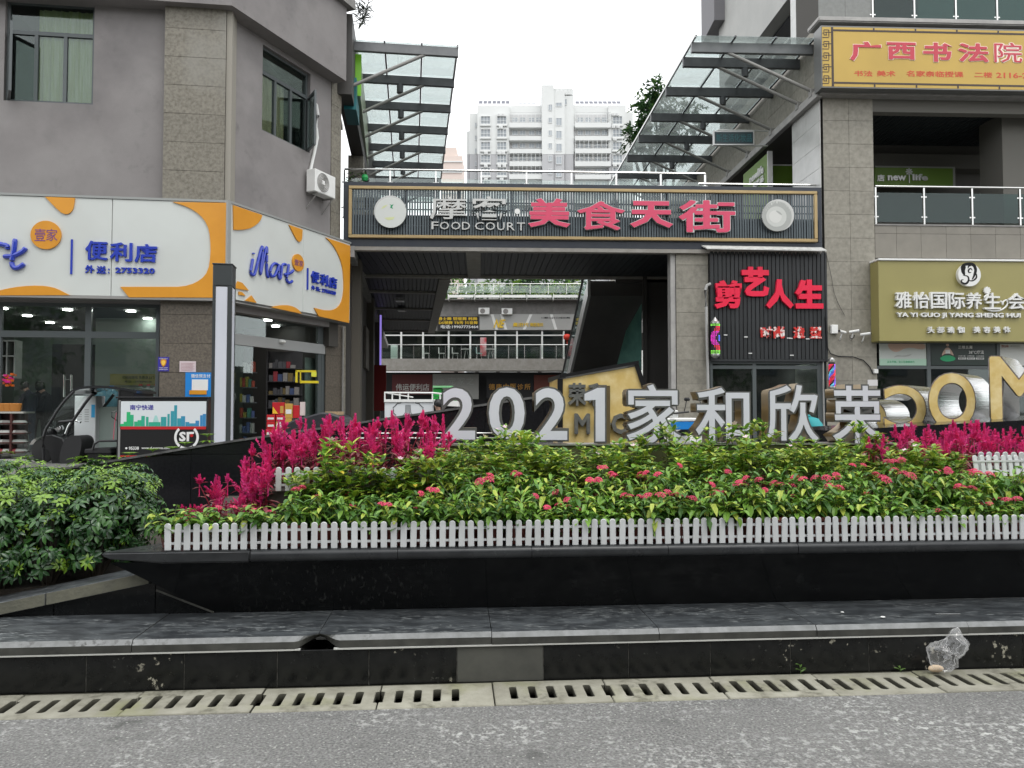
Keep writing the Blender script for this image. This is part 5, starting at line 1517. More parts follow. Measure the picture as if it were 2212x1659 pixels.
# railing on the bridge
def railing(name, label, fr, s0, s1, t, z0, h, n, gm, glass_to=None, loc=None, tops=.0, gz=(.12, .82), clamp=True, pm=None):
    r = thing(name, label, 'railing', fr.w((s0+s1)/2, t, z0))
    pm = pm or m_steel
    MB().tube([fr.w(s0, t, z0+h), fr.w(s1, t, z0+h)], .03, 8).build('handrail', pm, r, smooth=True)
    w = (s1-s0)/n
    pme = MB().box(-.022, .022, -.022, .022, 0, h-.03).box(-.05, .05, -.05, .05, 0, .015).mesh('post', pm)
    cme = [MB().box(-.08, -.03, -.012, .012, 0, .035).mesh('clamp', pm), MB().box(.03, .08, -.012, .012, 0, .035).mesh('clamp', pm)]
    for i in range(n+1):
        o = link('post', pme, r, fr.w(s0+w*i, t, z0)-r.location, fr.a)
        if clamp:
            for zz_, cm_ in ((.2, cme[0]), (.2, cme[1]), (.72, cme[0]), (.72, cme[1])): link('clamp', cm_, r, fr.w(s0+w*i, t, z0+h*zz_)-r.location, fr.a)
    for i in range(n):
        MB(fr).box(s0+w*i+.045, s0+w*(i+1)-.045, t-.005, t+.005, z0+h*gz[0], z0+h*gz[1]).build('glass_panel', gm, r)
    return r
zrail = B.z(1106, 370, .9)
railing('bridge_railing', 'steel handrail with clear glass panels along the top of the footbridge', B, B.s(744, .9, 370), B.s(1523, .9, 370), .9, DK, zrail-DK, 8, m_glassc)
MB2 = MB(); MB2.tube([B.w(B.s(1509, .3, 400), .3, B.z(1509, 397, .3)), B.w(B.s(1766, .3, 400), .3, B.z(1509, 397, .3))], .028, 8)
tag(MB2.build('lower_handrail', m_steel), 'single low steel handrail at the right end of the footbridge', 'handrail')
# odds and ends hanging on the rail at the left end
rr = random.Random(9); b = MB()
for k in range(60):
    p = at(752+rr.uniform(0, 42), 372+rr.uniform(0, 22), 21.2); leaf(b, p, rot(rr.uniform(0, 6.3), rr.uniform(-.6, .8)), .12, .05, .5, rr.choice([0, 0, 1]))
tag(b.build('withered_plant', [mat('withered grey leaf', (.10, .10, .10), .8), m_lg[0]]), 'dark withered plant on the railing at the left end of the footbridge', 'plant')
p = at(788, 384, 21.1)
tag(MB().ball(p, .12, 8, sq=(.8, .6, 1)).build('green_bag', mat('bright green cloth', (.01, .30, .07), .6)), 'bright green bundle on the bridge railing at the left', 'bag')

# ------------------------------------------------------------------ left gallery under and beyond the bridge
_g = at(974, 601, 24.8)
GL = Fr(_g.x, _g.y, 97.5)
gz = bz0-.1
gl = thing('left_gallery', 'covered gallery with a black strip ceiling and pale edge beam behind the footbridge', 'gallery', GL.w(8, 1, 5.6))
MB(GL).box(.1, 17.5, .0, .38, gz-.03, gz+.6).build('edge_beam', m_soffit, gl)
b = MB(GL)
for y in (632, 668, 692, 716):
    Y = (gz-HC)*FPX/(887-y); s_ = (Y-24.8)/.9914
    b.box(s_, s_+.22, .38, 3.4, gz-.02, gz+.2)
b.build('cross_beams', m_soffit, gl)
k = .39
while k < 3.2:
    MB(GL).box(.2, 17.5, k, k+.12, gz+.05, gz+.07).build('ceiling_strip', m_strip, gl); k += .145
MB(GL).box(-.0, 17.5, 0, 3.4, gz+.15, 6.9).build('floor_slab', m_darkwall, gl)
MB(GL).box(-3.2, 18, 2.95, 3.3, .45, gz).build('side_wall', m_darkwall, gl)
for s_ in (-2.9, 4.5, 11): MB(GL).box(s_, s_+.8, 2.7, 2.95, .45, gz).build('wall_pier', mat('dim brown tile', (.10, .088, .07), .6), gl)
for px, py in ((864, 650), (868, 671)):
    p = atz(px, py, gz-.1)
    tag(MB().box(p.x-.16, p.x+.16, p.y-.2, p.y+.2, gz-.12, gz-.04, raw=True).build('ceiling_box', m_steelb), 'pale square box hanging under the gallery ceiling, %s of two' % ('nearer' if py < 660 else 'farther'), 'ceiling box')
m_neon = mat('violet neon', (.30, .22, .75), em=.5)
p0 = at(822, 745, 33)
b = MB(); b.box(p0.x-.04, p0.x+.02, p0.y, p0.y+.12, p0.z-1.6, p0.z+1.3, raw=True)
tag(b.build('neon_sign', m_neon), 'narrow violet neon sign on the left passage wall', 'sign')
b = MB(); p = at(820, 838, 30); b.box(p.x-.35, p.x+.25, p.y, p.y+.05, p.z-.9, p.z+.9, raw=True)
tag(b.build('red_banner', mat('dark red cloth', (.22, .02, .02), .8)), 'dark red banner beside the passage shops at the left', 'banner')
b = MB(GL); b.box(2.5, 9, 2.85, 2.94, 3.0, 4.5)
tag(b.build('passage_sign', mat('brownish sign panel', (.13, .115, .10), .6)), 'dull brown sign panel on the left passage wall', 'sign')

# ------------------------------------------------------------------ right passage side, escalator
_r = at(1775, 500, 20.85)
RF = Fr(_r.x, _r.y, 2.4)
RS = Fr(_r.x, _r.y, 92.4)
esc = thing('escalator', 'escalator with glass sides seen from below inside the passage', 'escalator', (3, 31, .45))
def slopebox(P0, P1, w, h, dz=0):
    """inclined box from P0 (near, high) to P1 (far, low); w = half width vector in x"""
    a = Vector(P0); c = Vector(P1)
    return [(c.x-w, c.y, c.z+dz), (a.x-w, a.y, a.z+dz), (a.x+w, a.y, a.z+dz), (c.x+w, c.y, c.z+dz), (c.x-w, c.y, c.z+h+dz), (a.x-w, a.y, a.z+h+dz), (a.x+w, a.y, a.z+h+dz), (c.x+w, c.y, c.z+h+dz)]
m_escd = mat('escalator underside', (.045, .042, .040), .45, c2=(.06, .056, .052), scale=1)
b = MB(); b.hexa(slopebox((3.55, 25.2, 5.3), (2.9, 38.5, -1.2), .95, .5), raw=True); b.build('truss', m_escd, esc)
m_fg = glass('escalator glass', (.55, .68, .66), .2, dirt=.18, dc=(.55, .60, .60))
for x0, x1 in ((2.56, 1.9), (4.54, 3.9)):
    b = MB(); b.hexa(slopebox((x0, 25.2, 5.8), (x1, 38.5, -.7), .012, .95), raw=True); b.build('glass_side', m_fg, esc)
    b = MB(); b.tube([(x0, 25.1, 6.8), (x1, 38.5, .3)], .05, 8); b.build('handrail', m_black, esc)
    b = MB(); b.hexa(slopebox((x0, 25.2, 5.3), (x1, 38.5, -1.2), .05, .55), raw=True); b.build('side_skirt', m_steelb, esc)
b = MB(); b.box(3.4, 5.3, 24.9, 25.1, gz-.1, gz+.9, raw=True); b.build('landing', m_escd, esc)
rw = thing('right_building', 'stone tiled multi storey building with a glass canopy and yellow signs at the right', 'building', RF.w(3, 4, .45))
b = MB(); 
xp = at(1395, 700, 25.0).x
b.box(xp, _r.x, 24.9, 25.2, .45, gz+.2, raw=True).box(at(1387, 700, 25).x, xp, 24.75, 24.9, .45, gz+.2, raw=True); b.build('dark_wall', m_darkwall, rw)
b = MB(); p = at(1337, 780, 26.5); q = at(1390, 655, 26.5)
b.add([at(1329, 800, 27), at(1386, 800, 25.6), at(1386, 655, 25.6), at(1352, 715, 26.5)], [(0, 1, 2, 3), (3, 2, 1, 0)], raw=True)
tag(b.build('green_tarp', mat('teal green tarp', (.16, .38, .32), .5, c2=(.10, .26, .22), scale=2)), 'teal green sheet hanging beside the escalator', 'tarp')

# column under the right end of the bridge
tz = lambda py, fr=RF, px=1500, t=.12: fr.z(px, py, t)
c0, c1 = RF.s(1461, .12, 700), RF.s(1531, .12, 700)
MB(RF).box(c0+.02, c1-.02, .142, 1.0, .45, bz0).build('column_core', m_joint, rw)
zr0 = tz(362.3+.3024*695); dzr = (tz(362.3+.3024*695)-tz(362.3+.3024*1545))/5
rows = [z for z in [zr0+dzr*k for k in range(1, -12, -1)]][::-1]
rows = [z for z in rows if z > .3]; rows = [.45]+[z for z in rows if z > .5 and z < bz0-.05]+[bz0-.005]
tiles(rw, RF, .12, [c0, c1], rows, m_tileR, name='stone_tile')
MB(RF).box(c0-.14, c0-.005, .16, .5, .45, bz0-.01).build('column_trim', m_conc_lt, rw)
# corner column, two tiles wide, full height
k0, k1 = RF.s(1784, 0, 700), RF.s(1893, 0, 700)
ZL0, ZL1 = RF.z(1790, 207, -.15), RF.z(1790, 192, -.15)      # ledge under the yellow sign
km = RF.s(1840, 0, 700)
zr0 = RF.z(1800, 501.7+.2016*315, 0); dzr = (zr0-RF.z(1800, 501.7+.2016*1592, 0))/5
rows = sorted([z for z in [zr0+dzr*k for k in range(-8, 14)] if .5 < z < ZL0-.1]); rows = [.45]+rows+[ZL0]
MB(RF).box(k0+.022, k1-.02, .022, 1.9, .45, ZL0+2).build('column_core', m_joint, rw)
tiles(rw, RF, 0, [k0, km, k1], rows, m_tileR, name='stone_tile')
tiles(rw, RS, 0, steps(0.02, 1.9, 2), rows, m_tileLit, name='side_tile', th=-.02)  # passage side tiled paler, its brightness is painted on
tiles(rw, Fr(*RF.w(k1, 0, 0).xy, 92.4), 0, steps(0.02, 1.9, 2), rows, m_tileR, name='side_tile', th=.02)
# side wall above the gallery
ZW1 = 12.35
MB(RS).box(0, 34, -.35, -.025, ZL1, ZW1).build('side_wall', m_joint, rw)
rows2 = steps(ZL1+.01, ZW1, 3)
tiles(rw, RS, 0, steps(0.02, 34, 38), rows2, m_tileR, name='wall_tile', th=-.02)
MB(RS).box(-.15, 36, .0, .16, ZL0-.03, ZL1-.002).build('ledge', m_conc_lt, rw, bevel=.01)
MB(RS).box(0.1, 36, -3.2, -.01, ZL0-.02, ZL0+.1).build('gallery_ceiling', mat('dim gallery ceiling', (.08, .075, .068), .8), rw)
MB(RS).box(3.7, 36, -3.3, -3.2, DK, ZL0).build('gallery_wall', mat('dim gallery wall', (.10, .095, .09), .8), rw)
MB(RS).box(1.95, 36, -3.2, .0, DK-.9, DK).build('gallery_floor', m_concrete, rw)
for s_ in (9.5, 18, 27): MB(RS).box(s_, s_+.8, -.8, -.02, DK, ZL0).build('gallery_column', m_tileR, rw)
MB(RS).box(9, 36, -3.2, -2.9, .45, DK-.9).build('ground_wall', m_darkwall, rw)
# storeys above
ZT = 12.35
MB(RS).box(.0, 1.9, -1.6, -.02, ZT, 22).build('upper_pier_core', m_joint, rw)
tiles(rw, RS, 0, steps(0.02, 1.9, 2), [ZT+.02+.9*k for k in range(9)], m_tileLit, name='side_tile', th=-.02)
MB(RS).box(1.95, 8.9, -.5, -.05, 14.15, 24).build('upper_wall', mat('pale grey render', (.42, .42, .40), .7, c2=(.36, .36, .345), scale=.6), rw)
MB(RS).box(1.95, 8.9, -4, -.5, 14.1, 14.3).build('upper_soffit', m_navy, rw)
MB(RS).box(1.95, 8.9, -4, -3.8, ZT, 14.1).build('recess_wall', m_navy, rw)
MB(RS).box(8.3, 8.9, -4, -.05, ZT, 14.15).build('upper_end_wall', MATS['pale grey render'], rw)
MB().tube([RS.w(2.0, .02, ZT+.45), RS.w(8, .02, ZT+.45)], .03, 6).build('balcony_rail', m_white, rw)
q0 = at(1544, 43, 29.0); q1 = at(1598, 43, 29.0)
b = MB(); b.box(q0.x-.02, q1.x, 29.0, 31, q0.z, 26, raw=True); b.build('upper_bay', mat('mauve grey render', (.17, .165, .175), .7), rw)
# front above the yellow sign
b = MB(RF); b.box(-.1, 14, -.28, .3, ZL0, ZL1).build('front_ledge', m_concrete, rw, bevel=.012)
ZU0, ZU1 = RF.z(1790, 54.5, -.2), RF.z(1790, 43, -.2)
b = MB(RF); b.box(-.2, 14, -.42, .3, ZU0, ZU1).build('upper_ledge', m_conc_lt, rw, bevel=.03, seg=2)
MB(RF).box(0, 14, .0, .3, ZL1, ZU0).build('sign_backing', m_concrete, rw)
u1 = RF.s(1883, 0, 20)
MB(RF).box(0.0, u1, .022, 1.5, ZU1, 18).build('upper_front_core', m_joint, rw)
m_tileU = mat('grey upper tile', (.20, .205, .195), .5, c2=(.17, .175, .165), scale=9, rnd_v=.05)
tiles(rw, RF, 0, [0, u1/2, u1], [ZU1+.02+1.6*k for k in range(4)], m_tileU, name='stone_tile')
MB(RF).box(u1, 14, 2.6, 2.7, ZU1, 20).build('balcony_back_wall', mat('balcony back wall', (.12, .15, .145), .5), rw)
r_ = railing('balcony_railing', 'dark green glass balcony railing above the yellow calligraphy sign', RF, u1+.02, RF.s(2330, 0, 20), 0, ZU1, 1.3, 5, m_glassg, gz=(.03, .95))
# second floor loggia on the front
o0 = k1; zo0, zo1 = RF.z(1900, 488, 0), ZL0
b = MB(RF)
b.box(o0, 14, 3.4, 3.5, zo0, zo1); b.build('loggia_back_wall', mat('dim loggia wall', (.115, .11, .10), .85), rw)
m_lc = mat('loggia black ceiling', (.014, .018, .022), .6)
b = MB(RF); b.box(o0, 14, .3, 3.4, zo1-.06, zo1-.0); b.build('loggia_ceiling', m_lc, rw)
grid = MB(RF); 
for k in range(28): grid.box(o0, 14, .6+.1*k, .615+.1*k, zo1-.10, zo1-.061)
for k in range(36): grid.box(o0+.15*k, o0+.15*k+.015, .6, 3.3, zo1-.101, zo1-.062)
grid.build('ceiling_grid', mat('ceiling grid bar', (.035, .042, .045), .5), rw)
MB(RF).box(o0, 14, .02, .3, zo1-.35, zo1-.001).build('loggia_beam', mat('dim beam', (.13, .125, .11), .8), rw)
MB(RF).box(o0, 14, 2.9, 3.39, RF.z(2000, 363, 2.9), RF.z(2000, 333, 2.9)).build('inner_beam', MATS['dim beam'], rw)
MB(RF).box(RF.s(2166, .6, 350), RF.s(2166, .6, 350)+1.2, .6, 1.6, zo0, zo1-.1).build('loggia_column', MATS['dim beam'], rw)
m_green = mat('olive green sign', (.12, .22, .02), .5)
sg2 = thing('green_shop_sign', 'dark green shop sign with pale lettering inside the upper loggia', 'sign', RF.w(RF.s(1970, 2.85, 380), 2.85, RF.z(1970, 400, 2.85)))
flat(RF, 1891, 358, 2064, 402, 2.86, MATS['loggia sign frame'] if 'loggia sign frame' in MATS else mat('loggia sign frame', (.30, .30, .28), .5), 'frame', None, None, sg2, d=.05)
flat(RF, 1889, 361.5, 2059, 404, 2.82, m_green, 'face', None, None, sg2, d=.035)
text('店', RF, 1895, 377, 1911, 391.5, 2.815, m_silver, sg2, d=.03, off=.02, name='letter')
text('new', RF, 1918, 378.5, 1958, 390, 2.815, m_silver, sg2, d=.03, off=.03, name='letter')
text('life', RF, 1971, 375.5, 2005, 390, 2.815, m_silver, sg2, d=.03, off=.03, name='letter')
s, z = RF.pix(1964, 371, 2.8)
b = MB(RF)
for k in range(8): a_ = k*PI/4; b.prism([(s, z), (s+.10*math.cos(a_-.25), z+.10*math.sin(a_-.25)), (s+.12*math.cos(a_), z+.12*math.sin(a_)), (s+.10*math.cos(a_+.25), z+.10*math.sin(a_+.25))], 2.80, 2.81)
b.box(s-.012, s+.012, 2.80, 2.81, z-.35, z); b.build('flower_mark', m_silver, sg2)
railing('loggia_railing', 'steel railing with dark green glass in front of the upper loggia', RF, RF.s(1975.5, .1, 440)-1.11, RF.s(2154, .1, 440)+3.4, .1, RF.z(1975, 487, .1), RF.z(1975, 403.5, .1)-RF.z(1975, 487, .1), 5, m_glassg, gz=(.08, .84))
# spandrel tiles under the loggia
sp0, sp1 = RF.z(2000, 558, 0), RF.z(2000, 488, 0); spm = RF.z(2000, 505.3, 0)
MB(RF).box(o0+.01, 14, .022, .4, sp0-.3, sp1).build('spandrel_core', m_joint, rw)
es_ = [o0+.005]+[RF.s(p, 0, 530) for p in (1937, 1990, 2044.4, 2097.6, 2151, 2204.5, 2258, 2312)]
m_tileS = mat('smooth brown grey tile', (.205, .19, .16), .5, c2=(.18, .166, .14), scale=3, rnd_v=.05)
tiles(rw, RF, 0, es_, [sp0, spm, sp1], m_tileS, name='stone_tile')
MB(RF).box(o0, 14, -.02, .5, sp1+.001, sp1+.04).build('sill', m_concrete, rw)

# ------------------------------------------------------------------ yellow calligraphy sign
def z5(x, y): return (1654.4+.25195*x, .25195*y)
m_gyel = mat('deep yellow sign', (.52, .345, .065), .4, c2=(.47, .31, .058), scale=.6)
m_brn = mat('dark brown line', (.045, .028, .02), .5)
m_rose = mat('rose red letter', (.50, .035, .06), .4)
m_cream = mat('cream outline', (.85, .72, .62), .4)
yg = thing('calligraphy_sign', 'wide yellow sign with key-pattern border and large red Chinese characters', 'sign', RF.w(3, -.5, ZL1))
TY = -.55
s0, z1 = RF.pix(*z5(472, 218), TY); _, z0 = RF.pix(*z5(472, 750), TY)
se = RF.s(2330, TY, 100)
MB(RF).box(s0, se, TY, TY+.45, z0, z1).build('box', mat('sign box metal', (.16, .16, .155), .4, metal=.3), yg)
s0, z1 = RF.pix(*z5(481, 230), TY-.006); _, z0 = RF.pix(*z5(481, 739), TY-.006)
MB(RF).box(s0, se-.03, TY-.006, TY-.001, z0, z1).build('face', m_gyel, yg)
b = MB(RF); tl = TY-.012
def hl(b, x0, y0, x1, y1, w=.022):
    a_, za = RF.pix(*z5(x0, y0), tl); c_, zc_ = RF.pix(*z5(x1, y1), tl)
    if abs(c_-a_) > abs(zc_-za): b.box(min(a_, c_), max(a_, c_), tl, tl+.005, za-w, za+w)
    else: b.box(a_-w, a_+w, tl+.0005, tl+.0055, min(za, zc_), max(za, zc_))
hl(b, 568, 232, 572, 738, .03)
a_, za = RF.pix(*z5(574, 258), tl); b.box(a_, se-.03, tl, tl+.005, za-.025, za+.025)
a_, zc_ = RF.pix(*z5(574, 708), tl); b.box(a_, se-.03, tl, tl+.005, zc_-.025, zc_+.025)
zt5 = RF.pix(*z5(574, 233), tl)[1]; zb5 = RF.pix(*z5(574, 738), tl)[1]
for x in (925, 1283, 1638, 1992, 2345): 
    q = RF.pix(*z5(x, 240), tl)[0]; b.box(q-.022, q+.022, tl+.001, tl+.006, za, zt5).box(q-.022, q+.022, tl+.001, tl+.006, zb5, zc_)
for i in range(5):
    cy = 287+98.5*i
    for l in ((498, cy-32, 540, cy-32), (498, cy-32, 498, cy+12), (498, cy+12, 525, cy+12), (540, cy-32, 540, cy+28), (486, cy+33, 540, cy+33), (518, cy-10, 518, cy+12), (505, cy-12, 562, cy-4), (486, cy-4, 500, cy-4)):
        hl(b, *l, .010)
b.build('border_lines', m_brn, yg)
for ch, a_, y0, c_, y1 in (('广', 715, 350, 995, 530), ('西', 1033, 356, 1292, 517), ('书', 1343, 358, 1602, 536), ('法', 1644, 363, 1916, 538), ('院', 1952, 358, 2205, 542), ('教', 2260, 362, 2500, 544)):
    x0, yy0 = z5(a_, y0); x1, yy1 = z5(c_, y1)
    o = text(ch, RF, x0, yy0, x1, yy1, TY-.006, m_cream, yg, d=.012, off=.05, name='character')
    text(ch, RF, x0+1.1, yy0+1.1, x1-1.1, yy1-1.1, TY-.0182, m_rose, o, d=.006, off=.005 if ch == '院' else .034, name='face')
m_orr = mat('orange red print', (.55, .06, .02), .5)
for tx, a_, y0, c_, y1 in (('书法', 758, 604, 915, 656), ('美术', 950, 604, 1112, 657), ('名家亲临授课', 1205, 604, 1695, 664), ('二楼', 1788, 616, 1943, 667), ('2116-2', 1975, 620, 2245, 672)):
    text(tx, RF, *z5(a_, y0), *z5(c_, y1), TY-.0065, m_orr, yg, d=.004, off=.018, name='print')

# ------------------------------------------------------------------ black slatted shop sign with red characters
def zh(x, y): return (1449.3+.2016*x, 501.7+.2016*y)
hs_ = thing('hair_salon_sign', 'black vertical slat sign with big red Chinese characters over the salon window', 'sign', RF.w(RF.s(1650, 0, 700), 0, 3))
TH = .0
h0, h1 = RF.s(1534, TH, 660), RF.s(1783, TH, 660); hz0, hz1 = RF.z(1650, 776, TH), RF.z(1650, 544, TH)
MB(RF).box(h0, h1, TH+.04, TH+.12, hz0, hz1).build('backing', m_blackm, hs_)
n = 28; w_ = (h1-h0)/n
m_bsl = mat('black metal slat', (.022, .024, .026), .38, rnd_v=.2)
bm_ = MB().box(0, w_*.84, 0, .038, 0, hz1-hz0).mesh('slat', m_bsl, bevel=.006)
for i in range(n): link('slat', bm_, hs_, RF.w(h0+w_*i+w_*.08, TH+rnd.uniform(0, .004), hz0)-org(hs_), RF.a)
b = MB(RF)
for y in (565, 693, 740): 
    z = RF.z(1650, y, TH); b.box(h0, h1, TH+.02, TH+.0405, z-.012, z+.012)
b.box(h0-.02, h1+.02, TH-.01, TH+.12, hz0-.06, hz0-.001).box(h1, h1+.05, TH-.01, TH+.14, hz0-.06, hz1)
b.build('cross_rails', m_bsl, hs_)
m_redl = mat('bright red letter', (.78, .012, .06), .35, c2=(.72, .012, .05), scale=2)
m_peel = mat('peeling red letter', (.55, .02, .015), .5, c2=(.75, .70, .66), scale=9, lo=.52, hi=.58)
for ch, q in (('剪', (465, 513, 763, 820)), ('艺', (760, 368, 1056, 686)), ('人', (1018, 503, 1317, 820)), ('生', (1330, 506, 1636, 818))):
    text(ch, RF, *zh(q[0], q[1]), *zh(q[2], q[3]), TH-.002, m_redl, hs_, d=.09, off=.052, name='character')
for ch, q in (('时', (962, 1010, 1090, 1138)), ('尚', (1098, 1008, 1222, 1138)), ('造', (1312, 1010, 1440, 1140)), ('型', (1492, 1010, 1618, 1138))):
    text(ch, RF, *zh(q[0], q[1]), *zh(q[2], q[3]), TH-.002, m_peel, hs_, d=.05, off=.045, name='character')
b = MB(RF)
for x, y in ((585, 1101), (803, 1122), (1262, 1134), (1284, 1137), (1465, 1143), (850, 1297), (1294, 1318)):
    s, z = RF.pix(*zh(x, y), TH-.01); b.box(s-.05, s+.05, TH-.02, TH-.002, z-.012, z+.012)
b.build('leftover_stickers', m_white, hs_)
b = MB(RF); z = RF.z(1650, 536, -.1)
b.hexa([(RF.s(1527, -.3, 540), -.30, hz1+.0), (RF.s(1786, -.3, 540), -.30, hz1-.03), (RF.s(1786, -.3, 540), .05, hz1+.12), (RF.s(1522, -.3, 540), .05, hz1+.15), (RF.s(1527, -.3, 540), -.30, hz1+.03), (RF.s(1786, -.3, 540), -.30, hz1+.0), (RF.s(1786, -.3, 540), .05, hz1+.16), (RF.s(1522, -.3, 540), .05, hz1+.19)])
tag(b.build('metal_awning', mat('dirty white metal', (.62, .62, .60), .5, c2=(.45, .45, .43), scale=8)), 'narrow battered white metal awning over the black slatted sign', 'awning')
# barber poles with small lit dots
def barber(name, lb_, x0, x1, y0, y1, cap, pat):
    cx = (x0+x1)/2; s, zt = RF.pix(cx, y0, -.2); _, zb_ = RF.pix(cx, y1, -.2); r = abs(RF.s(x1, -.2, y0)-RF.s(x0, -.2, y0))/2
    c = RF.w(s, -.2, 0); o = thing(name, lb_, 'barber pole', (c.x, c.y, zb_))
    H = zt-zb_
    MB().lathe((c.x, c.y, zb_), [(r*.93, .10*H), (r*.93, .86*H)], 18).build('tube', m_blackm, o)
    MB().lathe((c.x, c.y, zb_), [(r*.3, 0), (r*.9, .05*H), (r, .07*H), (r, .11*H)], 18).build('lower_cap', m_steelb, o)
    MB().lathe((c.x, c.y, zb_), ([(r, .84*H), (r, .88*H), (r*.8, .9*H), (.01, H)] if cap else [(r, .90*H), (r, .95*H), (r*.6, H)]), 18).build('upper_cap', m_steelb, o)
    dots = {}
    n = int(.74*H/.034)
    for j in range(n):
        for i in range(9):
            an = -PI+PI*(i+.5)/9
            k_ = pat(i, j, n)
            if k_ is None: continue
            p = Vector((c.x+r*.96*math.cos(an), c.y+r*.96*math.sin(an), zb_+.12*H+j*.034))
            dots.setdefault(k_, MB()).box(p.x-.0065, p.x+.0065, p.y-.004, p.y+.004, p.z-.0065, p.z+.0065, raw=True)
    for k_, b in dots.items(): stuff(b.build('lit_dots', k_, o))
m_e = {k: mat('led '+k, c, em=1.1) for k, c in (('magenta', (1, .05, .7)), ('green', (.3, .9, .1)), ('blue', (.12, .2, 1)), ('red', (1, .03, .08)), ('cyan', (.2, .8, 1)), ('violet', (.5, .1, 1)))}
def p1_(i, j, n):
    d = abs(j-n/2)/(n/2); u = abs(i-8)/8
    if d > .82: return m_e['green']
    if abs(u-(1-d)*.9) < .28: return m_e['magenta'] if d < .45 else m_e['red']
    if u < .35 and d < .25: return m_e['blue']
    return None
def p2_(i, j, n):
    k = (j-i*1.2) % 12
    return m_e['red'] if k < 5 else (m_e['blue'] if k < 8 else (m_e['cyan'] if k < 10 and i < 5 else m_e['violet'] if k < 10 else None))
barber('barber_pole', 'lit barber pole with magenta and green dots on the left of the black slatted sign', 1535, 1554, 685, 774, True, p1_)
barber('barber_pole', 'lit barber pole with red and blue diagonal dots right of the salon window', 1789.5, 1803, 773, 842, False, p2_)
P = [zh(x, y) for x, y in ((425, 552), (385, 570), (368, 620), (378, 800), (384, 1100), (392, 1400), (398, 1700), (400, 2100))]
tag(MB().tube([RF.w(RF.pix(x, y, -.05)[0], -.05, RF.pix(x, y, -.05)[1]) for x, y in P], .04, 8).build('conduit', mat('grey conduit', (.38, .38, .37), .6), smooth=True), 'pale grey conduit running down beside the black slatted sign', 'pipe')
# cables, cameras and boxes on the corner column
def wire(pts, r, name, lb_, t=-.03, fn=zh, m=None):
    W_ = []
    for x, y in pts:
        s, z = RF.pix(*fn(x, y), t); W_.append(RF.w(s, t, z))
    tag(MB().tube(W_, r, 5).build(name, m or m_blackm), lb_, 'cable')
wire([(1663, 225), (1720, 480), (1745, 640), (1790, 760), (1860, 890)], .006, 'cable', 'thin cable hanging slantwise over the corner column')
wire([(1660, 900), (1672, 1100), (1680, 1240), (1710, 1300), (1790, 1328), (1950, 1335), (2060, 1370), (2130, 1440), (2165, 1520)], .014, 'cable', 'black cable curving across the corner column to a white box')
def wbox(x0, y0, x1, y1, name, lb_, d=.1, t=-.1, m=None, cat='box'):
    a_ = zh(x0, y0); c_ = zh(x1, y1); return flat(RF, *a_, *c_, t, m or m_white, name, lb_, cat, d=d, bevel=.01)
wbox(1722, 990, 1793, 1085, 'junction_box', 'white upright box left of the security cameras on the column')
wbox(2180, 1465, 2225, 1512, 'switch_box', 'small white box at the end of the black cable')
def camera_(x, y, sx, name, lb_):
    s, z = RF.pix(*zh(x, y), -.2); o = thing(name, lb_, 'security camera', RF.w(s, -.1, z))
    MB().tube([RF.w(s-.10*sx, -.12, z-.01), RF.w(s+.12*sx, -.24, z+.02)], .038, 10).build('body', m_white, o, smooth=True)
    MB().tube([RF.w(s+.12*sx, -.24, z+.02), RF.w(s+.14*sx, -.25, z+.022)], .032, 10).build('lens', m_black, o)
    MB().tube([RF.w(s, -.15, z), RF.w(s-.02, -.08, z-.16), RF.w(s, 0, z-.2)], .02, 6).build('arm', m_white, o)
camera_(1845, 1068, -1, 'security_camera', 'white bullet security camera beside the upright box on the column')
camera_(1965, 1063, 1, 'security_camera', 'smaller white camera with a looped black cable on the column')
camera_(2085, 1092, 1, 'security_camera', 'smallest white camera nearest the olive sign')
wire([(1920, 1105), (1915, 1125), (1935, 1140), (1960, 1130), (1968, 1100)], .012, 'cable', 'small black cable loop under the middle camera', t=-.12)
fl = flat(RF, 1449.3+.2016*2108, 501.7+.2016*1580, 1896, 501.7+.2016*1645, -.01, mat('white paper', (.62, .60, .60), .8), 'paper_notice', 'white paper notice on the corner column above the last white character', 'notice', d=.006)
# salon window
m_sint = mat('salon interior', (.055, .06, .06), .7)
b = MB(RF)
for x0, x1 in ((1534, 1539), (1625, 1633), (1765, 1783)): b.box(RF.s(x0, .1, 800), RF.s(x1, .1, 800), .08, .16, .45, hz0-.06)
z = RF.z(1650, 793, .1); b.box(h0, h1, .079, .161, z-.05, z+.04).box(h0, h1, .075, .165, hz0-.12, hz0-.061)
b.build('salon_frame', m_frame, rw)
MB(RF).box(h0, h1, .115, .122, .5, hz0-.12).build('salon_pane', m_glassw, rw)
b = MB(RF); b.box(h0, h1, 4.5, 4.6, .45, hz0).box(h0-.05, h0, .2, 4.5, .45, hz0).box(h1, h1+.03, 1.95, 4.5, .45, hz0).box(h0, h1, .17, 4.5, .45, .5); b.build('salon_walls', m_sint, rw)
b = MB(RF); b.box(h0, h1, .17, 4.5, hz0-.05, hz0+.05); b.build('salon_ceiling', mat('salon ceiling', (.10, .105, .10), .7), rw)
for x, y in ((555, 1518), (815, 1518), (1082, 1488), (1182, 1468), (750, 1390)):
    p = atz(*zh(x, y), hz0-.056)
    if p.y > RF.w(0, 4.4, 0).y or p.y < 21: p = RF.w(RF.s(zh(x, y)[0], 2.5, 790), 2.5, hz0-.056)
    tag(MB().lathe(p, [(.09, -.015), (.08, 0)], 12).build('downlight', m_lamp), 'round lit downlight in the salon ceiling', 'light', 'downlights of the hair salon')

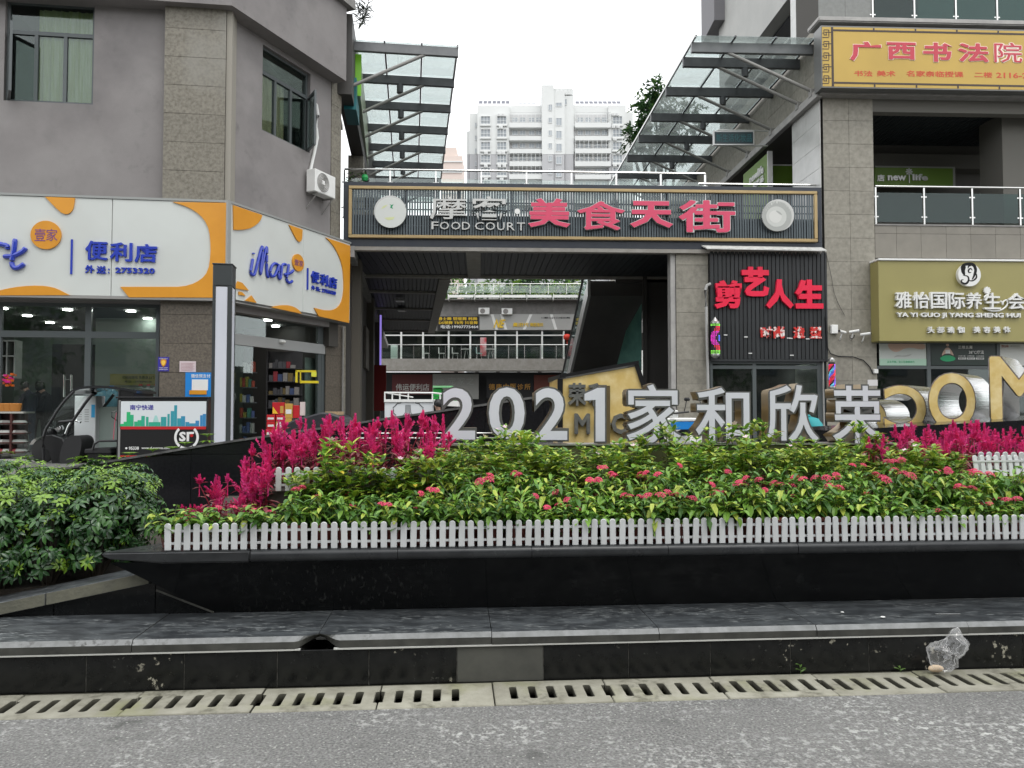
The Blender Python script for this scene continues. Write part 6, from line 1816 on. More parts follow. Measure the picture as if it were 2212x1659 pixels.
# ------------------------------------------------------------------ olive wellness sign, posters, dark shop window
def z5b(x, y): return (1765.9+.2016*x, 501.7+.2016*y)
m_ol = mat('olive yellow sign', (.30, .265, .095), .4, c2=(.27, .24, .085), scale=.5)
og_ = thing('wellness_sign', 'olive yellow sign with white raised Chinese characters and a round face logo', 'sign', RF.w(RF.s(2080, -.4, 650), -.4, 3.8))
TO = -.45
o0_, oz1 = RF.pix(1897, 563, TO); _, oz0 = RF.pix(1898, 737, TO); oe = RF.s(2330, TO, 650)
MB(RF).box(o0_, oe, TO, -.01, oz0, oz1).build('box', m_ol, og_, bevel=.01)
b = MB(RF); b.box(o0_-.02, oe, TO-.05, -.02, oz1+.002, oz1+.055); b.build('top_flashing', m_white, og_, bevel=.01)
m_wl = mat('white letter', (.72, .72, .70), .4)
for ch, a_, c_ in (('雅', 838, 1012), ('怡', 1028, 1202), ('国', 1215, 1392), ('际', 1405, 1585), ('养', 1598, 1768), ('生', 1788, 1968), ('会', 2045, 2230), ('馆', 2250, 2430)):
    text(ch, RF, *z5b(a_, 635+(a_-838)*.012), *z5b(c_, 815+(a_-838)*.01), TO-.0, m_wl, og_, d=.10, off=.012, name='character')
text('YA YI GUO JI YANG SHENG HUI', RF, *z5b(850, 858), *z5b(2180, 928), TO, m_wl, og_, d=.08, off=.022, name='lettering')
for i, ch in enumerate('头部瑜伽'): text(ch, RF, *z5b(1182+108*i, 1010), *z5b(1182+108*i+74, 1080), TO, m_wl, og_, d=.07, off=.022, name='character')
for i, ch in enumerate('美容美体'): text(ch, RF, *z5b(1676+108*i, 1010), *z5b(1676+108*i+72, 1078), TO, m_wl, og_, d=.07, off=.022, name='character')
def smooth_line(pts, n=6):
    P = [Vector(p) for p in pts]; Q = []
    for i in range(len(P)-1):
        p0 = P[max(0, i-1)]; p1 = P[i]; p2 = P[i+1]; p3 = P[min(len(P)-1, i+2)]
        for k in range(n):
            u = k/n
            q = .5*((2*p1)+(-p0+p2)*u+(2*p0-5*p1+4*p2-p3)*u*u+(-p0+3*p1-3*p2+p3)*u**3); Q.append((q.x, q.y))
    Q.append(tuple(P[-1])); return Q
fs_, fz_ = RF.pix(*z5b(1822, 622), TO-.08)
MB(RF).prism([(fs_+(.105 if k % 2 else .078)*math.cos(k*PI/10), fz_+(.105 if k % 2 else .078)*math.sin(k*PI/10)) for k in range(20)], TO-.08, TO-.02).build('flower_mark', m_wl, og_)
MB().tube([RF.w(RF.pix(*z5b(x, y), TO-.06)[0], TO-.06, RF.pix(*z5b(x, y), TO-.06)[1]) for x, y in smooth_line([(1785, 700), (1800, 680), (1830, 660)])+smooth_line([(1830, 660), (1826, 640)], 2)], .022, 6).build('stem_mark', m_wl, og_)
MB().tube([RF.w(RF.pix(*z5b(x, y), TO-.06)[0], TO-.06, RF.pix(*z5b(x, y), TO-.06)[1]) for x, y in smooth_line([(1788, 812), (1860, 842), (1950, 838), (2015, 800), (2036, 755), (2018, 728), (1990, 745), (1985, 775), (1972, 745), (1955, 742)])], .022, 6).build('swash_mark', m_wl, og_)
s, z, r = rounddisc(RF, 2088.9, 595, 24.2, TO-.001, .11, m_wl, og_, 'round_logo')
# woman's face drawn as dark curls on the disc
def curl(pts, w, parent, m=m_blackm, t=TO-.1125, fn=None, fr=RF, name='logo_line'):
    P = smooth_line(pts); L_, R_ = [], []
    for i, p in enumerate(P):
        a_ = P[max(0, i-1)]; c_ = P[min(len(P)-1, i+1)]
        dx, dy = c_[0]-a_[0], c_[1]-a_[1]; l = math.hypot(dx, dy) or 1
        f = math.sin(PI*min(1, max(0.0, i/(len(P)-1)))) ** .6
        ww = w*max(.12, f)
        L_.append((p[0]-dy/l*ww, p[1]+dx/l*ww)); R_.append((p[0]+dy/l*ww, p[1]-dx/l*ww))
    b = MB(fr)
    for i in range(len(P)-1):
        q = [L_[i], L_[i+1], R_[i+1], R_[i]]
        b.add([(x, t, z) for x, z in q], [(0, 1, 2, 3), (3, 2, 1, 0)])
    return b
def U(x, y): return (s+(x-1602)/118*r, z-(y-463)/118*r)
bl = MB(RF)
for pts, w in (([(1520, 440), (1525, 380), (1570, 355), (1640, 360), (1665, 410), (1650, 470), (1625, 515)], .045), ([(1550, 470), (1535, 420), (1560, 375)], .05), ([(1620, 440), (1595, 440), (1592, 415), (1615, 400), (1632, 420)], .022),
               ([(1530, 470), (1580, 480), (1590, 520), (1560, 555), (1520, 545), (1515, 520), (1540, 515)], .028), ([(1580, 520), (1630, 525), (1670, 495), (1672, 460), (1660, 440)], .022), ([(1585, 400), (1595, 375), (1620, 370)], .02)):
    q = curl([U(*p) for p in pts], w, og_); n0 = len(bl.v); bl.v += q.v; bl.f += [tuple(n0+i for i in f) for f in q.f]; bl.m += q.m
bl.build('logo_lines', m_blackm, og_)
# window posters
m_pale = mat('pale poster', (.55, .58, .52), .4, c2=(.50, .38, .33), scale=1.2)
def poster(x0, y0, x1, y1, m, lb_, t=.05):
    a_, z1 = RF.pix(x0, y0, t); c_, z0 = RF.pix(x1, y1, t)
    o = thing('window_poster', lb_, 'poster', RF.w((a_+c_)/2, t, z0))
    MB(RF).box(a_, c_, t, t+.02, z0, z1).build('sheet', m, o); return o, a_, c_, z0, z1
oz = oz0
o, a_, c_, z0, z1 = poster(1899, 738, 2001.4, 789.6, mat('pale grey green poster', (.50, .53, .50), .35), 'pale poster of a massaged head with green Chinese slogan under the olive sign')
m_skin = mat('printed skin', (.55, .38, .30), .5)
W_, H_ = c_-a_, z1-z0
MB(RF).prism(smooth_poly([(a_+.2*W_, z1-.002), (a_+.98*W_, z1-.002), (a_+.98*W_, z0+.62*H_), (a_+.6*W_, z0+.8*H_), (a_+.35*W_, z0+.5*H_), (a_+.18*W_, z0+.75*H_)], 2), .045, .049).build('printed_face', m_skin, o)
MB(RF).prism(smooth_poly([(a_+.28*W_, z0+.32*H_), (a_+.38*W_, z0+.45*H_), (a_+.5*W_, z0+.40*H_), (a_+.72*W_, z0+.50*H_), (a_+.6*W_, z0+.36*H_), (a_+.4*W_, z0+.38*H_)], 1), .042, .0445).build('printed_shadow', m_ld2, o)
MB(RF).box(a_, c_, .043, .0445, z0, z0+.28*H_).build('green_band', mat('pale green print', (.38, .56, .44), .5), o)
text('从头开始，注入生命原动力', RF, 0, 0, 0, 0, .0425, m_gpr, o, d=.002, off=.02, sz=(a_+.16*W_, z0+.20*H_, a_+.74*W_, z0+.10*H_))
o, a_, c_, z0, z1 = poster(2010.8, 738, 2154, 789.4, mat('dark green poster', (.008, .022, .016), .35), 'dark poster of a seated woman with white Chinese lettering under the olive sign')
W_, H_ = c_-a_, z1-z0
fx = a_+.25*W_
MB(RF).prism(smooth_poly([(fx-.10*W_, z0+.38*H_), (fx-.05*W_, z0+.68*H_), (fx, z0+.78*H_), (fx+.05*W_, z0+.68*H_), (fx+.10*W_, z0+.38*H_), (fx+.04*W_, z0+.5*H_), (fx-.04*W_, z0+.5*H_)], 1), .044, .049).build('printed_body', m_skin, o)
MB(RF).prism([(fx+.022*W_*math.cos(k), z0+.86*H_+.065*H_*math.sin(k)) for k in [i*PI/8 for i in range(16)]], .044, .049).build('printed_head', m_skin, o)
MB(RF).box(fx-.035*W_, fx+.035*W_, .041, .0435, z0+.5*H_, z0+.66*H_).build('printed_top', m_white, o)
MB(RF).prism(smooth_poly([(fx-.13*W_, z0+.28*H_), (fx-.06*W_, z0+.42*H_), (fx+.06*W_, z0+.42*H_), (fx+.13*W_, z0+.28*H_), (fx+.06*W_, z0+.16*H_), (fx-.06*W_, z0+.16*H_)], 1), .042, .0438).build('printed_shorts', mat('print emerald', (.01, .30, .12), .5), o)
text('三维五禀', RF, 0, 0, 0, 0, .044, m_wl, o, d=.002, off=.01, sz=(a_+.41*W_, z0+.84*H_, a_+.63*W_, z0+.70*H_))
text('38°C疗法', RF, 0, 0, 0, 0, .044, m_wl, o, d=.002, off=.01, sz=(a_+.57*W_, z0+.64*H_, a_+.80*W_, z0+.48*H_))
text('1分钟入睡，3分钟见效，15分钟身轻', RF, 0, 0, 0, 0, .044, m_wl, o, d=.002, off=.01, sz=(a_+.41*W_, z0+.42*H_, a_+.80*W_, z0+.37*H_))
for k in range(3):
    MB(RF).box(a_+(.41+.135*k)*W_, a_+(.53+.135*k)*W_, .044, .049, z0+.25*H_, z0+.33*H_).build('print_label', m_wl, o)
    text(['精准定位', '靶向治疗', '多维调理'][k], RF, 0, 0, 0, 0, .0435, m_blackm, o, d=.001, off=.01, sz=(a_+(.42+.135*k)*W_, z0+.32*H_, a_+(.52+.135*k)*W_, z0+.26*H_))
o, a_, c_, z0, z1 = poster(2160, 740, 2262, 790, mat('pale poster 3', (.55, .56, .53), .35), 'pale poster cut by the right picture edge under the olive sign')
W_, H_ = c_-a_, z1-z0
text('野尘林', RF, 0, 0, 0, 0, .044, mat('brown print', (.30, .08, .05), .5), o, d=.002, off=.01, sz=(a_+.03*W_, z0+.90*H_, a_+.18*W_, z0+.78*H_))
text('龙元草养元', RF, 0, 0, 0, 0, .044, m_ld2, o, d=.002, off=.01, sz=(a_+.22*W_, z0+.88*H_, a_+.42*W_, z0+.80*H_))
b = MB(RF)
zf1, zf0 = RF.z(2000, 790, .05), RF.z(2000, 797, .05)
b.box(k1, 14, .03, .12, zf0, zf1-.005).box(RF.s(2003, .05, 850), RF.s(2011, .05, 850), .028, .122, .45, oz0).box(RF.s(2154, .05, 850), RF.s(2161, .05, 850), .028, .122, .45, oz0).box(k1, 14, .035, .125, oz0-.02, oz0+.1)
b.build('shop_front_frame', m_frame, rw)
MB(RF).box(k1, 14, .08, .087, .5, zf0).build('shop_pane', m_glassw, rw)
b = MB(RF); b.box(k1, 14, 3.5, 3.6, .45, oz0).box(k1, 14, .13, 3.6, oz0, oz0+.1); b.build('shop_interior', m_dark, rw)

# ------------------------------------------------------------------ glass canopies
def canopy(name, lb_, fr, sg_, ss_, s_end, tout, zb_, zt_, over, tin=0.0):
    """sg_ = +1 when the roof reaches to +t, -1 to -t"""
    o = thing(name, lb_, 'canopy', fr.w(5, sg_*tout/2, zb_))
    T = lambda t: sg_*t
    for i, s_ in enumerate(ss_):
        m = m_beamlt if i == 0 else m_beam
        a_, c_ = sorted((T(tin), T(tout)))
        MB(fr).box(s_, s_+.12, a_, c_, zb_, zt_).build('beam', m, o, bevel=.006)
    bars = MB(fr)
    for f in (.02, .335, .665, .985):
        t = tin+(tout-tin)*f
        MB(fr).box(ss_[0]-over, s_end, min(T(t), T(t)+T(.05)), max(T(t), T(t)+T(.05)), zt_+.002, zt_+.05).build('glazing_bar', m_beam, o)
    e_ = [ss_[0]-over]+[s_+.06 for s_ in ss_]+[s_end]
    for i in range(len(e_)-1):
        for j, (f0, f1) in enumerate(((.02, .335), (.335, .665), (.665, .985))):
            a_, c_ = sorted((T(tin+(tout-tin)*f0+.055), T(tin+(tout-tin)*f1-.005)))
            if e_[i+1]-e_[i] < .08: continue
            MB(fr).box(e_[i]+.01, e_[i+1]-.01, a_, c_, zt_+.02, zt_+.032).build('glass_pane', m_glassr, o)
    a_, c_ = sorted((T(tout*.99), T(tout*.99)+T(.04)))
    MB(fr).box(ss_[0]-over, s_end, a_, c_, zt_-.01, zt_+.06).build('edge_bar', m_steelb, o)
    for i, s_ in enumerate(ss_):
        MB().tube([fr.w(s_+.06, T(tout*.70), zb_+.02), fr.w(s_-.12, T(tin+.03), zb_-1.15)], .048, 10).build('strut', m_tubeg, o, smooth=True)
        MB(fr).box(s_-.22, s_-.02, *sorted((T(tin), T(tin+.18))), zb_-1.28, zb_-1.08).build('strut_foot', m_tubeg, o)
        if i: MB().lathe(fr.w(s_+.06, T(tout*.47), zb_-.26), [(.10, 0), (.10, .25)], 14).build('spot_lamp', m_beam, o, smooth=True)
    return o
b3 = (887-105)
zcb = HC+782*21.2/FPX; zct = zcb+.28
Ys = [21.2, 22.1, 24.15, 26.3, 28.4, 30.6, 32.8, 34.95]
canopy('glass_canopy', 'glass canopy on dark beams and slanting struts along the right building', RS, 1, [(Y-_r.y)/math.cos(R(2.4)) for Y in Ys], 15.4, _r.x-5.05, zcb, zct, .32)
wl = at(744, 100, 20.7)
SC_ = Fr(wl.x, wl.y, 97.5)
zcb2 = HC+(887-97)*21.0/FPX; 
canopy('glass_canopy', 'glass canopy on dark beams reaching out from the left building over the passage', SC_, -1, [.25+2.05*k for k in range(8)], 16.5, 3.15, zcb2, zcb2+.26, .04)
# LED board on brackets and green shop signs beside the right canopy
def z4(x, y): return (1337.8+.25195*x, .25195*y)
led = thing('led_board', 'dark LED message board held on steel arms below the right canopy', 'sign', at(1586, 312, 23.8))
m_ledt = mat('dim cyan led', (.02, .085, .095), .6, em=.15)
flat(Fr(0, 23.8, 0), *z4(808, 1120), *z4(1158, 1243), 0, m_steelb, 'frame', None, None, led, d=.12)
flat(Fr(0, 23.8, 0), *z4(818, 1131), *z4(1148, 1231), -.012, mat('dark teal screen', (.012, .035, .042), .3), 'screen', None, None, led, d=.01)
text('新生活化妆品', Fr(0, 23.8, 0), *z4(832, 1148), *z4(1138, 1215), -.0125, m_ledt, led, d=.004, off=.01, name='lettering')
b = MB(); 
for y in (1115, 1243): b.tube([at(*z4(845, y), 23.86), at(*z4(1270, y+8), 23.86)], .025, 6)
b.build('arm', m_steelb, led)
p0 = z4(1062, 1490); p1 = z4(1270, 1312)
gs = thing('green_side_sign', 'green shop sign with white lettering facing the upper passage', 'sign', RS.w(4, .02, 8.4))
def RSp(x, y, t=.05): 
    s_, z_ = RS.pix(*z4(x, y), t); return s_, z_
a_, za = RSp(1270, 1312); c_, zc_ = RSp(1062, 1490)
MB(RS).box(a_, c_, -.1, .05, DK, za).build('panel', m_green, gs)
MB(RS).box(a_-.05, a_, -.1, .06, DK, za+.05).build('edge', m_white, gs)
def RSt(tx, x0, y0, x1, y1):
    # reading direction runs towards the street on this side, so far end first
    s0, zt0 = RSp(x0, y0); s1, zb1 = RSp(x1, y1)
    return text(tx, Fr(*RS.o.xy, 92.4), 0, 0, 0, 0, .055, m_wl, gs, d=-.03, off=.03, sz=(s0, zt0, s1, zb1))
F3 = Fr(*RS.w(0, .055, 0).xy, 272.4)
def F3t(tx, x0, y0, x1, y1):
    s0, z0_ = F3.pix(*z4(x0, y0), 0); s1, z1_ = F3.pix(*z4(x1, y1), 0)
    zt0 = z0_; text(tx, F3, 0, 0, 0, 0, 0, m_wl, gs, d=.03, off=.03, sz=(s0, zt0, s1, z1_))
F3t('newlife', 1120, 1510, 1242, 1480); F3t('化妆品', 1150, 1570, 1242, 1555)
q0, q1 = z4(1275, 1408), z4(1490, 1590)
Fg = Fr(0, 24.7, 2.4)
flat(Fg, *q0, *q1, 0, m_wl, 'green_front_sign', 'plain green board with white frame at the right end of the footbridge', 'sign', d=.08)
flat(Fg, q0[0]+4, q0[1]+3, q1[0], q1[1], -.012, m_green, 'green_panel', None, None, COL.objects['green_front_sign'], d=.01)

# ------------------------------------------------------------------ court building far down the passage
CB = Fr(0, 55, 0)
def zc3(x, y): return (780.4+.25195*x, 585.3+.25195*y)
cb = thing('court_building', 'grey court building with shops on two floors and planted roof terrace at the passage end', 'building', (-3, 56, .45))
def cbz(y): return CB.z(1000, y)
def cbs(px): return CB.s(px, 0, 700)
z_sl0, z_sl1 = cbz(803), cbz(778)
sA_, sB_ = cbs(780), cbs(1330)
MB(CB).box(sA_, sB_, 0, 6, cbz(715), cbz(650)).build('upper_wall', m_concrete, cb)
MB(CB).box(sA_, sB_, -1.6, 0, z_sl0, z_sl1).build('slab_edge', m_soffit, cb)
MB(CB).box(sA_, sB_, 1.6, 1.7, z_sl1, cbz(715)).build('upper_shop_back', m_darkwall, cb)
MB(CB).box(sA_, sB_, .6, .7, .45, z_sl0).build('ground_shop_back', m_dark, cb)
b = MB(CB); b.box(sA_, sB_, -.6, 6, cbz(650), cbz(648)); b.build('roof', m_concrete, cb)
for px in (867, 914, 969.4, 1016, 1070, 1116.8, 1171, 1217.5): MB(CB).box(cbs(px)-.06, cbs(px)+.06, -.06, .06, z_sl1, cbz(715)).build('mullion', m_white, cb)
MB(CB).box(sA_, sB_, .1, .11, z_sl1, cbz(715)).build('shop_glazing', m_glassw, cb)
MB(CB).box(sA_, sB_, -.05, .05, cbz(724)-.05, cbz(724)+.03).build('transom', m_white, cb)
b = MB(CB)
for k, px in enumerate((970, 1026, 1081.5, 1137, 1193.6)):
    a_ = cbs(px)+.06; c_ = cbs(px+55.5)-.06
    for j in range(4): b.box(a_, c_, -1.2+.3*j, -1.05+.3*j, cbz(648)+.09*j, cbz(648)+.06+.09*j)
    b.box(a_-.06, a_-.02, -1.2, 0, cbz(652), cbz(640))
b.build('louvre_awning', m_white, cb)
railing('court_roof_railing', 'glass railing of the planted roof terrace at the passage end', CB, cbs(950), cbs(1262), -.4, cbz(637), cbz(615)-cbz(637), 8, m_glassc, clamp=False)
railing('court_balcony_railing', 'steel and glass railing of the upper shop balcony at the passage end', CB, cbs(800), cbs(1232), -1.5, z_sl1, cbz(748.6)-z_sl1, 13, m_glassc, clamp=False)
def csign(x0, y0, x1, y1, m, name, lb_, t=-.15):
    o = flat(CB, x0, y0, x1, y1, t, m, name, lb_, 'sign', d=.1); return o
m_ychar = mat('yellow letter', (.75, .50, .03), .5)
o = csign(945, 683.6, 1033.6, 712.5, m_blackm, 'dance_studio_sign', 'black sign with yellow Chinese lines and a white phone number in the court')
text('爵士舞 钢管舞 韩舞', CB, 946, 685, 1031, 692, -.152, m_ychar, o, d=.02, off=.02)
text('DS领舞 TB秀 抖音舞', CB, 948, 693.5, 1032, 700.5, -.152, m_ychar, o, d=.02, off=.02)
text('电话:19907775464', CB, 952, 702, 1033, 709.5, -.152, m_wl, o, d=.02, off=.02)
o = csign(1036, 678.5, 1242.7, 712.5, mat('grey silver sign', (.38, .38, .365), .5), 'studio_sign', 'pale grey sign with slanting stripes and yellow letters on the upper floor of the court')
text('NE', CB, 1066, 690, 1092, 708, -.152, m_ychar, o, d=.06, off=.03, shear=.5)
text('曼旧代', CB, 1108, 697, 1142, 705.5, -.152, m_ychar, o, d=.04, off=.02)
text('舞蹈培训', CB, 1145, 697, 1173, 705.5, -.152, m_ychar, o, d=.04, off=.01)
text('少儿舞蹈 少儿爵士 少儿中国 成人舞蹈', CB, 1169, 684.5, 1231, 688.5, -.152, m_blackm, o, d=.01, off=.01)
for px in (1060, 1080, 1144, 1188): MB(CB).prism(px_poly(CB, [(px, 679), (px+6, 679), (px+16 if px != 1144 else px-9, 712), (px+10 if px != 1144 else px-15, 712)], -.152), -.156, -.1505).build('stripe', m_wl, o)
o = csign(847, 809, 934, 852, mat('maroon sign', (.10, .014, .014), .5), 'maroon_shop_sign', 'maroon shop sign with pale brush lettering at the ground floor of the court')
text('伟运便利店', CB, 855, 829, 927, 844, -.152, m_ld, o, d=.02, off=.01)
o = csign(934.8, 808, 1034, 862, mat('pale grey sign', (.30, .30, .28), .6), 'pale_shop_sign', 'pale grey shop sign with a dog head outline in the court')
b = MB(CB)
for k in range(16):
    a1, a2_ = k*PI/8, (k+1)*PI/8
    c0_, z0_ = CB.pix(951, 824, -.16); f = .28
    b.tube([CB.w(c0_+f*math.cos(a1), -.16, z0_+f*math.sin(a1)), CB.w(c0_+f*math.cos(a2_), -.16, z0_+f*math.sin(a2_))], .02, 4)
b.build('outline_mark', m_ld2, o)
for i, ch in enumerate('宠家之'): text(ch, CB, 968+20*i, 815, 984+20*i, 831, -.152, m_ld2, o, d=.01)
o = csign(1051, 808, 1152, 860, m_blackm, 'clinic_sign', 'black clinic sign with gold Chinese characters in the court')
for i, ch in enumerate('德康中医诊所'): text(ch, CB, 1056+15.4*i, 829, 1069+15.4*i, 842, -.152, mat('gold char', (.55, .28, .04), .5), o, d=.02, off=.012)
o = csign(1153.5, 810, 1216, 858, mat('red brown sign', (.16, .035, .02), .5), 'red_brown_sign', 'red brown sign partly hidden by the yellow box sign')
for x0, x1, y0 in ((1005, 1098, 315), (1203, 1295, 320)):
    o = thing('air_conditioner', 'white air conditioner unit above the grey court sign, %s of two' % ('left' if x0 < 1100 else 'right'), 'air conditioner', CB.w(cbs(zc3(x0, 0)[0])+.3, -.4, cbz(678)))
    flat(CB, *zc3(x0, y0), *zc3(x1, 370), -.45, m_white, 'casing', None, None, o, d=.35)
    s, z, r = rounddisc(CB, zc3(x0+35, 0)[0], zc3(0, (y0+372)/2)[1], 5.5, -.451, .01, m_grill, o, 'fan_opening', 18)
p = CB.w(cbs(1223), -.9, cbz(730.7))
tag(MB().ball(p, .28, 12, sq=(1, 1, .85)).lathe(p+Vector((0, 0, -.5)), [(.03, 0), (.03, .28)], 6).build('red_lantern', mat('red lantern', (.62, .04, .02), .6), smooth=True), 'round red lantern hanging at the balcony in the court', 'lantern')
tag(flat(CB, *zc3(1020, 570), *zc3(1072, 730), -.3, mat('colour poster', (.55, .45, .45), .5, c2=(.5, .05, .06), scale=1.5), 'pillar_poster', None, None), 'colourful poster on the pillar between the court shops', 'poster')
# chairs and tables on the balcony
m_mint = mat('mint plastic', (.35, .55, .52), .4)
def chair(px, lb_, m):
    s = cbs(px); o = thing('cafe_chair', lb_, 'chair', CB.w(s, -.7, z_sl1))
    MB(CB).box(s-.22, s+.22, -.9, -.5, z_sl1+.42, z_sl1+.46).build('seat', m, o)
    MB(CB).box(s-.22, s-.18, -.9, -.5, z_sl1+.46, z_sl1+.85).build('backrest', m, o)
    for dx in (-.18, .18):
        for dy in (-.85, -.55): MB().tube([CB.w(s+dx, dy, z_sl1), CB.w(s+dx*.8, dy, z_sl1+.42)], .018, 5).build('leg', m_steelb, o)
def table(px, lb_):
    s = cbs(px); o = thing('cafe_table', lb_, 'table', CB.w(s, -.7, z_sl1))
    MB().lathe(CB.w(s, -.7, z_sl1+.72), [(.33, 0), (.33, .03)], 18).build('table_top', m_white, o)
    for k in range(3): a_ = k*2.09; MB().tube([CB.w(s+.25*math.cos(a_), -.7+.25*math.sin(a_), z_sl1), CB.w(s+.05*math.cos(a_), -.7, z_sl1+.72)], .018, 5).build('leg', m_steelb, o)
chair(1036, 'mint green shell chair on the court balcony', m_mint); table(1008, 'round white cafe table left of the mint chair'); table(1059, 'round white cafe table right of the mint chair')
for px, lb_ in ((924, 'white cafe chair leftmost on the court balcony'), (956, 'white cafe chair second from left on the court balcony'), (985, 'white cafe chair third from left on the court balcony')): chair(px, lb_, m_white)
MB(CB).box(cbs(850), cbs(865), -1.2, -1.0, z_sl1, z_sl1+1.0).build('ice_box', mat('pale green box', (.5, .62, .55), .5), None); tag(COL.objects['ice_box'], 'pale green panel box at the left of the court balcony', 'box')
# plants on the roof terrace and the block behind
rr = random.Random(31)
for k in range(15):
    px = 965+k*20+rr.uniform(-6, 6); b = MB()
    base = CB.w(cbs(px), .5+rr.uniform(0, .5), cbz(640)); hh = rr.uniform(.8, 1.5)
    for i in range(90):
        a_ = rr.uniform(0, 6.28); u = rr.uniform(0, 1); r0 = .5*math.sin(PI*min(1, u*.8+.2))*rr.uniform(.5, 1)
        leaf(b, base+Vector((math.cos(a_)*r0, math.sin(a_)*r0*.6, u*hh)), rot(a_, rr.uniform(0, 1)), rr.uniform(.16, .3), .09, .8, rr.choice([0, 1, 1, 2]))
    tag(b.build('terrace_shrub', m_lg[:3], smooth=True), 'small green shrub behind the glass railing of the roof terrace', 'shrub', 'shrubs on the roof terrace')
m_far = mat('pale far wall', (.60, .60, .57), .8)
b = MB(); b.box(-4, 30, 78, 90, 0, 14.5, raw=True); tag(b.build('pale_block', m_far), 'pale low block behind the planted roof terrace', 'building')
# ------------------------------------------------------------------ high-rise beyond the court, distance haze painted into its colours
TWF = Fr(0, 175, 0)
def z3(x, y): return (947.6+.25195*x, 111.5+.25195*y)
m_twh = mat('tower white', (.66, .67, .66), .8, c2=(.60, .61, .60), scale=.05)
m_twg = mat('haze paled tower band', (.42, .42, .43), .8)  # grey lightened to imitate distance haze
m_twl = mat('tower loggia wall', (.52, .52, .52), .8)
m_twd = mat('haze paled tower glass', (.34, .37, .40), .25)  # panes lightened as well, haze painted into the glass colour
m_sol = mat('solar collector', (.06, .062, .09), .35)
tw = thing('apartment_tower', 'tall white apartment tower with rows of balconies and dark solar collectors on its roof', 'building', (10, 180, 0))
def tz_(x, y, t=0): s, z = TWF.pix(*z3(x, y), t); return s, z
def tb(x0, x1, y0, y1, t0, t1, m, name):
    s0, zt = tz_(x0, y0, t0); s1, zb_ = tz_(x1, y1, t0)
    return MB(TWF).box(s0, s1, t0, t1, zb_, zt).build(name, m, tw)
YG = 880
for x0, x1, y0, t0, t1, nm in ((332, 605, 462, 0, 14, 'left_bay'), (605, 905, 462, 1.2, 14, 'left_loggia_body'), (885, 988, 286, -1.0, 12, 'lift_tower'), (988, 1080, 336, -.6, 12, 'stair_tower'), (1080, 1156, 378, .3, 12, 'tank_block'), (1156, 1480, 458, 1.2, 14, 'right_loggia_body'), (1455, 1606, 458, 0, 14, 'right_bay'), (1606, 1666, 517, 3, 14, 'right_wing'), (262, 332, 528, 3, 14, 'left_wing'), (240, 262, 682, 4, 14, 'left_end')):
    s0, zt = tz_(x0, y0, t0); s1, _ = tz_(x1, y0, t0); zg = tz_(x0, YG, t0)[1]
    MB(TWF).box(s0, s1, t0, t1, zg, zt).build(nm, m_twh, tw)
    MB(TWF).box(s0+.05, s1-.05, t0+.05, t1, 0, zg).build(nm+'_base', m_twg if nm not in ('right_wing',) else m_twh, tw)
fl = [590+110.5*k for k in range(-0, 8)]
WM = {}
def twin(x, y, w, h, t, nm='window', deep=False, bars=2):
    s0, zt = tz_(x-w/2, y-h/2, t); s1, zb_ = tz_(x+w/2, y+h/2, t)
    k = (round(w), round(h), deep, bars)
    W__ = s1-s0; H__ = zt-zb_
    if k not in WM:
        f = MB(); e = .09 if not deep else .12
        f.box(0, W__, -.3 if deep else -.08, .05, 0, e*1.5).box(0, W__, -.3 if deep else -.08, .05, H__-e, H__)
        for i in range(bars+1): a_ = (W__-e)*i/bars; f.box(a_, a_+e, -.3 if deep else -.08, .05, e*1.5, H__-e)
        if deep:
            f.box(0, W__, -.31, -.22, H__*.40, H__*.40+.07)
            f.box(-.1, W__+.1, -.45, .0, -.35, 0)
        g = MB().box(.03, W__-.03, -.02, .03, .05, H__-.05)
        WM[k] = (f.mesh('window', m_twh), g.mesh('pane', m_twd))
    fm, gm = WM[k]
    o = link(nm, fm, tw, TWF.w(s0, t-.04, zb_)-org(tw)); link('pane', gm, o)
for i, y in enumerate(fl):
    for x in (402, 541): twin(x, y+2, 84, 74, 0, deep=True, bars=3)
    twin(1532, y+2, 84, 74, 0, deep=True, bars=3)
    twin(956, y-2 if i else y, 32, 48, -1.0, bars=2)
    twin(1031, y+12, 50, 68, -.6, bars=2)
    twin(319, y+40, 16, 44, 2.95, bars=1)
    if i == 0: twin(1090, 432, 20, 52, .25, bars=1); twin(957, 480, 34, 54, -1.0); twin(1031, 455, 52, 36, -.6)
    # loggias
    for x0, x1, closed in ((606, 905, i in (0, 3, 4)), (1165, 1470, i in (0, 3, 2))):
        s0, zt = tz_(x0, y-52, 1.0); s1, zb_ = tz_(x1, y+22, 1.0)
        MB(TWF).box(s0, s1, 1.12, 1.22, zb_, zt).build('loggia_recess', m_twl, tw)
        _, zp1 = tz_(x0, y+22, -.5); _, zp0 = tz_(x0, y+60, -.5)
        MB(TWF).box(s0, s1, -.5, 1.3, zp0, zp1).build('balcony_parapet', m_twh, tw)
        for kx in (.16, .38, .64, .84): 
            twin(x0+(x1-x0)*kx, y-4, 50, 44, 1.05, bars=2)
        if closed:
            b = MB(TWF)
            for kk in range(9): a_ = s0+(s1-s0-.1)*kk/8; b.box(a_, a_+.09, -.45, -.36, zp1, zt)
            for f in (.02, .35, .97): zq = zp1+(zt-zp1)*f; b.box(s0, s1, -.46, -.35, zq-.04, zq+.05)
            b.build('balcony_grille', m_twh, tw)
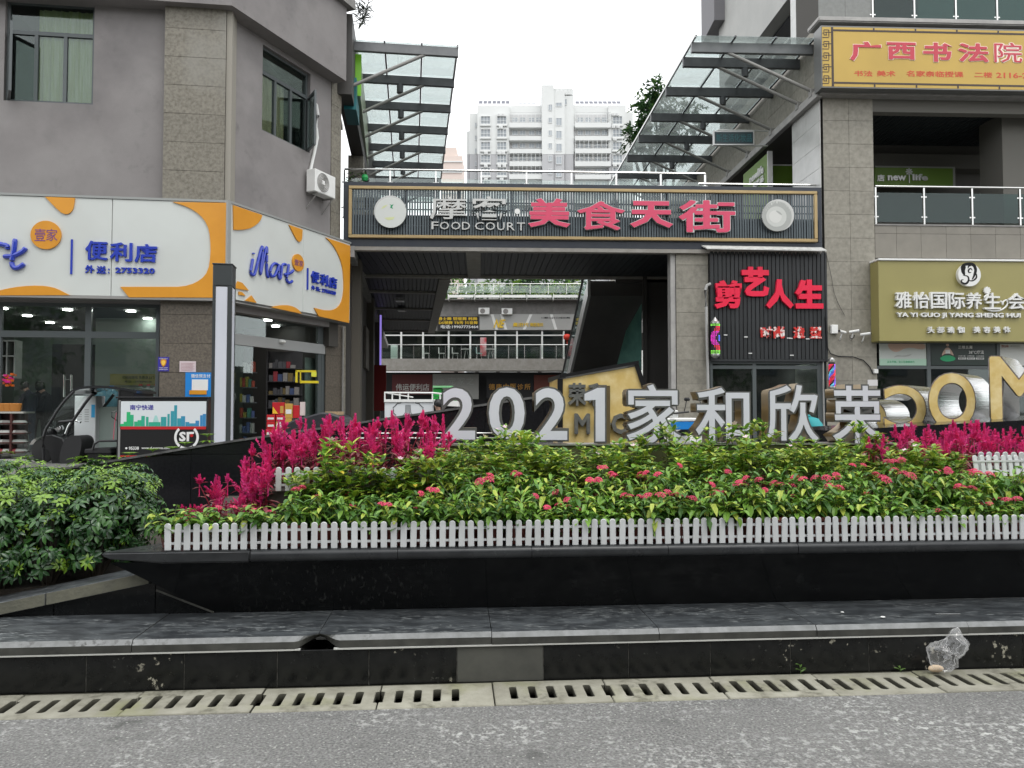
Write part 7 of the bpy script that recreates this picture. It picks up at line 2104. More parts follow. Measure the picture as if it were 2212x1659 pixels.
    # outdoor units
for x, y in ((518, 541), (553, 541), (533, 648), (405, 868), (519, 868), (553, 868), (404, 980), (520, 980), (563, 980), (1500, 536), (1530, 536), (1500, 641), (1538, 641), (1512, 750), (1538, 862), (1512, 972), (1560, 972), (405, 1094), (540, 1094)):
    s, z = tz_(x, y, -.6); o = MB(TWF).box(s-.42, s+.42, -.6, -.05, z-.3, z+.35).build('outdoor_unit', m_twh, tw)
    MB(TWF).prism([(s-.1+.22*math.cos(k*PI/5), z+.22*math.sin(k*PI/5)) for k in range(10)], -.62, -.601).build('fan', m_twl, o)
for x0, x1, y0, y1, n in ((345, 615, 413, 456, 7), (685, 836, 428, 455, 4), (1172, 1566, 416, 456, 10)):
    for k in range(n):
        a_ = x0+(x1-x0)*k/n; c_ = a_+(x1-x0)/n*.82
        s0, zt = tz_(a_, y0, 2); s1, zb_ = tz_(c_, y1, 2)
        o = MB(TWF).hexa([(s0, 1.2, zb_), (s1, 1.2, zb_), (s1, 1.4, zb_), (s0, 1.4, zb_), (s0, 2.6, zt), (s1, 2.6, zt), (s1, 2.8, zt), (s0, 2.8, zt)]).build('solar_panel', m_sol, tw)
for x in (1008, 1044, 1084, 1120):
    s, z = tz_(x, 348, 1); MB().lathe(TWF.w(s, 1, z-.9), [(.9, 0), (.95, 1.4), (.4, 1.8)], 12).build('water_tank', m_twh, tw, smooth=True)
pk = thing('pink_tower', 'distant pale pink apartment block to the left of the white tower', 'building', at(975, 400, 230))
m_pk = mat('pale pink wall', (.62, .52, .47), .8)
q0, q1 = at(957, 318, 230), at(986, 320, 230)
MB().box(q0.x, q1.x, 230, 242, 0, q0.z, raw=True).box(q0.x-.3, q1.x+1.8, 229, 241, 0, q0.z-3, raw=True).build('body', m_pk, pk)
b = MB()
for k in range(9): 
    z = q0.z-5-3.2*k; b.box(q0.x-.4, q1.x+1.9, 228.7, 229.2, z, z+.35, raw=True)
b.build('cornice_lines', m_twh, pk)

# ------------------------------------------------------------------ trees
m_bark = mat('bark', (.07, .058, .045), .9, c2=(.04, .034, .028), scale=9, bump=.5)
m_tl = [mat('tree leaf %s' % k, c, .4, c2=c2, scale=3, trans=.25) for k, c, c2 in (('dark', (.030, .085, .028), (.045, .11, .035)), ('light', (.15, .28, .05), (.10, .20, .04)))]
def tree(name, lb_, base, H, blobs, leafL, n, seed, group=None, light=.25):
    rr = random.Random(seed); o = thing(name, lb_, 'tree', base, group)
    base = Vector(base); top = Vector((base.x, base.y, base.z+H*.8))
    b = MB(); b.tube([base, base+Vector((.1, 0, H*.3)), base+Vector((-.05, .05, H*.55)), top], [H*.022, H*.018, H*.013, .03], 8)
    for c, r in blobs:
        c = Vector(c); st = base+Vector((0, 0, H*rr.uniform(.35, .6)))
        b.tube([st, (st+c)/2+Vector((0, 0, .2)), c], [H*.009, H*.006, .015], 6)
    b.build('trunk', m_bark, o, smooth=True)
    b = MB()
    for c, r in blobs:
        c = Vector(c)
        for i in range(int(n*r*r)):
            d = Vector((rr.gauss(0, 1), rr.gauss(0, 1), rr.gauss(0, 1))).normalized(); f = rr.uniform(.45, 1.08)
            p = c+d*r*f; nz = noise.noise(p*1.3)
            if nz < -.12: continue
            for k in range(3):
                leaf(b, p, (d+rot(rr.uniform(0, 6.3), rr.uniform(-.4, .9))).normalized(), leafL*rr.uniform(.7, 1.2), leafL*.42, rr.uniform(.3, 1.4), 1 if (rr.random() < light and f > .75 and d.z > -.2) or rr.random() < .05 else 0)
    b.build('crown', m_tl, o, smooth=True)
    return o
tp = lambda x, y: at(x, y, 39)
bl_ = [(tp(1416, 195), .6), (tp(1425, 225), .85), (tp(1400, 215), .55), (tp(1398, 250), .85), (tp(1430, 260), 1.2), (tp(1382, 275), .6), (tp(1375, 300), .75), (tp(1365, 320), .55), (tp(1400, 300), 1.0), (tp(1440, 310), 1.3), (tp(1360, 300), .45), (tp(1470, 260), 1.3)]
tree('glossy_tree', 'dark glossy tree rising behind the right glass canopy against the sky', (tp(1430, 700).x, 39, .45), 17, bl_, .28, 260, 4)
rr = random.Random(77)
for k, (px, Y) in enumerate(((985, 74), (1030, 76), (1075, 75), (1120, 77), (1165, 74), (1215, 76), (1260, 75))):
    x = at(px, 600, Y).x
    bl_ = [((x+rr.uniform(-2, 2), Y+rr.uniform(-1.5, 1.5), 12.6+rr.uniform(-1, 2.2)), rr.uniform(1.4, 2.0)) for _ in range(4)]
    tree('court_tree', 'leafy tree behind the roof terrace at the end of the passage', (x, Y, .45), 12, bl_, .55, 26, 100+k, 'trees behind the roof terrace', light=.5)
# far side of the street: what the glass, the chrome and the polished granite mirror
ob = thing('opposite_building', 'long plain building across the street behind the viewer', 'building', (0, -24, 0))
MB().box(-45, 45, -36, -24, -.2, 17, raw=True).build('wall', mat('opposite wall', (.20, .19, .18), .8), ob)
wm = MB().box(0, 2.2, 0, .1, 0, 1.7).mesh('window', mat('opposite window', (.05, .06, .07), .2))
for i in range(22):
    for j in range(5): link('window', wm, ob, Vector((-43+4*i, -23.98, 1.4+3.2*j))-org(ob))
proto = None
rr = random.Random(5)
for k, x in enumerate((-27, -19.5, -12, -4.5, 3, 10.5, 18, 26)):
    if proto is None:
        bl_ = [((rr.uniform(-2.4, 2.4), rr.uniform(-2, 2), rr.uniform(4.2, 8.6)), rr.uniform(1.3, 2.1)) for _ in range(11)]
        proto = tree('street_tree', 'broad street tree on the far side of the road behind the viewer', (0, 0, 0), 8, bl_, .42, 34, 55, 'street trees behind the viewer')
        kids(proto); o = proto
    else: o = copy_tree(proto)
    o.location = (x+rr.uniform(-1, 1), -13+rr.uniform(-1, 1), 0); o.rotation_euler = (0, 0, rr.uniform(0, 6)); o.scale = (1, 1, rr.uniform(.9, 1.15))

# ------------------------------------------------------------------ delivery tricycle with the white and black box
def z7(x, y): return (.25195*x, 641+.25195*y)
TF = Fr(0, 15, 0)
def P7(x, y, t=0): s, z = TF.pix(*z7(x, y), t); return TF.w(s, t, z)
tr = thing('delivery_tricycle', 'black delivery tricycle with a driver canopy and a white and black printed cargo box', 'tricycle', TF.w(TF.s(250, 0, 900), .5, .45))
s0, zt = TF.pix(*z7(1005, 872), 0); s1, _ = TF.pix(*z7(1782, 872), 0); zb_ = TF.pix(*z7(1500, 1400), 0)[1]
MB(TF).box(s0, s1, 0, 1.0, zb_, zt).build('cargo_box', m_black, tr, bevel=.01)
MB(TF).box(s0-.03, s1+.02, -.02, 1.02, zt, zt+.035).build('box_lid', m_black, tr, bevel=.01)
def t7(x0, y0, x1, y1, m, name, t=-.006, d=.005, parent=None):
    a_, z1 = TF.pix(*z7(x0, y0), t); c_, z0 = TF.pix(*z7(x1, y1), t)
    return MB(TF).box(a_, c_, t, t+d, z0, z1).build(name, m, parent or tr)
pn = t7(1028, 896, 1766, 1112, mat('white print', (.66, .70, .72), .35), 'printed_panel')
t7(1028, 1113, 1766, 1137, m_red, 'red_stripe'); t7(1028, 1361, 1766, 1372, m_red, 'red_stripe')
t7(1018, 888, 1027, 1400, m_steelb, 'box_edge'); 
text('南宁快递', TF, *z7(1115, 926), *z7(1316, 971), -.0065, m_viol, pn, d=.003, off=.02)
def grad(x):
    f = (x-1028)/738; return (.02+.02*f, .42-.22*f, .14+.36*f)
bld = [(1028, 1090, 1060), (1060, 1072, 1086), (1086, 988, 1116), (1116, 1012, 1144), (1150, 1070, 1178), (1180, 1058, 1210), (1212, 1022, 1240), (1252, 1030, 1272), (1276, 1075, 1375), (1380, 1030, 1400), (1402, 1030, 1426), (1436, 1005, 1453), (1464, 980, 1490), (1494, 930, 1516), (1520, 1042, 1550), (1552, 1024, 1586), (1590, 1074, 1622), (1622, 1085, 1675), (1676, 1062, 1706), (1716, 1016, 1735), (1738, 1005, 1764)]
for i, (a_, y, c_) in enumerate(bld):
    m = mat('skyline print %d' % (i//3), grad((a_+c_)/2), .5)
    t7(a_, y, c_, 1110, m, 'printed_tower', t=-.0095+.0004*(i % 2), d=.003, parent=pn)
q = [z7(*p) for p in ((1310, 1075), (1328, 1018), (1345, 1018), (1362, 1075))]
MB(TF).prism(px_poly(TF, q, -.011), -.011, -.0105).build('printed_crown', mat('mint print', (.35, .62, .58), .5), pn)
text('95338', TF, *z7(1104, 1285), *z7(1190, 1313), -.001, m_white, tr, d=.003, off=.02)
text('www.sf-express.com', TF, *z7(1213, 1286), *z7(1456, 1312), -.001, m_white, tr, d=.003, off=.012)
def band(fr, cx, cz, r0, r1, a0, a1, t, m, name, parent, n=14):
    P = [(cx+r1*math.cos(a0+(a1-a0)*i/n), cz+r1*math.sin(a0+(a1-a0)*i/n)) for i in range(n+1)]+[(cx+r0*math.cos(a1-(a1-a0)*i/n), cz+r0*math.sin(a1-(a1-a0)*i/n)) for i in range(n+1)]
    b = MB(fr)
    k = len(P)
    b.v += [fr.w(x, t, z) for x, z in P]
    for i in range(n): b.f.append((i, i+1, k-2-i, k-1-i)[::-1]); b.m.append(0)
    return b.build(name, m, parent)
cx_, cz_ = TF.pix(*z7(1599, 1205), -.008); rr_p = abs(TF.pix(*z7(1705, 1205), -.008)[0]-cx_)
m_w2 = mat('white vinyl', (.75, .75, .74), .5)
band(TF, cx_, cz_, rr_p*.80, rr_p*1.0, R(-52), R(48), -.008, m_w2, 'ring_arc', tr)
band(TF, cx_, cz_, rr_p*.80, rr_p*1.0, R(132), R(232), -.008, m_w2, 'ring_arc', tr)
band(TF, cx_, cz_, rr_p*.80, rr_p*1.0, R(238), R(302), -.008, m_w2, 'ring_arc', tr)
text('S', TF, *z7(1536, 1158), *z7(1592, 1240), -.006, m_w2, tr, d=.004, off=.04)
a_ = lambda *p: px_poly(TF, [z7(*q) for q in p], -.008)
MB(TF).prism(a_((1600, 1160), (1665, 1158), (1662, 1176), (1622, 1178), (1620, 1238), (1600, 1240)), -.009, -.004).build('F_mark', m_w2, tr)
MB(TF).prism([(TF.pix(*z7(1643, 1190), -.008)[0]+.032*math.cos(k*PI/4), TF.pix(*z7(1643, 1190), -.008)[1]+.032*math.sin(k*PI/4)) for k in range(8)], -.009, -.004).build('red_dot', m_red, tr)
band(TF, *TF.pix(*z7(1083, 1299), -.006), .0, .022, 0, 6.28, -.007, m_w2, 'phone_mark', tr, 12)
# cab
m_tyre = mat('tyre rubber', (.02, .02, .02), .85); m_chr = mat('chrome', (.7, .7, .7), .12, metal=1)
b = MB()
roofc = [(598, 812), (640, 788), (690, 772), (760, 764), (850, 762), (950, 766), (1030, 776), (1100, 788), (1168, 806)]
L0 = [P7(x, y, .08) for x, y in roofc]; L1 = [P7(x, y, .08)+Vector((0, .85, 0)) for x, y in roofc]
n = len(L0); b.v = L0+L1+[p-Vector((0, 0, .05)) for p in L0]+[p-Vector((0, 0, .05)) for p in L1]
for i in range(n-1): b.f += [(i, i+1, n+i+1, n+i), (2*n+i, 3*n+i, 3*n+i+1, 2*n+i+1), (i, 2*n+i, 2*n+i+1, i+1), (n+i, n+i+1, 3*n+i+1, 3*n+i)]; b.m += [0]*4
b.f += [(0, n, 3*n, 2*n), (n-1, 3*n-1, 4*n-1, 2*n-1)]; b.m += [0, 0]
b.build('cab_roof', mat('glossy black roof', (.02, .021, .023), .15, coat=.5), tr, smooth=True)
for dy in (.1, .9):
    off = Vector((0, dy, 0))
    pts = [P7(x, y)+off for x, y in ((610, 812), (540, 880), (470, 970), (415, 1060), (370, 1130), (348, 1200), (345, 1300), (350, 1440), (352, 1480))]
    MB().tube(pts, .028, 8).build('front_post', m_black, tr, smooth=True)
    MB().tube([P7(770, 830)+off, P7(700, 920)+off, P7(600, 1065)+off, P7(480, 1075)+off], .03, 8).build('side_frame', m_black, tr, smooth=True)
    MB().tube([P7(1000, 800)+off, P7(1000, 1250)+off], .02, 6).build('rear_post', m_black, tr)
b = MB(); W1 = [P7(x, y, .1) for x, y in ((600, 822), (470, 970), (370, 1120), (352, 1180))]
b.v = W1+[p+Vector((0, .8, 0)) for p in W1]
for i in range(3): b.f.append((i, i+1, 5+i, 4+i)); b.m.append(0)
b.build('windscreen', m_glassc, tr)
b = MB(); b.add([P7(620, 835, .1), P7(745, 835, .1), P7(600, 1055, .1), P7(415, 1060, .1)], [(0, 1, 2, 3)], raw=True); b.build('side_window', m_glassc, tr)
b = MB(); b.box(P7(1005, 800).x, P7(1130, 800).x, 15.1, 15.9, P7(1005, 865).z, P7(1005, 795).z, raw=True); b.build('roof_box', m_black, tr)
def wheel(c, r, w, parent, name='wheel'):
    o = MB().lathe(Vector(c)-Vector((0, w/2, 0)), [(r*.80, 0), (r, w*.2), (r, w*.8), (r*.80, w)], 24, ax=(0, 1, 0)).build('tyre', m_tyre, parent, smooth=True)
    MB().lathe(Vector(c)-Vector((0, w*.42, 0)), [(r*.3, 0), (r*.62, w*.1), (r*.62, w*.8), (r*.3, w*.84)], 20, ax=(0, 1, 0)).build('rim', m_chr, parent, smooth=True)
pf = P7(372, 1500, .5); wheel((pf.x, pf.y, .45+.24), .24, .09, tr)
pr_ = TF.w(TF.s(345, 0, 950), .1, 0); wheel((pr_.x, 15.1, .45+.26), .26, .12, tr); wheel((pr_.x, 15.95, .45+.26), .26, .12, tr)
b = MB(); c = Vector((pf.x, pf.y, .70))
for k in range(9):
    an = R(20+k*17); q = c+Vector((math.cos(an)*.28, 0, math.sin(an)*.28)); b.v += [q-Vector((0, .07, 0)), q+Vector((0, .07, 0))]
for k in range(8): b.f.append((2*k, 2*k+2, 2*k+3, 2*k+1)); b.m.append(0)
b.build('front_fender', m_chr, tr, smooth=True)
MB().tube([pf, P7(440, 1300, .5), P7(560, 1170, .5)], .03, 8).build('fork', m_black, tr)
MB().tube([P7(560, 1175, .3), P7(585, 1110, .3), P7(620, 1058, .3), P7(660, 1066, .3), P7(690, 1078, .25)], .018, 8).build('handlebar', m_chr, tr, smooth=True)
MB().tube([P7(580, 1195, .7), P7(650, 1150, .75), P7(720, 1105, .8), P7(802, 1166, .85)], .018, 8).build('handlebar', m_black, tr, smooth=True)
MB().tube([P7(720, 1115, .8), P7(802, 1168, .85)], .03, 8).build('grip', m_blackm, tr)
MB().lathe(P7(400, 1175, .5), [(.11, 0), (.13, .05), (.10, .16), (.03, .2)], 14, ax=(1, 0, .3)).build('headlight', m_black, tr, smooth=True)
MB().lathe(P7(520, 1150, .5), [(.07, 0), (.09, .03), (.09, .09)], 14, ax=(-.5, -.2, 1)).build('dashboard', m_chr, tr, smooth=True)
MB(TF).prism(px_poly(TF, [z7(*p) for p in ((380, 1190), (470, 1180), (560, 1210), (600, 1300), (560, 1440), (470, 1440), (440, 1330), (385, 1260))], .4), .3, .65).build('front_body', m_black, tr, bevel=.02)
MB(TF).prism(smooth_poly(px_poly(TF, [z7(*p) for p in ((610, 1200), (700, 1182), (748, 1215), (745, 1300), (700, 1440), (560, 1445), (560, 1330))], .4), 2), .2, .75).build('leg_shield', m_blackm, tr)
MB(TF).prism(px_poly(TF, [z7(*p) for p in ((780, 1300), (1000, 1290), (1005, 1340), (780, 1340))], .4), .15, .8).build('seat', m_blackm, tr, bevel=.02)
MB(TF).prism(px_poly(TF, [z7(*p) for p in ((795, 1342), (1000, 1342), (1000, 1470), (805, 1470))], .4), .2, .75).build('battery_box', m_black, tr)
MB().tube([P7(795, 1310, .12), P7(810, 1262, .12), P7(850, 1238, .12), P7(1000, 1235, .12)], .022, 8).build('arm_rest', m_black, tr, smooth=True)
MB().tube([P7(330, 1450, .5), P7(600, 1470, .5), P7(1000, 1460, .5)], .035, 6).build('floor_frame', m_black, tr)
MB().tube([P7(1000, 980, .05), P7(960, 990, 0), P7(958, 1030, 0), P7(1000, 1060, .05)], .012, 6).build('mirror_loop', m_black, tr)
MB().tube([P7(998, 995, 0), P7(980, 1100, 0), P7(972, 1225, 0)], .006, 5).build('cord', m_pinkr, tr)

# white cabinet, frosted screen and water bottles beside the tricycle
m_cab = mat('white cabinet', (.82, .84, .85), .4)
wf = Fr(0, 16.1, 3)
cabt = thing('white_cabinet', 'white vented cabinet standing by the shop window behind the tricycle', 'cabinet', wf.w(wf.s(182, 0, 950), .2, .45))
flat(wf, *z7(640, 850), *z7(812, 1445), 0, m_cab, 'body', None, None, cabt, d=.4, bevel=.01)
for x in (665, 725):
    for k in range(6): flat(wf, *z7(x, 965+20*k), *z7(x+36, 973+20*k), -.004, m_twl, 'vent_slot', None, None, cabt, d=.003)
flat(wf, *z7(784, 925), *z7(812, 1035), -.006, mat('cyan print', (.05, .4, .75), .5), 'blue_label', None, None, cabt, d=.004)
fz = flat(Fr(0, 16.7, 6), *z7(812, 945), *z7(1002, 1300), 0, mat('frosted pale green glass', (.42, .50, .46), .35), 'frosted_screen', 'pale green frosted screen panel behind the tricycle seat', 'screen', d=.03)
m_btl = mat('blue bottle plastic', (.16, .34, .44), .15); m_cl = mat('clear bottle', (.30, .33, .32), .1)
def bottle(px, py, Y, r, h, m, capm, lb_):
    p = at(px, py, Y); o = thing('water_bottle', lb_, 'bottle', p)
    MB().lathe(p, [(r*.95, 0), (r, .02), (r, h*.62), (r*.85, h*.78), (r*.25, h*.92), (r*.25, h)], 16).build('body', m, o, smooth=True)
    MB().lathe(p+Vector((0, 0, h)), [(r*.3, 0), (r*.3, h*.1)], 10).build('cap', capm, o)
bottle(*z7(868, 942), 16.9, .15, .42, m_btl, m_bluep, 'large blue water bottle behind the tricycle, the left one')
bottle(*z7(955, 942), 16.95, .15, .42, m_btl, m_bluep, 'large blue water bottle behind the tricycle, the right one')
for px, w_ in ((1204, 'left'), (1271, 'middle'), (1338, 'right')): bottle(*z7(px, 890), 17.6, .13, .34, m_cl, m_red, 'clear red-capped bottle behind the window above the cargo box, %s of three' % w_)
yb = flat(L, *z7(943, 660), *z7(1348, 760), 3.1, mat('yellow banner', (.22, .20, .05), .6), 'shop_banner', 'dim yellow banner with Chinese print inside the store window', 'banner', d=.02)
text('扫码加微信 免费送上门', L, *z7(1050, 678), *z7(1320, 706), 3.098, m_blackm, yb, d=.003, off=.01)
text('电话: 15778898168', L, *z7(1070, 718), *z7(1300, 738), 3.098, m_blackm, yb, d=.003, off=.01)

# ------------------------------------------------------------------ people
m_skn = mat('skin', (.42, .26, .19), .55)
m_hair = mat('black hair', (.012, .011, .011), .45)
def person(label, loc, yaw, J, cols, hair=True):
    """one continuous skinned body; J = joint positions (x right, y forward, z up) before yaw"""
    o = thing('person', label, 'person', loc)
    names = list(J.keys()); V = [Vector(J[n][:3]) for n in names]; Rr = [J[n][3] for n in names]
    E = [('pelvis', 'belly'), ('belly', 'chest'), ('chest', 'neck'), ('neck', 'chin'), ('chin', 'head'), ('head', 'crown'), ('chest', 'lsh'), ('lsh', 'lel'), ('lel', 'lwr'), ('lwr', 'lha'), ('chest', 'rsh'), ('rsh', 'rel'), ('rel', 'rwr'), ('rwr', 'rha'),
         ('pelvis', 'lhip'), ('lhip', 'lkn'), ('lkn', 'lan'), ('lan', 'lto'), ('pelvis', 'rhip'), ('rhip', 'rkn'), ('rkn', 'ran'), ('ran', 'rto')]
    for sd in 'lr':
        ha, wr = Vector(J[sd+'ha'][:3]), Vector(J[sd+'wr'][:3]); d = (ha-wr).normalized(); a = d.cross(Vector((0, 1, .2))).normalized()
        for k, (f, l) in enumerate(((-.9, .055), (-.3, .07), (.3, .066), (.85, .05))):
            V.append(ha+a*.03*f+d*l); Rr.append(.008); names.append('%sf%d' % (sd, k)); E.append((sd+'ha', '%sf%d' % (sd, k)))
        V.append(wr+a*-.045+d*.05); Rr.append(.009); names.append(sd+'th'); E.append((sd+'ha', sd+'th'))
    me = bpy.data.meshes.new('body'); M_ = Matrix.Rotation(yaw, 3, 'Z')
    me.from_pydata([M_ @ v for v in V], [(names.index(a), names.index(c)) for a, c in E], [])
    t = bpy.data.objects.new('body', me); COL.objects.link(t)
    t.modifiers.new('skin', 'SKIN'); sv = me.skin_vertices[0].data
    for i, r in enumerate(Rr): sv[i].radius = (r, r) if not isinstance(r, tuple) else r
    sv[names.index('pelvis')].use_root = True
    sb = t.modifiers.new('sub', 'SUBSURF'); sb.levels = 1; sb.render_levels = 1
    m2 = bpy.data.meshes.new_from_object(t.evaluated_get(bpy.context.evaluated_depsgraph_get()))
    bpy.data.objects.remove(t, do_unlink=True)
    m2.materials.clear()
    for c in (cols[0], cols[1], m_skn, m_blackm): m2.materials.append(c)
    iv = M_.inverted()
    NK, PV = J['neck'], J['pelvis']
    for p in m2.polygons:
        c = iv @ p.center
        near = min(range(len(V)), key=lambda i: (V[i]-c).length)
        n_ = names[near]
        p.material_index = 2 if n_ in ('chin', 'head', 'crown', 'lha', 'rha') or n_[1:] in ('f0', 'f1', 'f2', 'f3', 'th') else (3 if n_ in ('lto', 'rto', 'lan', 'ran') and c.z < J['lan'][2]+.02 else (1 if n_ in ('lkn', 'rkn', 'lhip', 'rhip', 'pelvis', 'lan', 'ran') else 0))
        p.use_smooth = True
    m2.name = 'body'; link('body', m2, o)
    H = Vector(J['head'][:3]); Cw = Vector(J['crown'][:3]); fw = Vector((0, 1, 0))
    up = (Cw-Vector(J['chin'][:3])).normalized(); fdir = (fw-up*fw.dot(up)).normalized()
    q = M_ @ (H+up*.035-fdir*.022)
    b = MB().ball(Vector((0, 0, 0)), .112, 14, sq=(.92, 1.02, .98))
    b.v = [v for v in b.v]
    me = b.mesh('hair', m_hair, smooth=True)
    ho = link('hair', me, o, q)
    fq = M_ @ (H-up*.01+fdir*.095)
    MB().ball(fq, .016, 6).build('nose', m_skn) if False else None
    b = MB().ball(M_ @ (H-up*.02+fdir*.098)+Vector(loc), .014, 6)
    sx = fdir.cross(up)
    b.build('nose', m_skn, o)
    b = MB()
    for k in (-1, 1): b.ball(M_ @ (H+up*.012+fdir*.088+sx*.033*k)+Vector(loc), .010, 6)
    stuff(b.build('eyes', m_blackm, o))
    return o
def stand(lean=0.0, headdown=0.0, reach=.25, H=1.7):
    k = H/1.7
    d = dict(pelvis=(0, 0, .93, (.15, .11)), belly=(0, lean*.25, 1.1, (.135, .10)), chest=(0, lean*.55, 1.32, (.16, .105)), neck=(0, lean*.8, 1.46, .055), chin=(0, lean*.95+headdown*.5, 1.52-headdown*.12, .06), head=(0, lean+headdown, 1.60-headdown*.3, (.078, .09)), crown=(0, lean+headdown*1.1, 1.665-headdown*.35, .06),
             lsh=(-.19, lean*.6, 1.38, .058), lel=(-.25, lean*.5+.03, 1.10, .043), lwr=(-.18, lean+reach, 1.02, .030), lha=(-.16, lean+reach+.08, 1.02, .034),
             rsh=(.19, lean*.6, 1.38, .058), rel=(.25, lean*.5+.03, 1.10, .043), rwr=(.18, lean+reach, 1.04, .030), rha=(.16, lean+reach+.08, 1.05, .034),
             lhip=(-.09, 0, .86, .088), lkn=(-.10, .02, .48, .062), lan=(-.11, -.02, .09, .045), lto=(-.12, .12, .035, .036), rhip=(.09, 0, .86, .088), rkn=(.10, .02, .48, .062), ran=(.11, -.02, .09, .045), rto=(.12, .12, .035, .036))
    return {n: tuple([v[0]*k, v[1]*k, v[2]*k, v[3]]) for n, v in d.items()}
def sit(lean=.1, sh=.45):
    z = sh+.1
    return dict(pelvis=(0, 0, z, (.16, .13)), belly=(0, lean*.3, z+.18, (.14, .11)), chest=(0, lean*.7, z+.40, (.16, .11)), neck=(0, lean, z+.54, .052), chin=(0, lean+.03, z+.60, .06), head=(0, lean+.04, z+.68, (.078, .09)), crown=(0, lean+.04, z+.745, .06),
                lsh=(-.18, lean*.8, z+.46, .055), lel=(-.22, lean+.12, z+.22, .042), lwr=(-.15, lean+.34, z+.26, .03), lha=(-.13, lean+.42, z+.27, .034), rsh=(.18, lean*.8, z+.46, .055), rel=(.22, lean+.12, z+.22, .042), rwr=(.15, lean+.34, z+.26, .03), rha=(.13, lean+.42, z+.27, .034),
                lhip=(-.10, .05, z, .09), lkn=(-.13, .44, z+.02, .065), lan=(-.13, .46, .09, .045), lto=(-.13, .58, .04, .036), rhip=(.10, .05, z, .09), rkn=(.13, .44, z+.02, .065), ran=(.13, .46, .09, .045), rto=(.13, .58, .04, .036))
m_cdk = mat('dark navy cloth', (.016, .019, .028), .8); m_cbk = mat('black cloth', (.012, .012, .013), .85); m_jean = mat('dark jeans', (.03, .04, .065), .85); m_teals = mat('teal shirt', (.02, .26, .28), .7)
p = at(62, 930, 18.0); person('young person in dark clothes looking down at a phone inside the store', (p.x, 18.0, .5), R(78), stand(.03, .12, .28, 1.68), (m_cdk, m_jean))
p = at(84, 930, 19.0); person('person in black behind the one looking at a phone, inside the store', (p.x, 19.0, .5), R(-150), stand(.05, .05, .2, 1.72), (m_cbk, m_cbk))
p = at(105, 930, 18.6); person('stooping person in black nearest the glass door inside the store', (p.x, 18.6, .5), R(100), stand(.12, .10, .3, 1.66), (m_cbk, m_cbk))
p = at(952, 880, 17.5); pw = person('woman with dark hair, only her head showing above the black wall', (p.x, 17.5, .45), R(150), sit(.08, .40), (m_cdk, m_cbk))
p = at(1786, 912, 13.2); person('person in a teal shirt bending down behind the last white character', (p.x, 13.2, .45), R(30), sit(.42, .32), (m_teals, m_cbk))
st = MB(); p = at(952, 880, 17.5); st.box(p.x-.17, p.x+.17, 17.33, 17.67, .80, .85, raw=True)
for dx in (-.14, .14):
    for dy in (-.14, .14): st.box(p.x+dx-.015, p.x+dx+.015, 17.5+dy-.015, 17.5+dy+.015, .45, .80, raw=True)
tag(st.build('stool', m_red), 'low stool under the seated woman behind the black wall', 'stool')

# ------------------------------------------------------------------ white cargo tricycle in the passage
def z6b(x, y): return (724.6+.1512*x, 752.5+.1512*y)
CF_ = Fr(0, 17.6, 0)
ct = thing('cargo_tricycle', 'white box cargo tricycle with a top rail and a flower-shaped line emblem', 'tricycle', CF_.w(CF_.s(870, 0, 880), .5, .45))
def c6(x0, y0, x1, y1, m, name, t=0, d=1.0, bevel=0):
    a_, z1 = CF_.pix(*z6b(x0, y0), t); c_, z0 = CF_.pix(*z6b(x1, y1), t)
    return MB(CF_).box(a_, c_, t, t+d, z0, z1).build(name, m, ct, bevel=bevel)
m_cw = mat('white vehicle panel', (.66, .68, .70), .35)
c6(702, 770, 1400, 1120, m_cw, 'cargo_box', bevel=.01)
c6(695, 728, 1405, 768, m_white, 'box_rim', -.03, 1.06)
c6(1400, 800, 1700, 1120, m_blackm, 'cab_side', .1, .8)
b = MB(CF_)
a_, z1 = CF_.pix(*z6b(1400, 740), 0); c_, z0 = CF_.pix(*z6b(1762, 800), 0)
b.hexa([(a_, -.03, z1-.12), (c_, -.03, z0-.05), (c_, 1.0, z0-.05), (a_, 1.0, z1-.12), (a_, -.03, z1), (c_, -.03, z0+.08), (c_, 1.0, z0+.08), (a_, 1.0, z1)]); b.build('sloping_rim', m_white, ct)
b = MB(); Q = lambda x, y, t=-.02: CF_.w(CF_.pix(*z6b(x, y), t)[0], t, CF_.pix(*z6b(x, y), t)[1])
for t in (-.0, .98):
    b.tube([Q(700, 632, t), Q(1390, 636, t), Q(1530, 650, t)], .022, 6)
    for x in (705, 812, 920, 1040, 1385, 1495): b.tube([Q(x, 636, t), Q(x, 728, t)], .018, 6)
    b.tube([Q(700, 634, t), Q(1110, 700, t)], .016, 6)
b.build('top_rail', m_white, ct)
m_dl = mat('dark emblem line', (.05, .055, .06), .5)
em = []
for k in range(5):
    a0 = R(90+72*k); 
    for j in range(7):
        an = a0+R(-36+12*j); r = .30+.05*math.cos(R(-36+12*j)*2.5)+(.02 if j % 2 else 0)
        em.append((an, r))
cx_, cz_ = CF_.pix(*z6b(1038, 905), -.004)
band_pts = []
b = MB()
PP = [CF_.w(cx_+r*math.cos(a)*.98, -.006, cz_+r*math.sin(a)*.82) for a, r in em]; PP.append(PP[0])
b.tube(PP, .009, 4)
for k in (-2, -1, 0, 1, 2): b.tube([CF_.w(cx_+.025*k, -.006, cz_+.16), CF_.w(cx_+.03*k, -.006, cz_-.02), CF_.w(cx_+.085*k, -.006, cz_-.15)], .006, 4)
b.tube([CF_.w(cx_-.2, -.006, cz_-.16), CF_.w(cx_+.2, -.006, cz_-.16)], .012, 4)
b.build('emblem', m_dl, ct)
for x in (-4.0, -2.9):
    pass
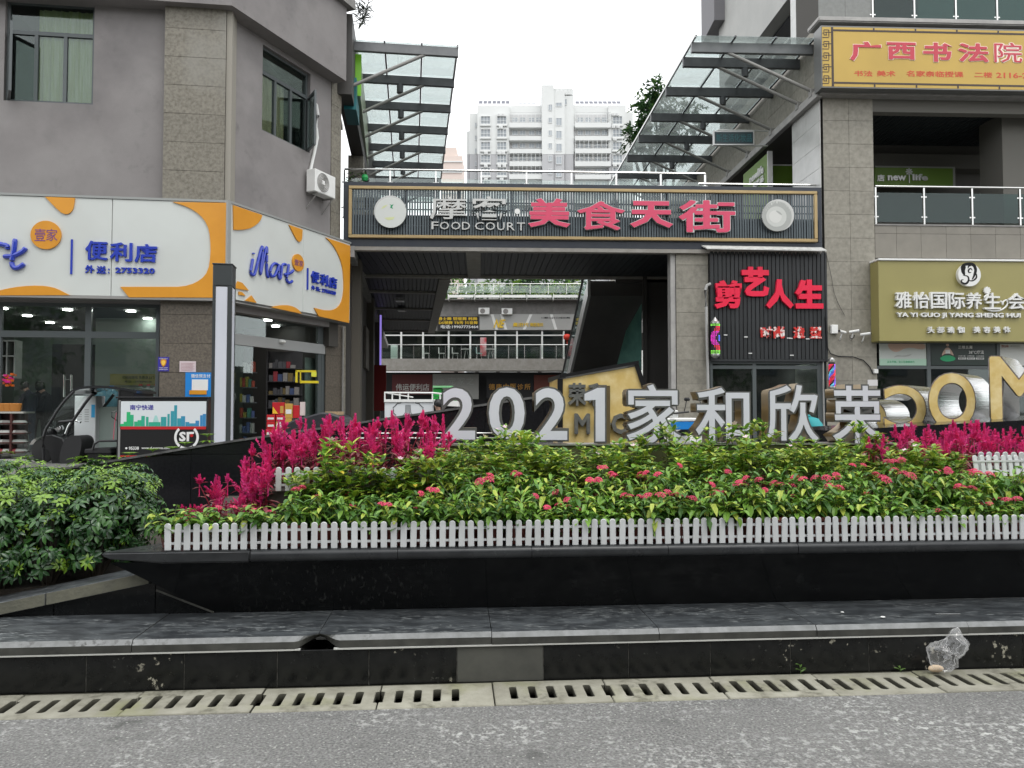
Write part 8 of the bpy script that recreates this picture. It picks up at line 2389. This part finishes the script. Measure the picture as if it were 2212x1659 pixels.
pq = CF_.w(CF_.s(855, 0, 900), .1, .71); wheel(pq, .26, .12, ct); wheel(pq+Vector((0, .9, 0)), .26, .12, ct); pq2 = CF_.w(CF_.s(985, 0, 900), .5, .69); wheel(pq2, .24, .1, ct)
gk = thing('green_stall', 'bright green and white kiosk roof behind the cargo tricycle', 'kiosk', at(955, 860, 22))
m_bg = mat('bright green panel', (.02, .42, .06), .4)
GF = Fr(0, 22, 0)
for x0, y0, x1, y1, m, nm, t in ((1390, 535, 1672, 560, mat('pale green roof', (.30, .72, .34), .4), 'roof_edge', -.1), (1395, 572, 1508, 690, m_bg, 'side_panel', 0), (1395, 700, 1470, 1100, m_bg, 'lower_panel', 0), (1680, 690, 1745, 760, m_bg, 'end_panel', 0)):
    a_, z1 = GF.pix(*z6b(x0, y0), t); c_, z0 = GF.pix(*z6b(x1, y1), t); MB(GF).box(a_, c_, t, t+.8, z0, z1).build(nm, m, gk)
b = MB(GF); a_, z1 = GF.pix(*z6b(1395, 560), .4); b.box(a_, a_+.06, .3, .36, .45, z1); c_ = GF.pix(*z6b(1740, 560), .4)[0]; b.box(c_-.06, c_, .3, .36, .45, z1); b.build('post', m_white, gk)
# draped black basket cover by the side door
def za(x, y): return (445.9+.1764*x, 668.9+.1764*y)
FA = Fr(0, 14.5, 0)
o = thing('tarp_cover', 'black tarpaulin over a tricycle load in front of the side door', 'cover', FA.w(FA.s(680, 0, 900), .3, .45))
prof = [(960, 1400), (1100, 1335), (1250, 1300), (1400, 1258), (1500, 1262), (1640, 1310), (1680, 1360), (1700, 1520), (960, 1540)]
MB(FA).prism(px_poly(FA, [za(*p) for p in prof], 0), 0, .9).build('cloth', mat('black tarp', (.018, .019, .024), .45, bump=.5, bscale=6), o, bevel=.03)
MB(FA).prism(px_poly(FA, [za(*p) for p in ((960, 1542), (1700, 1522), (1700, 1700), (960, 1700))], 0), .1, .8).build('load', m_blackm, o)
tag(flat(FA, *za(1455, 1248), *za(1610, 1290), .2, mat('cardboard', (.40, .28, .16), .8), 'cardboard_piece', None, None, d=.5), 'piece of brown cardboard lying on the black tarpaulin', 'cardboard')

# ------------------------------------------------------------------ goods inside the side door
m_gold2 = mat('gold carton', (.50, .30, .06), .4); m_carton = mat('red carton', (.52, .012, .02), .45, c2=(.42, .01, .015), scale=3)
GFd = Fr(0, 18.3, 12)
def carton(x0, y0, x1, y1, m, lb_, t=0, lab=None):
    a_, z1 = GFd.pix(*za(x0, y0), t); c_, z0 = GFd.pix(*za(x1, y1), t)
    o = thing('carton', lb_, 'carton', GFd.w((a_+c_)/2, t+.15, z0), 'cartons stacked inside the side door')
    MB(GFd).box(a_+.004, c_-.004, t, t+.3, z0+.002, z1-.002).build('body', m, o, bevel=.006)
    if lab:
        w_ = c_-a_; h_ = z1-z0
        if lab == 'w': MB(GFd).box(a_+w_*.15, c_-w_*.15, t-.004, t-.001, z0+h_*.3, z0+h_*.6).build('label', m_wl, o)
        if lab == 'c': MB(GFd).prism([((a_+c_)/2+w_*.42*math.cos(k*PI/8), (z0+z1)/2+w_*.42*math.sin(k*PI/8)) for k in range(16)], t-.004, t-.001).build('label', m_wl, o)
        if lab == 'y': MB(GFd).prism([(a_+w_*.05, z0+h_*.08), (a_+w_*.5, z0+h_*.05), (a_+w_*.05, z0+h_*.65)], t-.004, t-.001).build('label', mat('carton yellow', (.8, .5, .03), .5), o); MB(GFd).box(a_+w_*.65, c_-w_*.08, t-.004, t-.001, z0+h_*.1, z0+h_*.7).build('picture', m_gold2, o)
carton(805, 1135, 955, 1283, m_carton, 'red and yellow carton, topmost at the left of the stack in the side door', 0, 'y')
carton(957, 1150, 1055, 1330, m_gold2, 'tall golden carton beside the red and yellow one', .02, 'w')
carton(1057, 1170, 1140, 1330, m_carton, 'tall plain red carton right of the golden one', .04)
carton(1142, 1130, 1205, 1300, mat('white red carton', (.6, .5, .48), .5), 'narrow pale carton at the right end of the stack', .05, None)
carton(735, 1287, 842, 1370, m_carton, 'red carton in the second layer, leftmost', -.02, 'w')
carton(850, 1287, 950, 1370, m_carton, 'red carton with a white label in the second layer', -.02, 'w')
carton(957, 1332, 1045, 1420, m_gold2, 'small golden carton below the tall golden one', .0)
carton(735, 1372, 840, 1460, m_carton, 'red carton in the third layer, leftmost', -.03, 'w')
carton(848, 1372, 950, 1462, m_gold2, 'golden carton with a round white label in the third layer', -.03, 'c')
carton(722, 1462, 832, 1560, m_carton, 'red carton at the bottom left of the stack', -.04, 'w')
carton(840, 1464, 945, 1555, m_gold2, 'golden carton with a round white label in the bottom layer', -.04, 'c')
carton(722, 1562, 945, 1760, m_carton, 'wide red carton under the stack', -.04)
rk = thing('yellow_rack', 'yellow hanging display rack inside the side door', 'rack', GFd.w(GFd.s(665, .2, 820), .2, 2.2))
m_yr = mat('yellow rack plastic', (.62, .50, .02), .4)
def g_(x0, y0, x1, y1, m, nm, t, d, par): a_, z1 = GFd.pix(*za(x0, y0), t); c_, z0 = GFd.pix(*za(x1, y1), t); return MB(GFd).box(a_, c_, t, t+d, z0, z1).build(nm, m, par)
g_(1090, 740, 1340, 765, m_yr, 'top_tray', .2, .3, rk); g_(1150, 870, 1370, 900, m_yr, 'bottom_tray', .2, .3, rk); g_(1090, 740, 1115, 890, m_yr, 'side_plate', .2, .3, rk); g_(1285, 765, 1345, 820, mat('lime pack', (.6, .6, .05), .5), 'pack', .2, .2, rk); g_(1145, 740, 1155, 900, m_yr, 'side_plate', .2, .3, rk)
sh_ = thing('goods_shelf', 'dark shelf crowded with small goods behind the side door', 'shelf', Fr(0, 19.8, 12).w(-4.9, 0, .5))
GS = Fr(0, 19.8, 12); rr = random.Random(12)
a_, z1 = GS.pix(*za(735, 500), 0); c_, z0 = GS.pix(*za(1160, 1500), 0)
MB(GS).box(a_, c_, .3, .35, .5, z1).box(a_, a_+.03, 0, .3, .5, z1).build('back', m_blackm, sh_)
gm_ = [mat('goods %d' % k, c, .5) for k, c in enumerate(((.20, .012, .02), (.05, .05, .055), (.16, .15, .14), (.03, .05, .12), (.10, .07, .02), (.04, .04, .045)))]
for j in range(7):
    z = .6+(z1-.7)*j/7
    MB(GS).box(a_+.03, c_, 0, .3, z-.02, z).build('board', m_blackm, sh_)
    x = a_+.06
    while x < c_-.15:
        w_ = rr.uniform(.05, .13); h_ = rr.uniform(.08, .26); MB(GS).box(x, x+w_*.92, rr.uniform(.0, .06), .26, z, z+h_).build('pack', rr.choice(gm_), sh_); x += w_
# left: shelf of paler packs seen through the window beside the lamp pillar
sh2 = thing('goods_shelf', 'shelf of small bottles and packs behind the glass right of the lamp pillar', 'shelf', GS.w(GS.s(545, 0, 850), 0, .5))
gm2 = [mat('pack %d' % k, c, .4) for k, c in enumerate(((.22, .24, .22), (.05, .16, .12), (.25, .05, .03), (.22, .20, .04), (.06, .09, .20), (.35, .36, .34)))]
a_ = GS.s(523, 0, 850); c_ = GS.s(556, 0, 850)
for j in range(6):
    z = .62+.36*j; MB(GS).box(a_, c_, -.4, -.05, z-.02, z).build('board', m_frame, sh2); x = a_
    while x < c_-.08:
        w_ = rr.uniform(.05, .10); MB(GS).box(x, x+w_*.85, -.38, -.15, z, z+rr.uniform(.12, .28)).build('pack', rr.choice(gm2), sh2); x += w_
# shelves with snacks at the far left of the shop
SHF = Fr(0, 17.4, 7.5)
s3 = thing('snack_counter', 'counter with trays of snacks and baskets at the left edge of the store', 'counter', SHF.w(SHF.s(20, 0, 900), 0, .5))
def g3(x0, y0, x1, y1, m, nm, t=0, d=.5): a_, z1 = SHF.pix(*z7(x0, y0), t); c_, z0 = SHF.pix(*z7(x1, y1), t); return MB(SHF).box(a_, c_, t, t+d, z0, z1).build(nm, m, s3)
g3(-300, 985, 200, 1000, mat('pale counter top', (.42, .42, .38), .5), 'counter_top'); g3(-300, 1001, 0, 1345, mat('dark red wood', (.06, .015, .012), .5), 'counter_body', .3, .2); g3(0, 1001, 205, 1345, MATS['dark red wood'], 'counter_body', .35, .15)
g3(85, 1001, 95, 1345, MATS['dark red wood'], 'divider', 0, .34)
for y in (1075, 1160, 1240, 1320):
    g3(-100, y+8, 200, y+16, MATS['dark red wood'], 'shelf_board', 0, .34)
    for x in (-60, -10, 40, 100, 150):
        b = MB(); q = SHF.pix(*z7(x+20, y+4), .15); b.ball(SHF.w(q[0], .15, q[1]), .16, 8, sq=(1.1, .8, .45)); b.build('snack_bag', rr.choice([gm2[0], gm2[5], gm_[2], gm_[0]]), s3, smooth=True)
m_bask = mat('orange basket', (.50, .20, .04), .7)
for x, w_ in ((15, 'left'), (65, 'middle'), (118, 'right')):
    q = SHF.pix(*z7(x+10, 975), .1); o = MB().lathe(SHF.w(q[0], .1, q[1]-.02), [(.10, 0), (.13, .16), (.12, .17), (.10, .04)], 12).build('basket', m_bask, None, smooth=True); tag(o, 'small orange basket on the snack counter, the %s one' % w_, 'basket')
rr = random.Random(3); b = MB()
for k in range(26):
    q = SHF.pix(*z7(rr.uniform(0, 95), rr.uniform(660, 760)), .2); b.ball(SHF.w(q[0], .2+rr.uniform(0, .2), q[1]), .045, 6, m=rr.choice([0, 0, 1]))
tag(stuff(b.build('festive_balls', [mat('orange ball', (.75, .16, .02), .4), mat('pink ball', (.7, .03, .25), .4)])), 'cluster of orange and pink festive decorations above the snack counter', 'decoration')
wsh = thing('wall_shelf', 'white wall shelf with dark niches at the far left of the store', 'shelf', SHF.w(SHF.s(20, .8, 760), .8, 1.9))
b = MB(SHF)
for x in (10, 78, 145): a_ = SHF.pix(*z7(x, 500), .9)[0]; b.box(a_-.015, a_+.015, .8, 1.1, SHF.pix(*z7(x, 700), .9)[1], SHF.pix(*z7(x, 375), .9)[1])
for y in (380, 510, 675): z = SHF.pix(*z7(50, y), .9)[1]; a_ = SHF.pix(*z7(10, y), .9)[0]; c_ = SHF.pix(*z7(145, y), .9)[0]; b.box(a_, c_, .8, 1.1, z-.015, z+.015)
b.build('frame', mat('dim white shelf', (.30, .32, .30), .6), wsh)
b = MB(SHF); a_ = SHF.pix(*z7(10, 500), .9)[0]; c_ = SHF.pix(*z7(145, 500), .9)[0]; b.box(a_, c_, 1.1, 1.12, SHF.pix(*z7(10, 675), .9)[1], SHF.pix(*z7(10, 380), .9)[1]); b.build('back', m_blackm, wsh)
# solid black block standing for the dark recess in the shop; door handles
MB(L).box(L.s(112, 4, 800), L.s(186, 4, 800)+.3, 4, 6.7, ZF, 3.2).build('dark_block', m_blackm, lb)
dh = MB()
for x in (552, 612):
    q = z7(x, 0)[0]; dh.tube([at(q, z7(0, 670)[1], 16.55), at(q, z7(0, 860)[1], 16.55)], .022, 8)
dh.tube([at(z7(552, 0)[0], z7(0, 708)[1], 16.55), at(z7(612, 0)[0], z7(0, 708)[1], 16.55)], .012, 6)
dh.build('door_handles', m_steel, lb, smooth=True)

# ------------------------------------------------------------------ parked scooters behind the letters
def scooter(lb_, x, y, yaw, mbody):
    o = thing('scooter', lb_, 'scooter', (0, 0, 0))
    for c in ((.62, 0, .22), (-.62, 0, .22)):
        w__ = thing('x', None, None); bpy.data.objects.remove(w__)
        MB().lathe(Vector(c)-Vector((0, .05, 0)), [(.13, 0), (.22, .02), (.22, .08), (.13, .10)], 18, ax=(0, 1, 0)).build('wheel', m_tyre, o, smooth=True)
    P = lambda pts, w, m, nm, bv=.02: MB().prism(pts, -w, w).build(nm, m, o, bevel=bv)
    P([(-.75, .45), (-.6, .28), (-.1, .26), (.1, .30), (.1, .36), (-.05, .40), (-.1, .62), (-.7, .66)], .13, mbody, 'rear_body')
    P([(.1, .28), (.42, .30), (.42, .36), (.1, .36)], .15, m_blackm, 'footboard')
    P([(.42, .30), (.52, .34), (.42, .92), (.34, .92)], .16, mbody, 'front_shield')
    P([(-.72, .67), (-.08, .63), (-.08, .70), (-.4, .76), (-.72, .76)], .12, m_blackm, 'saddle')
    MB().tube([(.62, 0, .22), (.42, 0, .9), (.38, 0, 1.02)], .025, 8).build('steering_stem', m_black, o)
    MB().tube([(.34, -.3, 1.03), (.38, 0, 1.0), (.34, .3, 1.03)], .016, 8).build('handlebar', m_black, o)
    for s in (-1, 1):
        MB().tube([(.36, .22*s, 1.03), (.38, .27*s, 1.22)], .008, 5).build('mirror_arm', m_black, o)
        MB().ball((.38, .28*s, 1.25), .06, 8, sq=(.3, 1, .7)).build('mirror', m_black, o)
    P([(.38, .92), (.50, .90), (.46, 1.05), (.36, 1.06)], .12, mbody, 'headlamp_cowl')
    o.location = (x, y, .45); o.rotation_euler = (0, 0, yaw); return o
p = at(1574, 905, 12.5); scooter('dark scooter with a round mirror behind the second white character', p.x-.2, 12.5, R(75), m_blackm)
p = at(1470, 905, 13); scooter('scooter carrying a blue and white cooler box behind the letters', p.x, 13, R(100), m_white)
p = at(1790, 915, 12.4); scooter('white scooter beside the person in teal', p.x+.1, 12.3, R(20), m_white)
cb_ = thing('cooler_box', 'blue cooler box with a white lid on a scooter behind the letters', 'box', at(1475, 925, 12.6))
p = at(1475, 925, 12.6); 
MB().box(p.x-.17, p.x+.17, 12.4, 12.75, p.z-.02, p.z+.11, raw=True).build('body', m_bluep, cb_, bevel=.01)
MB().box(p.x-.18, p.x+.18, 12.39, 12.76, p.z+.112, p.z+.17, raw=True).build('lid', m_white, cb_, bevel=.015)

# ------------------------------------------------------------------ plastic bag by the bench
mb_ = bpy.data.materials.new('clear crumpled plastic'); mb_.use_nodes = True
N = mb_.node_tree.nodes; Lk = mb_.node_tree.links; N.remove(N['Principled BSDF'])
t_ = N.new('ShaderNodeBsdfTransparent'); g = N.new('ShaderNodeBsdfGlossy'); g.inputs['Roughness'].default_value = .12; d_ = N.new('ShaderNodeBsdfTranslucent'); d_.inputs[0].default_value = (.85, .85, .85, 1)
df = N.new('ShaderNodeBsdfDiffuse'); df.inputs[0].default_value = (.8, .8, .8, 1); ad = N.new('ShaderNodeMixShader'); Lk.new(d_.outputs[0], ad.inputs[1]); Lk.new(df.outputs[0], ad.inputs[2])
lw_ = N.new('ShaderNodeLayerWeight'); lw_.inputs[0].default_value = .35; mr = N.new('ShaderNodeMapRange'); mr.inputs[3].default_value = .04; mr.inputs[4].default_value = .6; Lk.new(lw_.outputs['Facing'], mr.inputs[0])
m1 = N.new('ShaderNodeMixShader'); Lk.new(mr.outputs[0], m1.inputs[0]); Lk.new(t_.outputs[0], m1.inputs[1]); Lk.new(ad.outputs[0], m1.inputs[2])
m2 = N.new('ShaderNodeMixShader'); m2.inputs[0].default_value = .07; Lk.new(m1.outputs[0], m2.inputs[1]); Lk.new(g.outputs[0], m2.inputs[2]); Lk.new(m2.outputs[0], N['Material Output'].inputs[0])
def z4b(x, y): return ((2968+x*.452)/1.794, (2150+y*.452)/1.794)
bag = thing('plastic_bag', 'crumpled clear plastic bag with a bread roll lying against the bench', 'bag', K.w(K.pix(*z4b(1540, 980), 4.2)[0], 4.2, .01))
outl = [(1440, 975, .0), (1385, 880, .03), (1400, 790, .045), (1480, 755, .04), (1560, 720, .05), (1600, 650, .03), (1650, 625, .02), (1680, 670, .03), (1750, 750, .03), (1700, 830, .05), (1640, 870, .06), (1625, 960, .04), (1540, 1000, .03)]
rr = random.Random(8)
cen = K.pix(*z4b(1540, 850), 4.19)
b = MB(K); ring = []
O2 = [K.pix(*z4b(x, y), 4.19)+(dp,) for x, y, dp in outl]
nn = len(O2)
for lay in range(5):
    f = (1, .85, .6, .35, .12)[lay]
    for sgn in (-1, 1):
        for i, (s, z, dp) in enumerate(O2):
            jit = .011*(1-f*.5)
            b.v.append(K.w(cen[0]+(s-cen[0])*f+rr.uniform(-jit, jit), 4.19+sgn*(.075*math.sqrt(max(0, 1-f*f)))*rr.uniform(.5, 1.15)+rr.uniform(-.006, .006), max(.008, cen[1]+(z-cen[1])*f+rr.uniform(-jit, jit))))
for lay in range(4):
    for sg__ in (0, 1):
        for i in range(nn):
            a_ = (lay*2+sg__)*nn+i; c_ = (lay*2+sg__)*nn+(i+1) % nn; d1 = a_+2*nn; d2 = c_+2*nn
            b.f += [(a_, c_, d2), (a_, d2, d1)]; b.m += [0, 0]
me = b.mesh('film', mb_, bag.location)
bmx = bmesh.new(); bmx.from_mesh(me)
bmesh.ops.subdivide_edges(bmx, edges=bmx.edges, cuts=2, use_grid_fill=True)
for v in bmx.verts:
    w_ = v.co*1; q = noise.noise_vector((v.co+bag.location)*26)*.014+noise.noise_vector((v.co+bag.location)*60)*.004; v.co += q
    if (v.co.z+bag.location.z) < .006: v.co.z = .006-bag.location.z
bmx.to_mesh(me); bmx.free(); me.polygons.foreach_set('use_smooth', [True]*len(me.polygons))
link('film', me, bag)
q = K.pix(*z4b(1500, 945), 4.16)
MB().ball(K.w(q[0], 4.205, .034), .030, 12, sq=(1.5, .7, .7)).build('bread_roll', mat('bread crust', (.66, .50, .34), .7, c2=(.74, .60, .44), scale=20), bag, smooth=True)
print('TRIS', sum(len(m.polygons) for m in bpy.data.meshes), 'OBJ', len(bpy.data.objects))
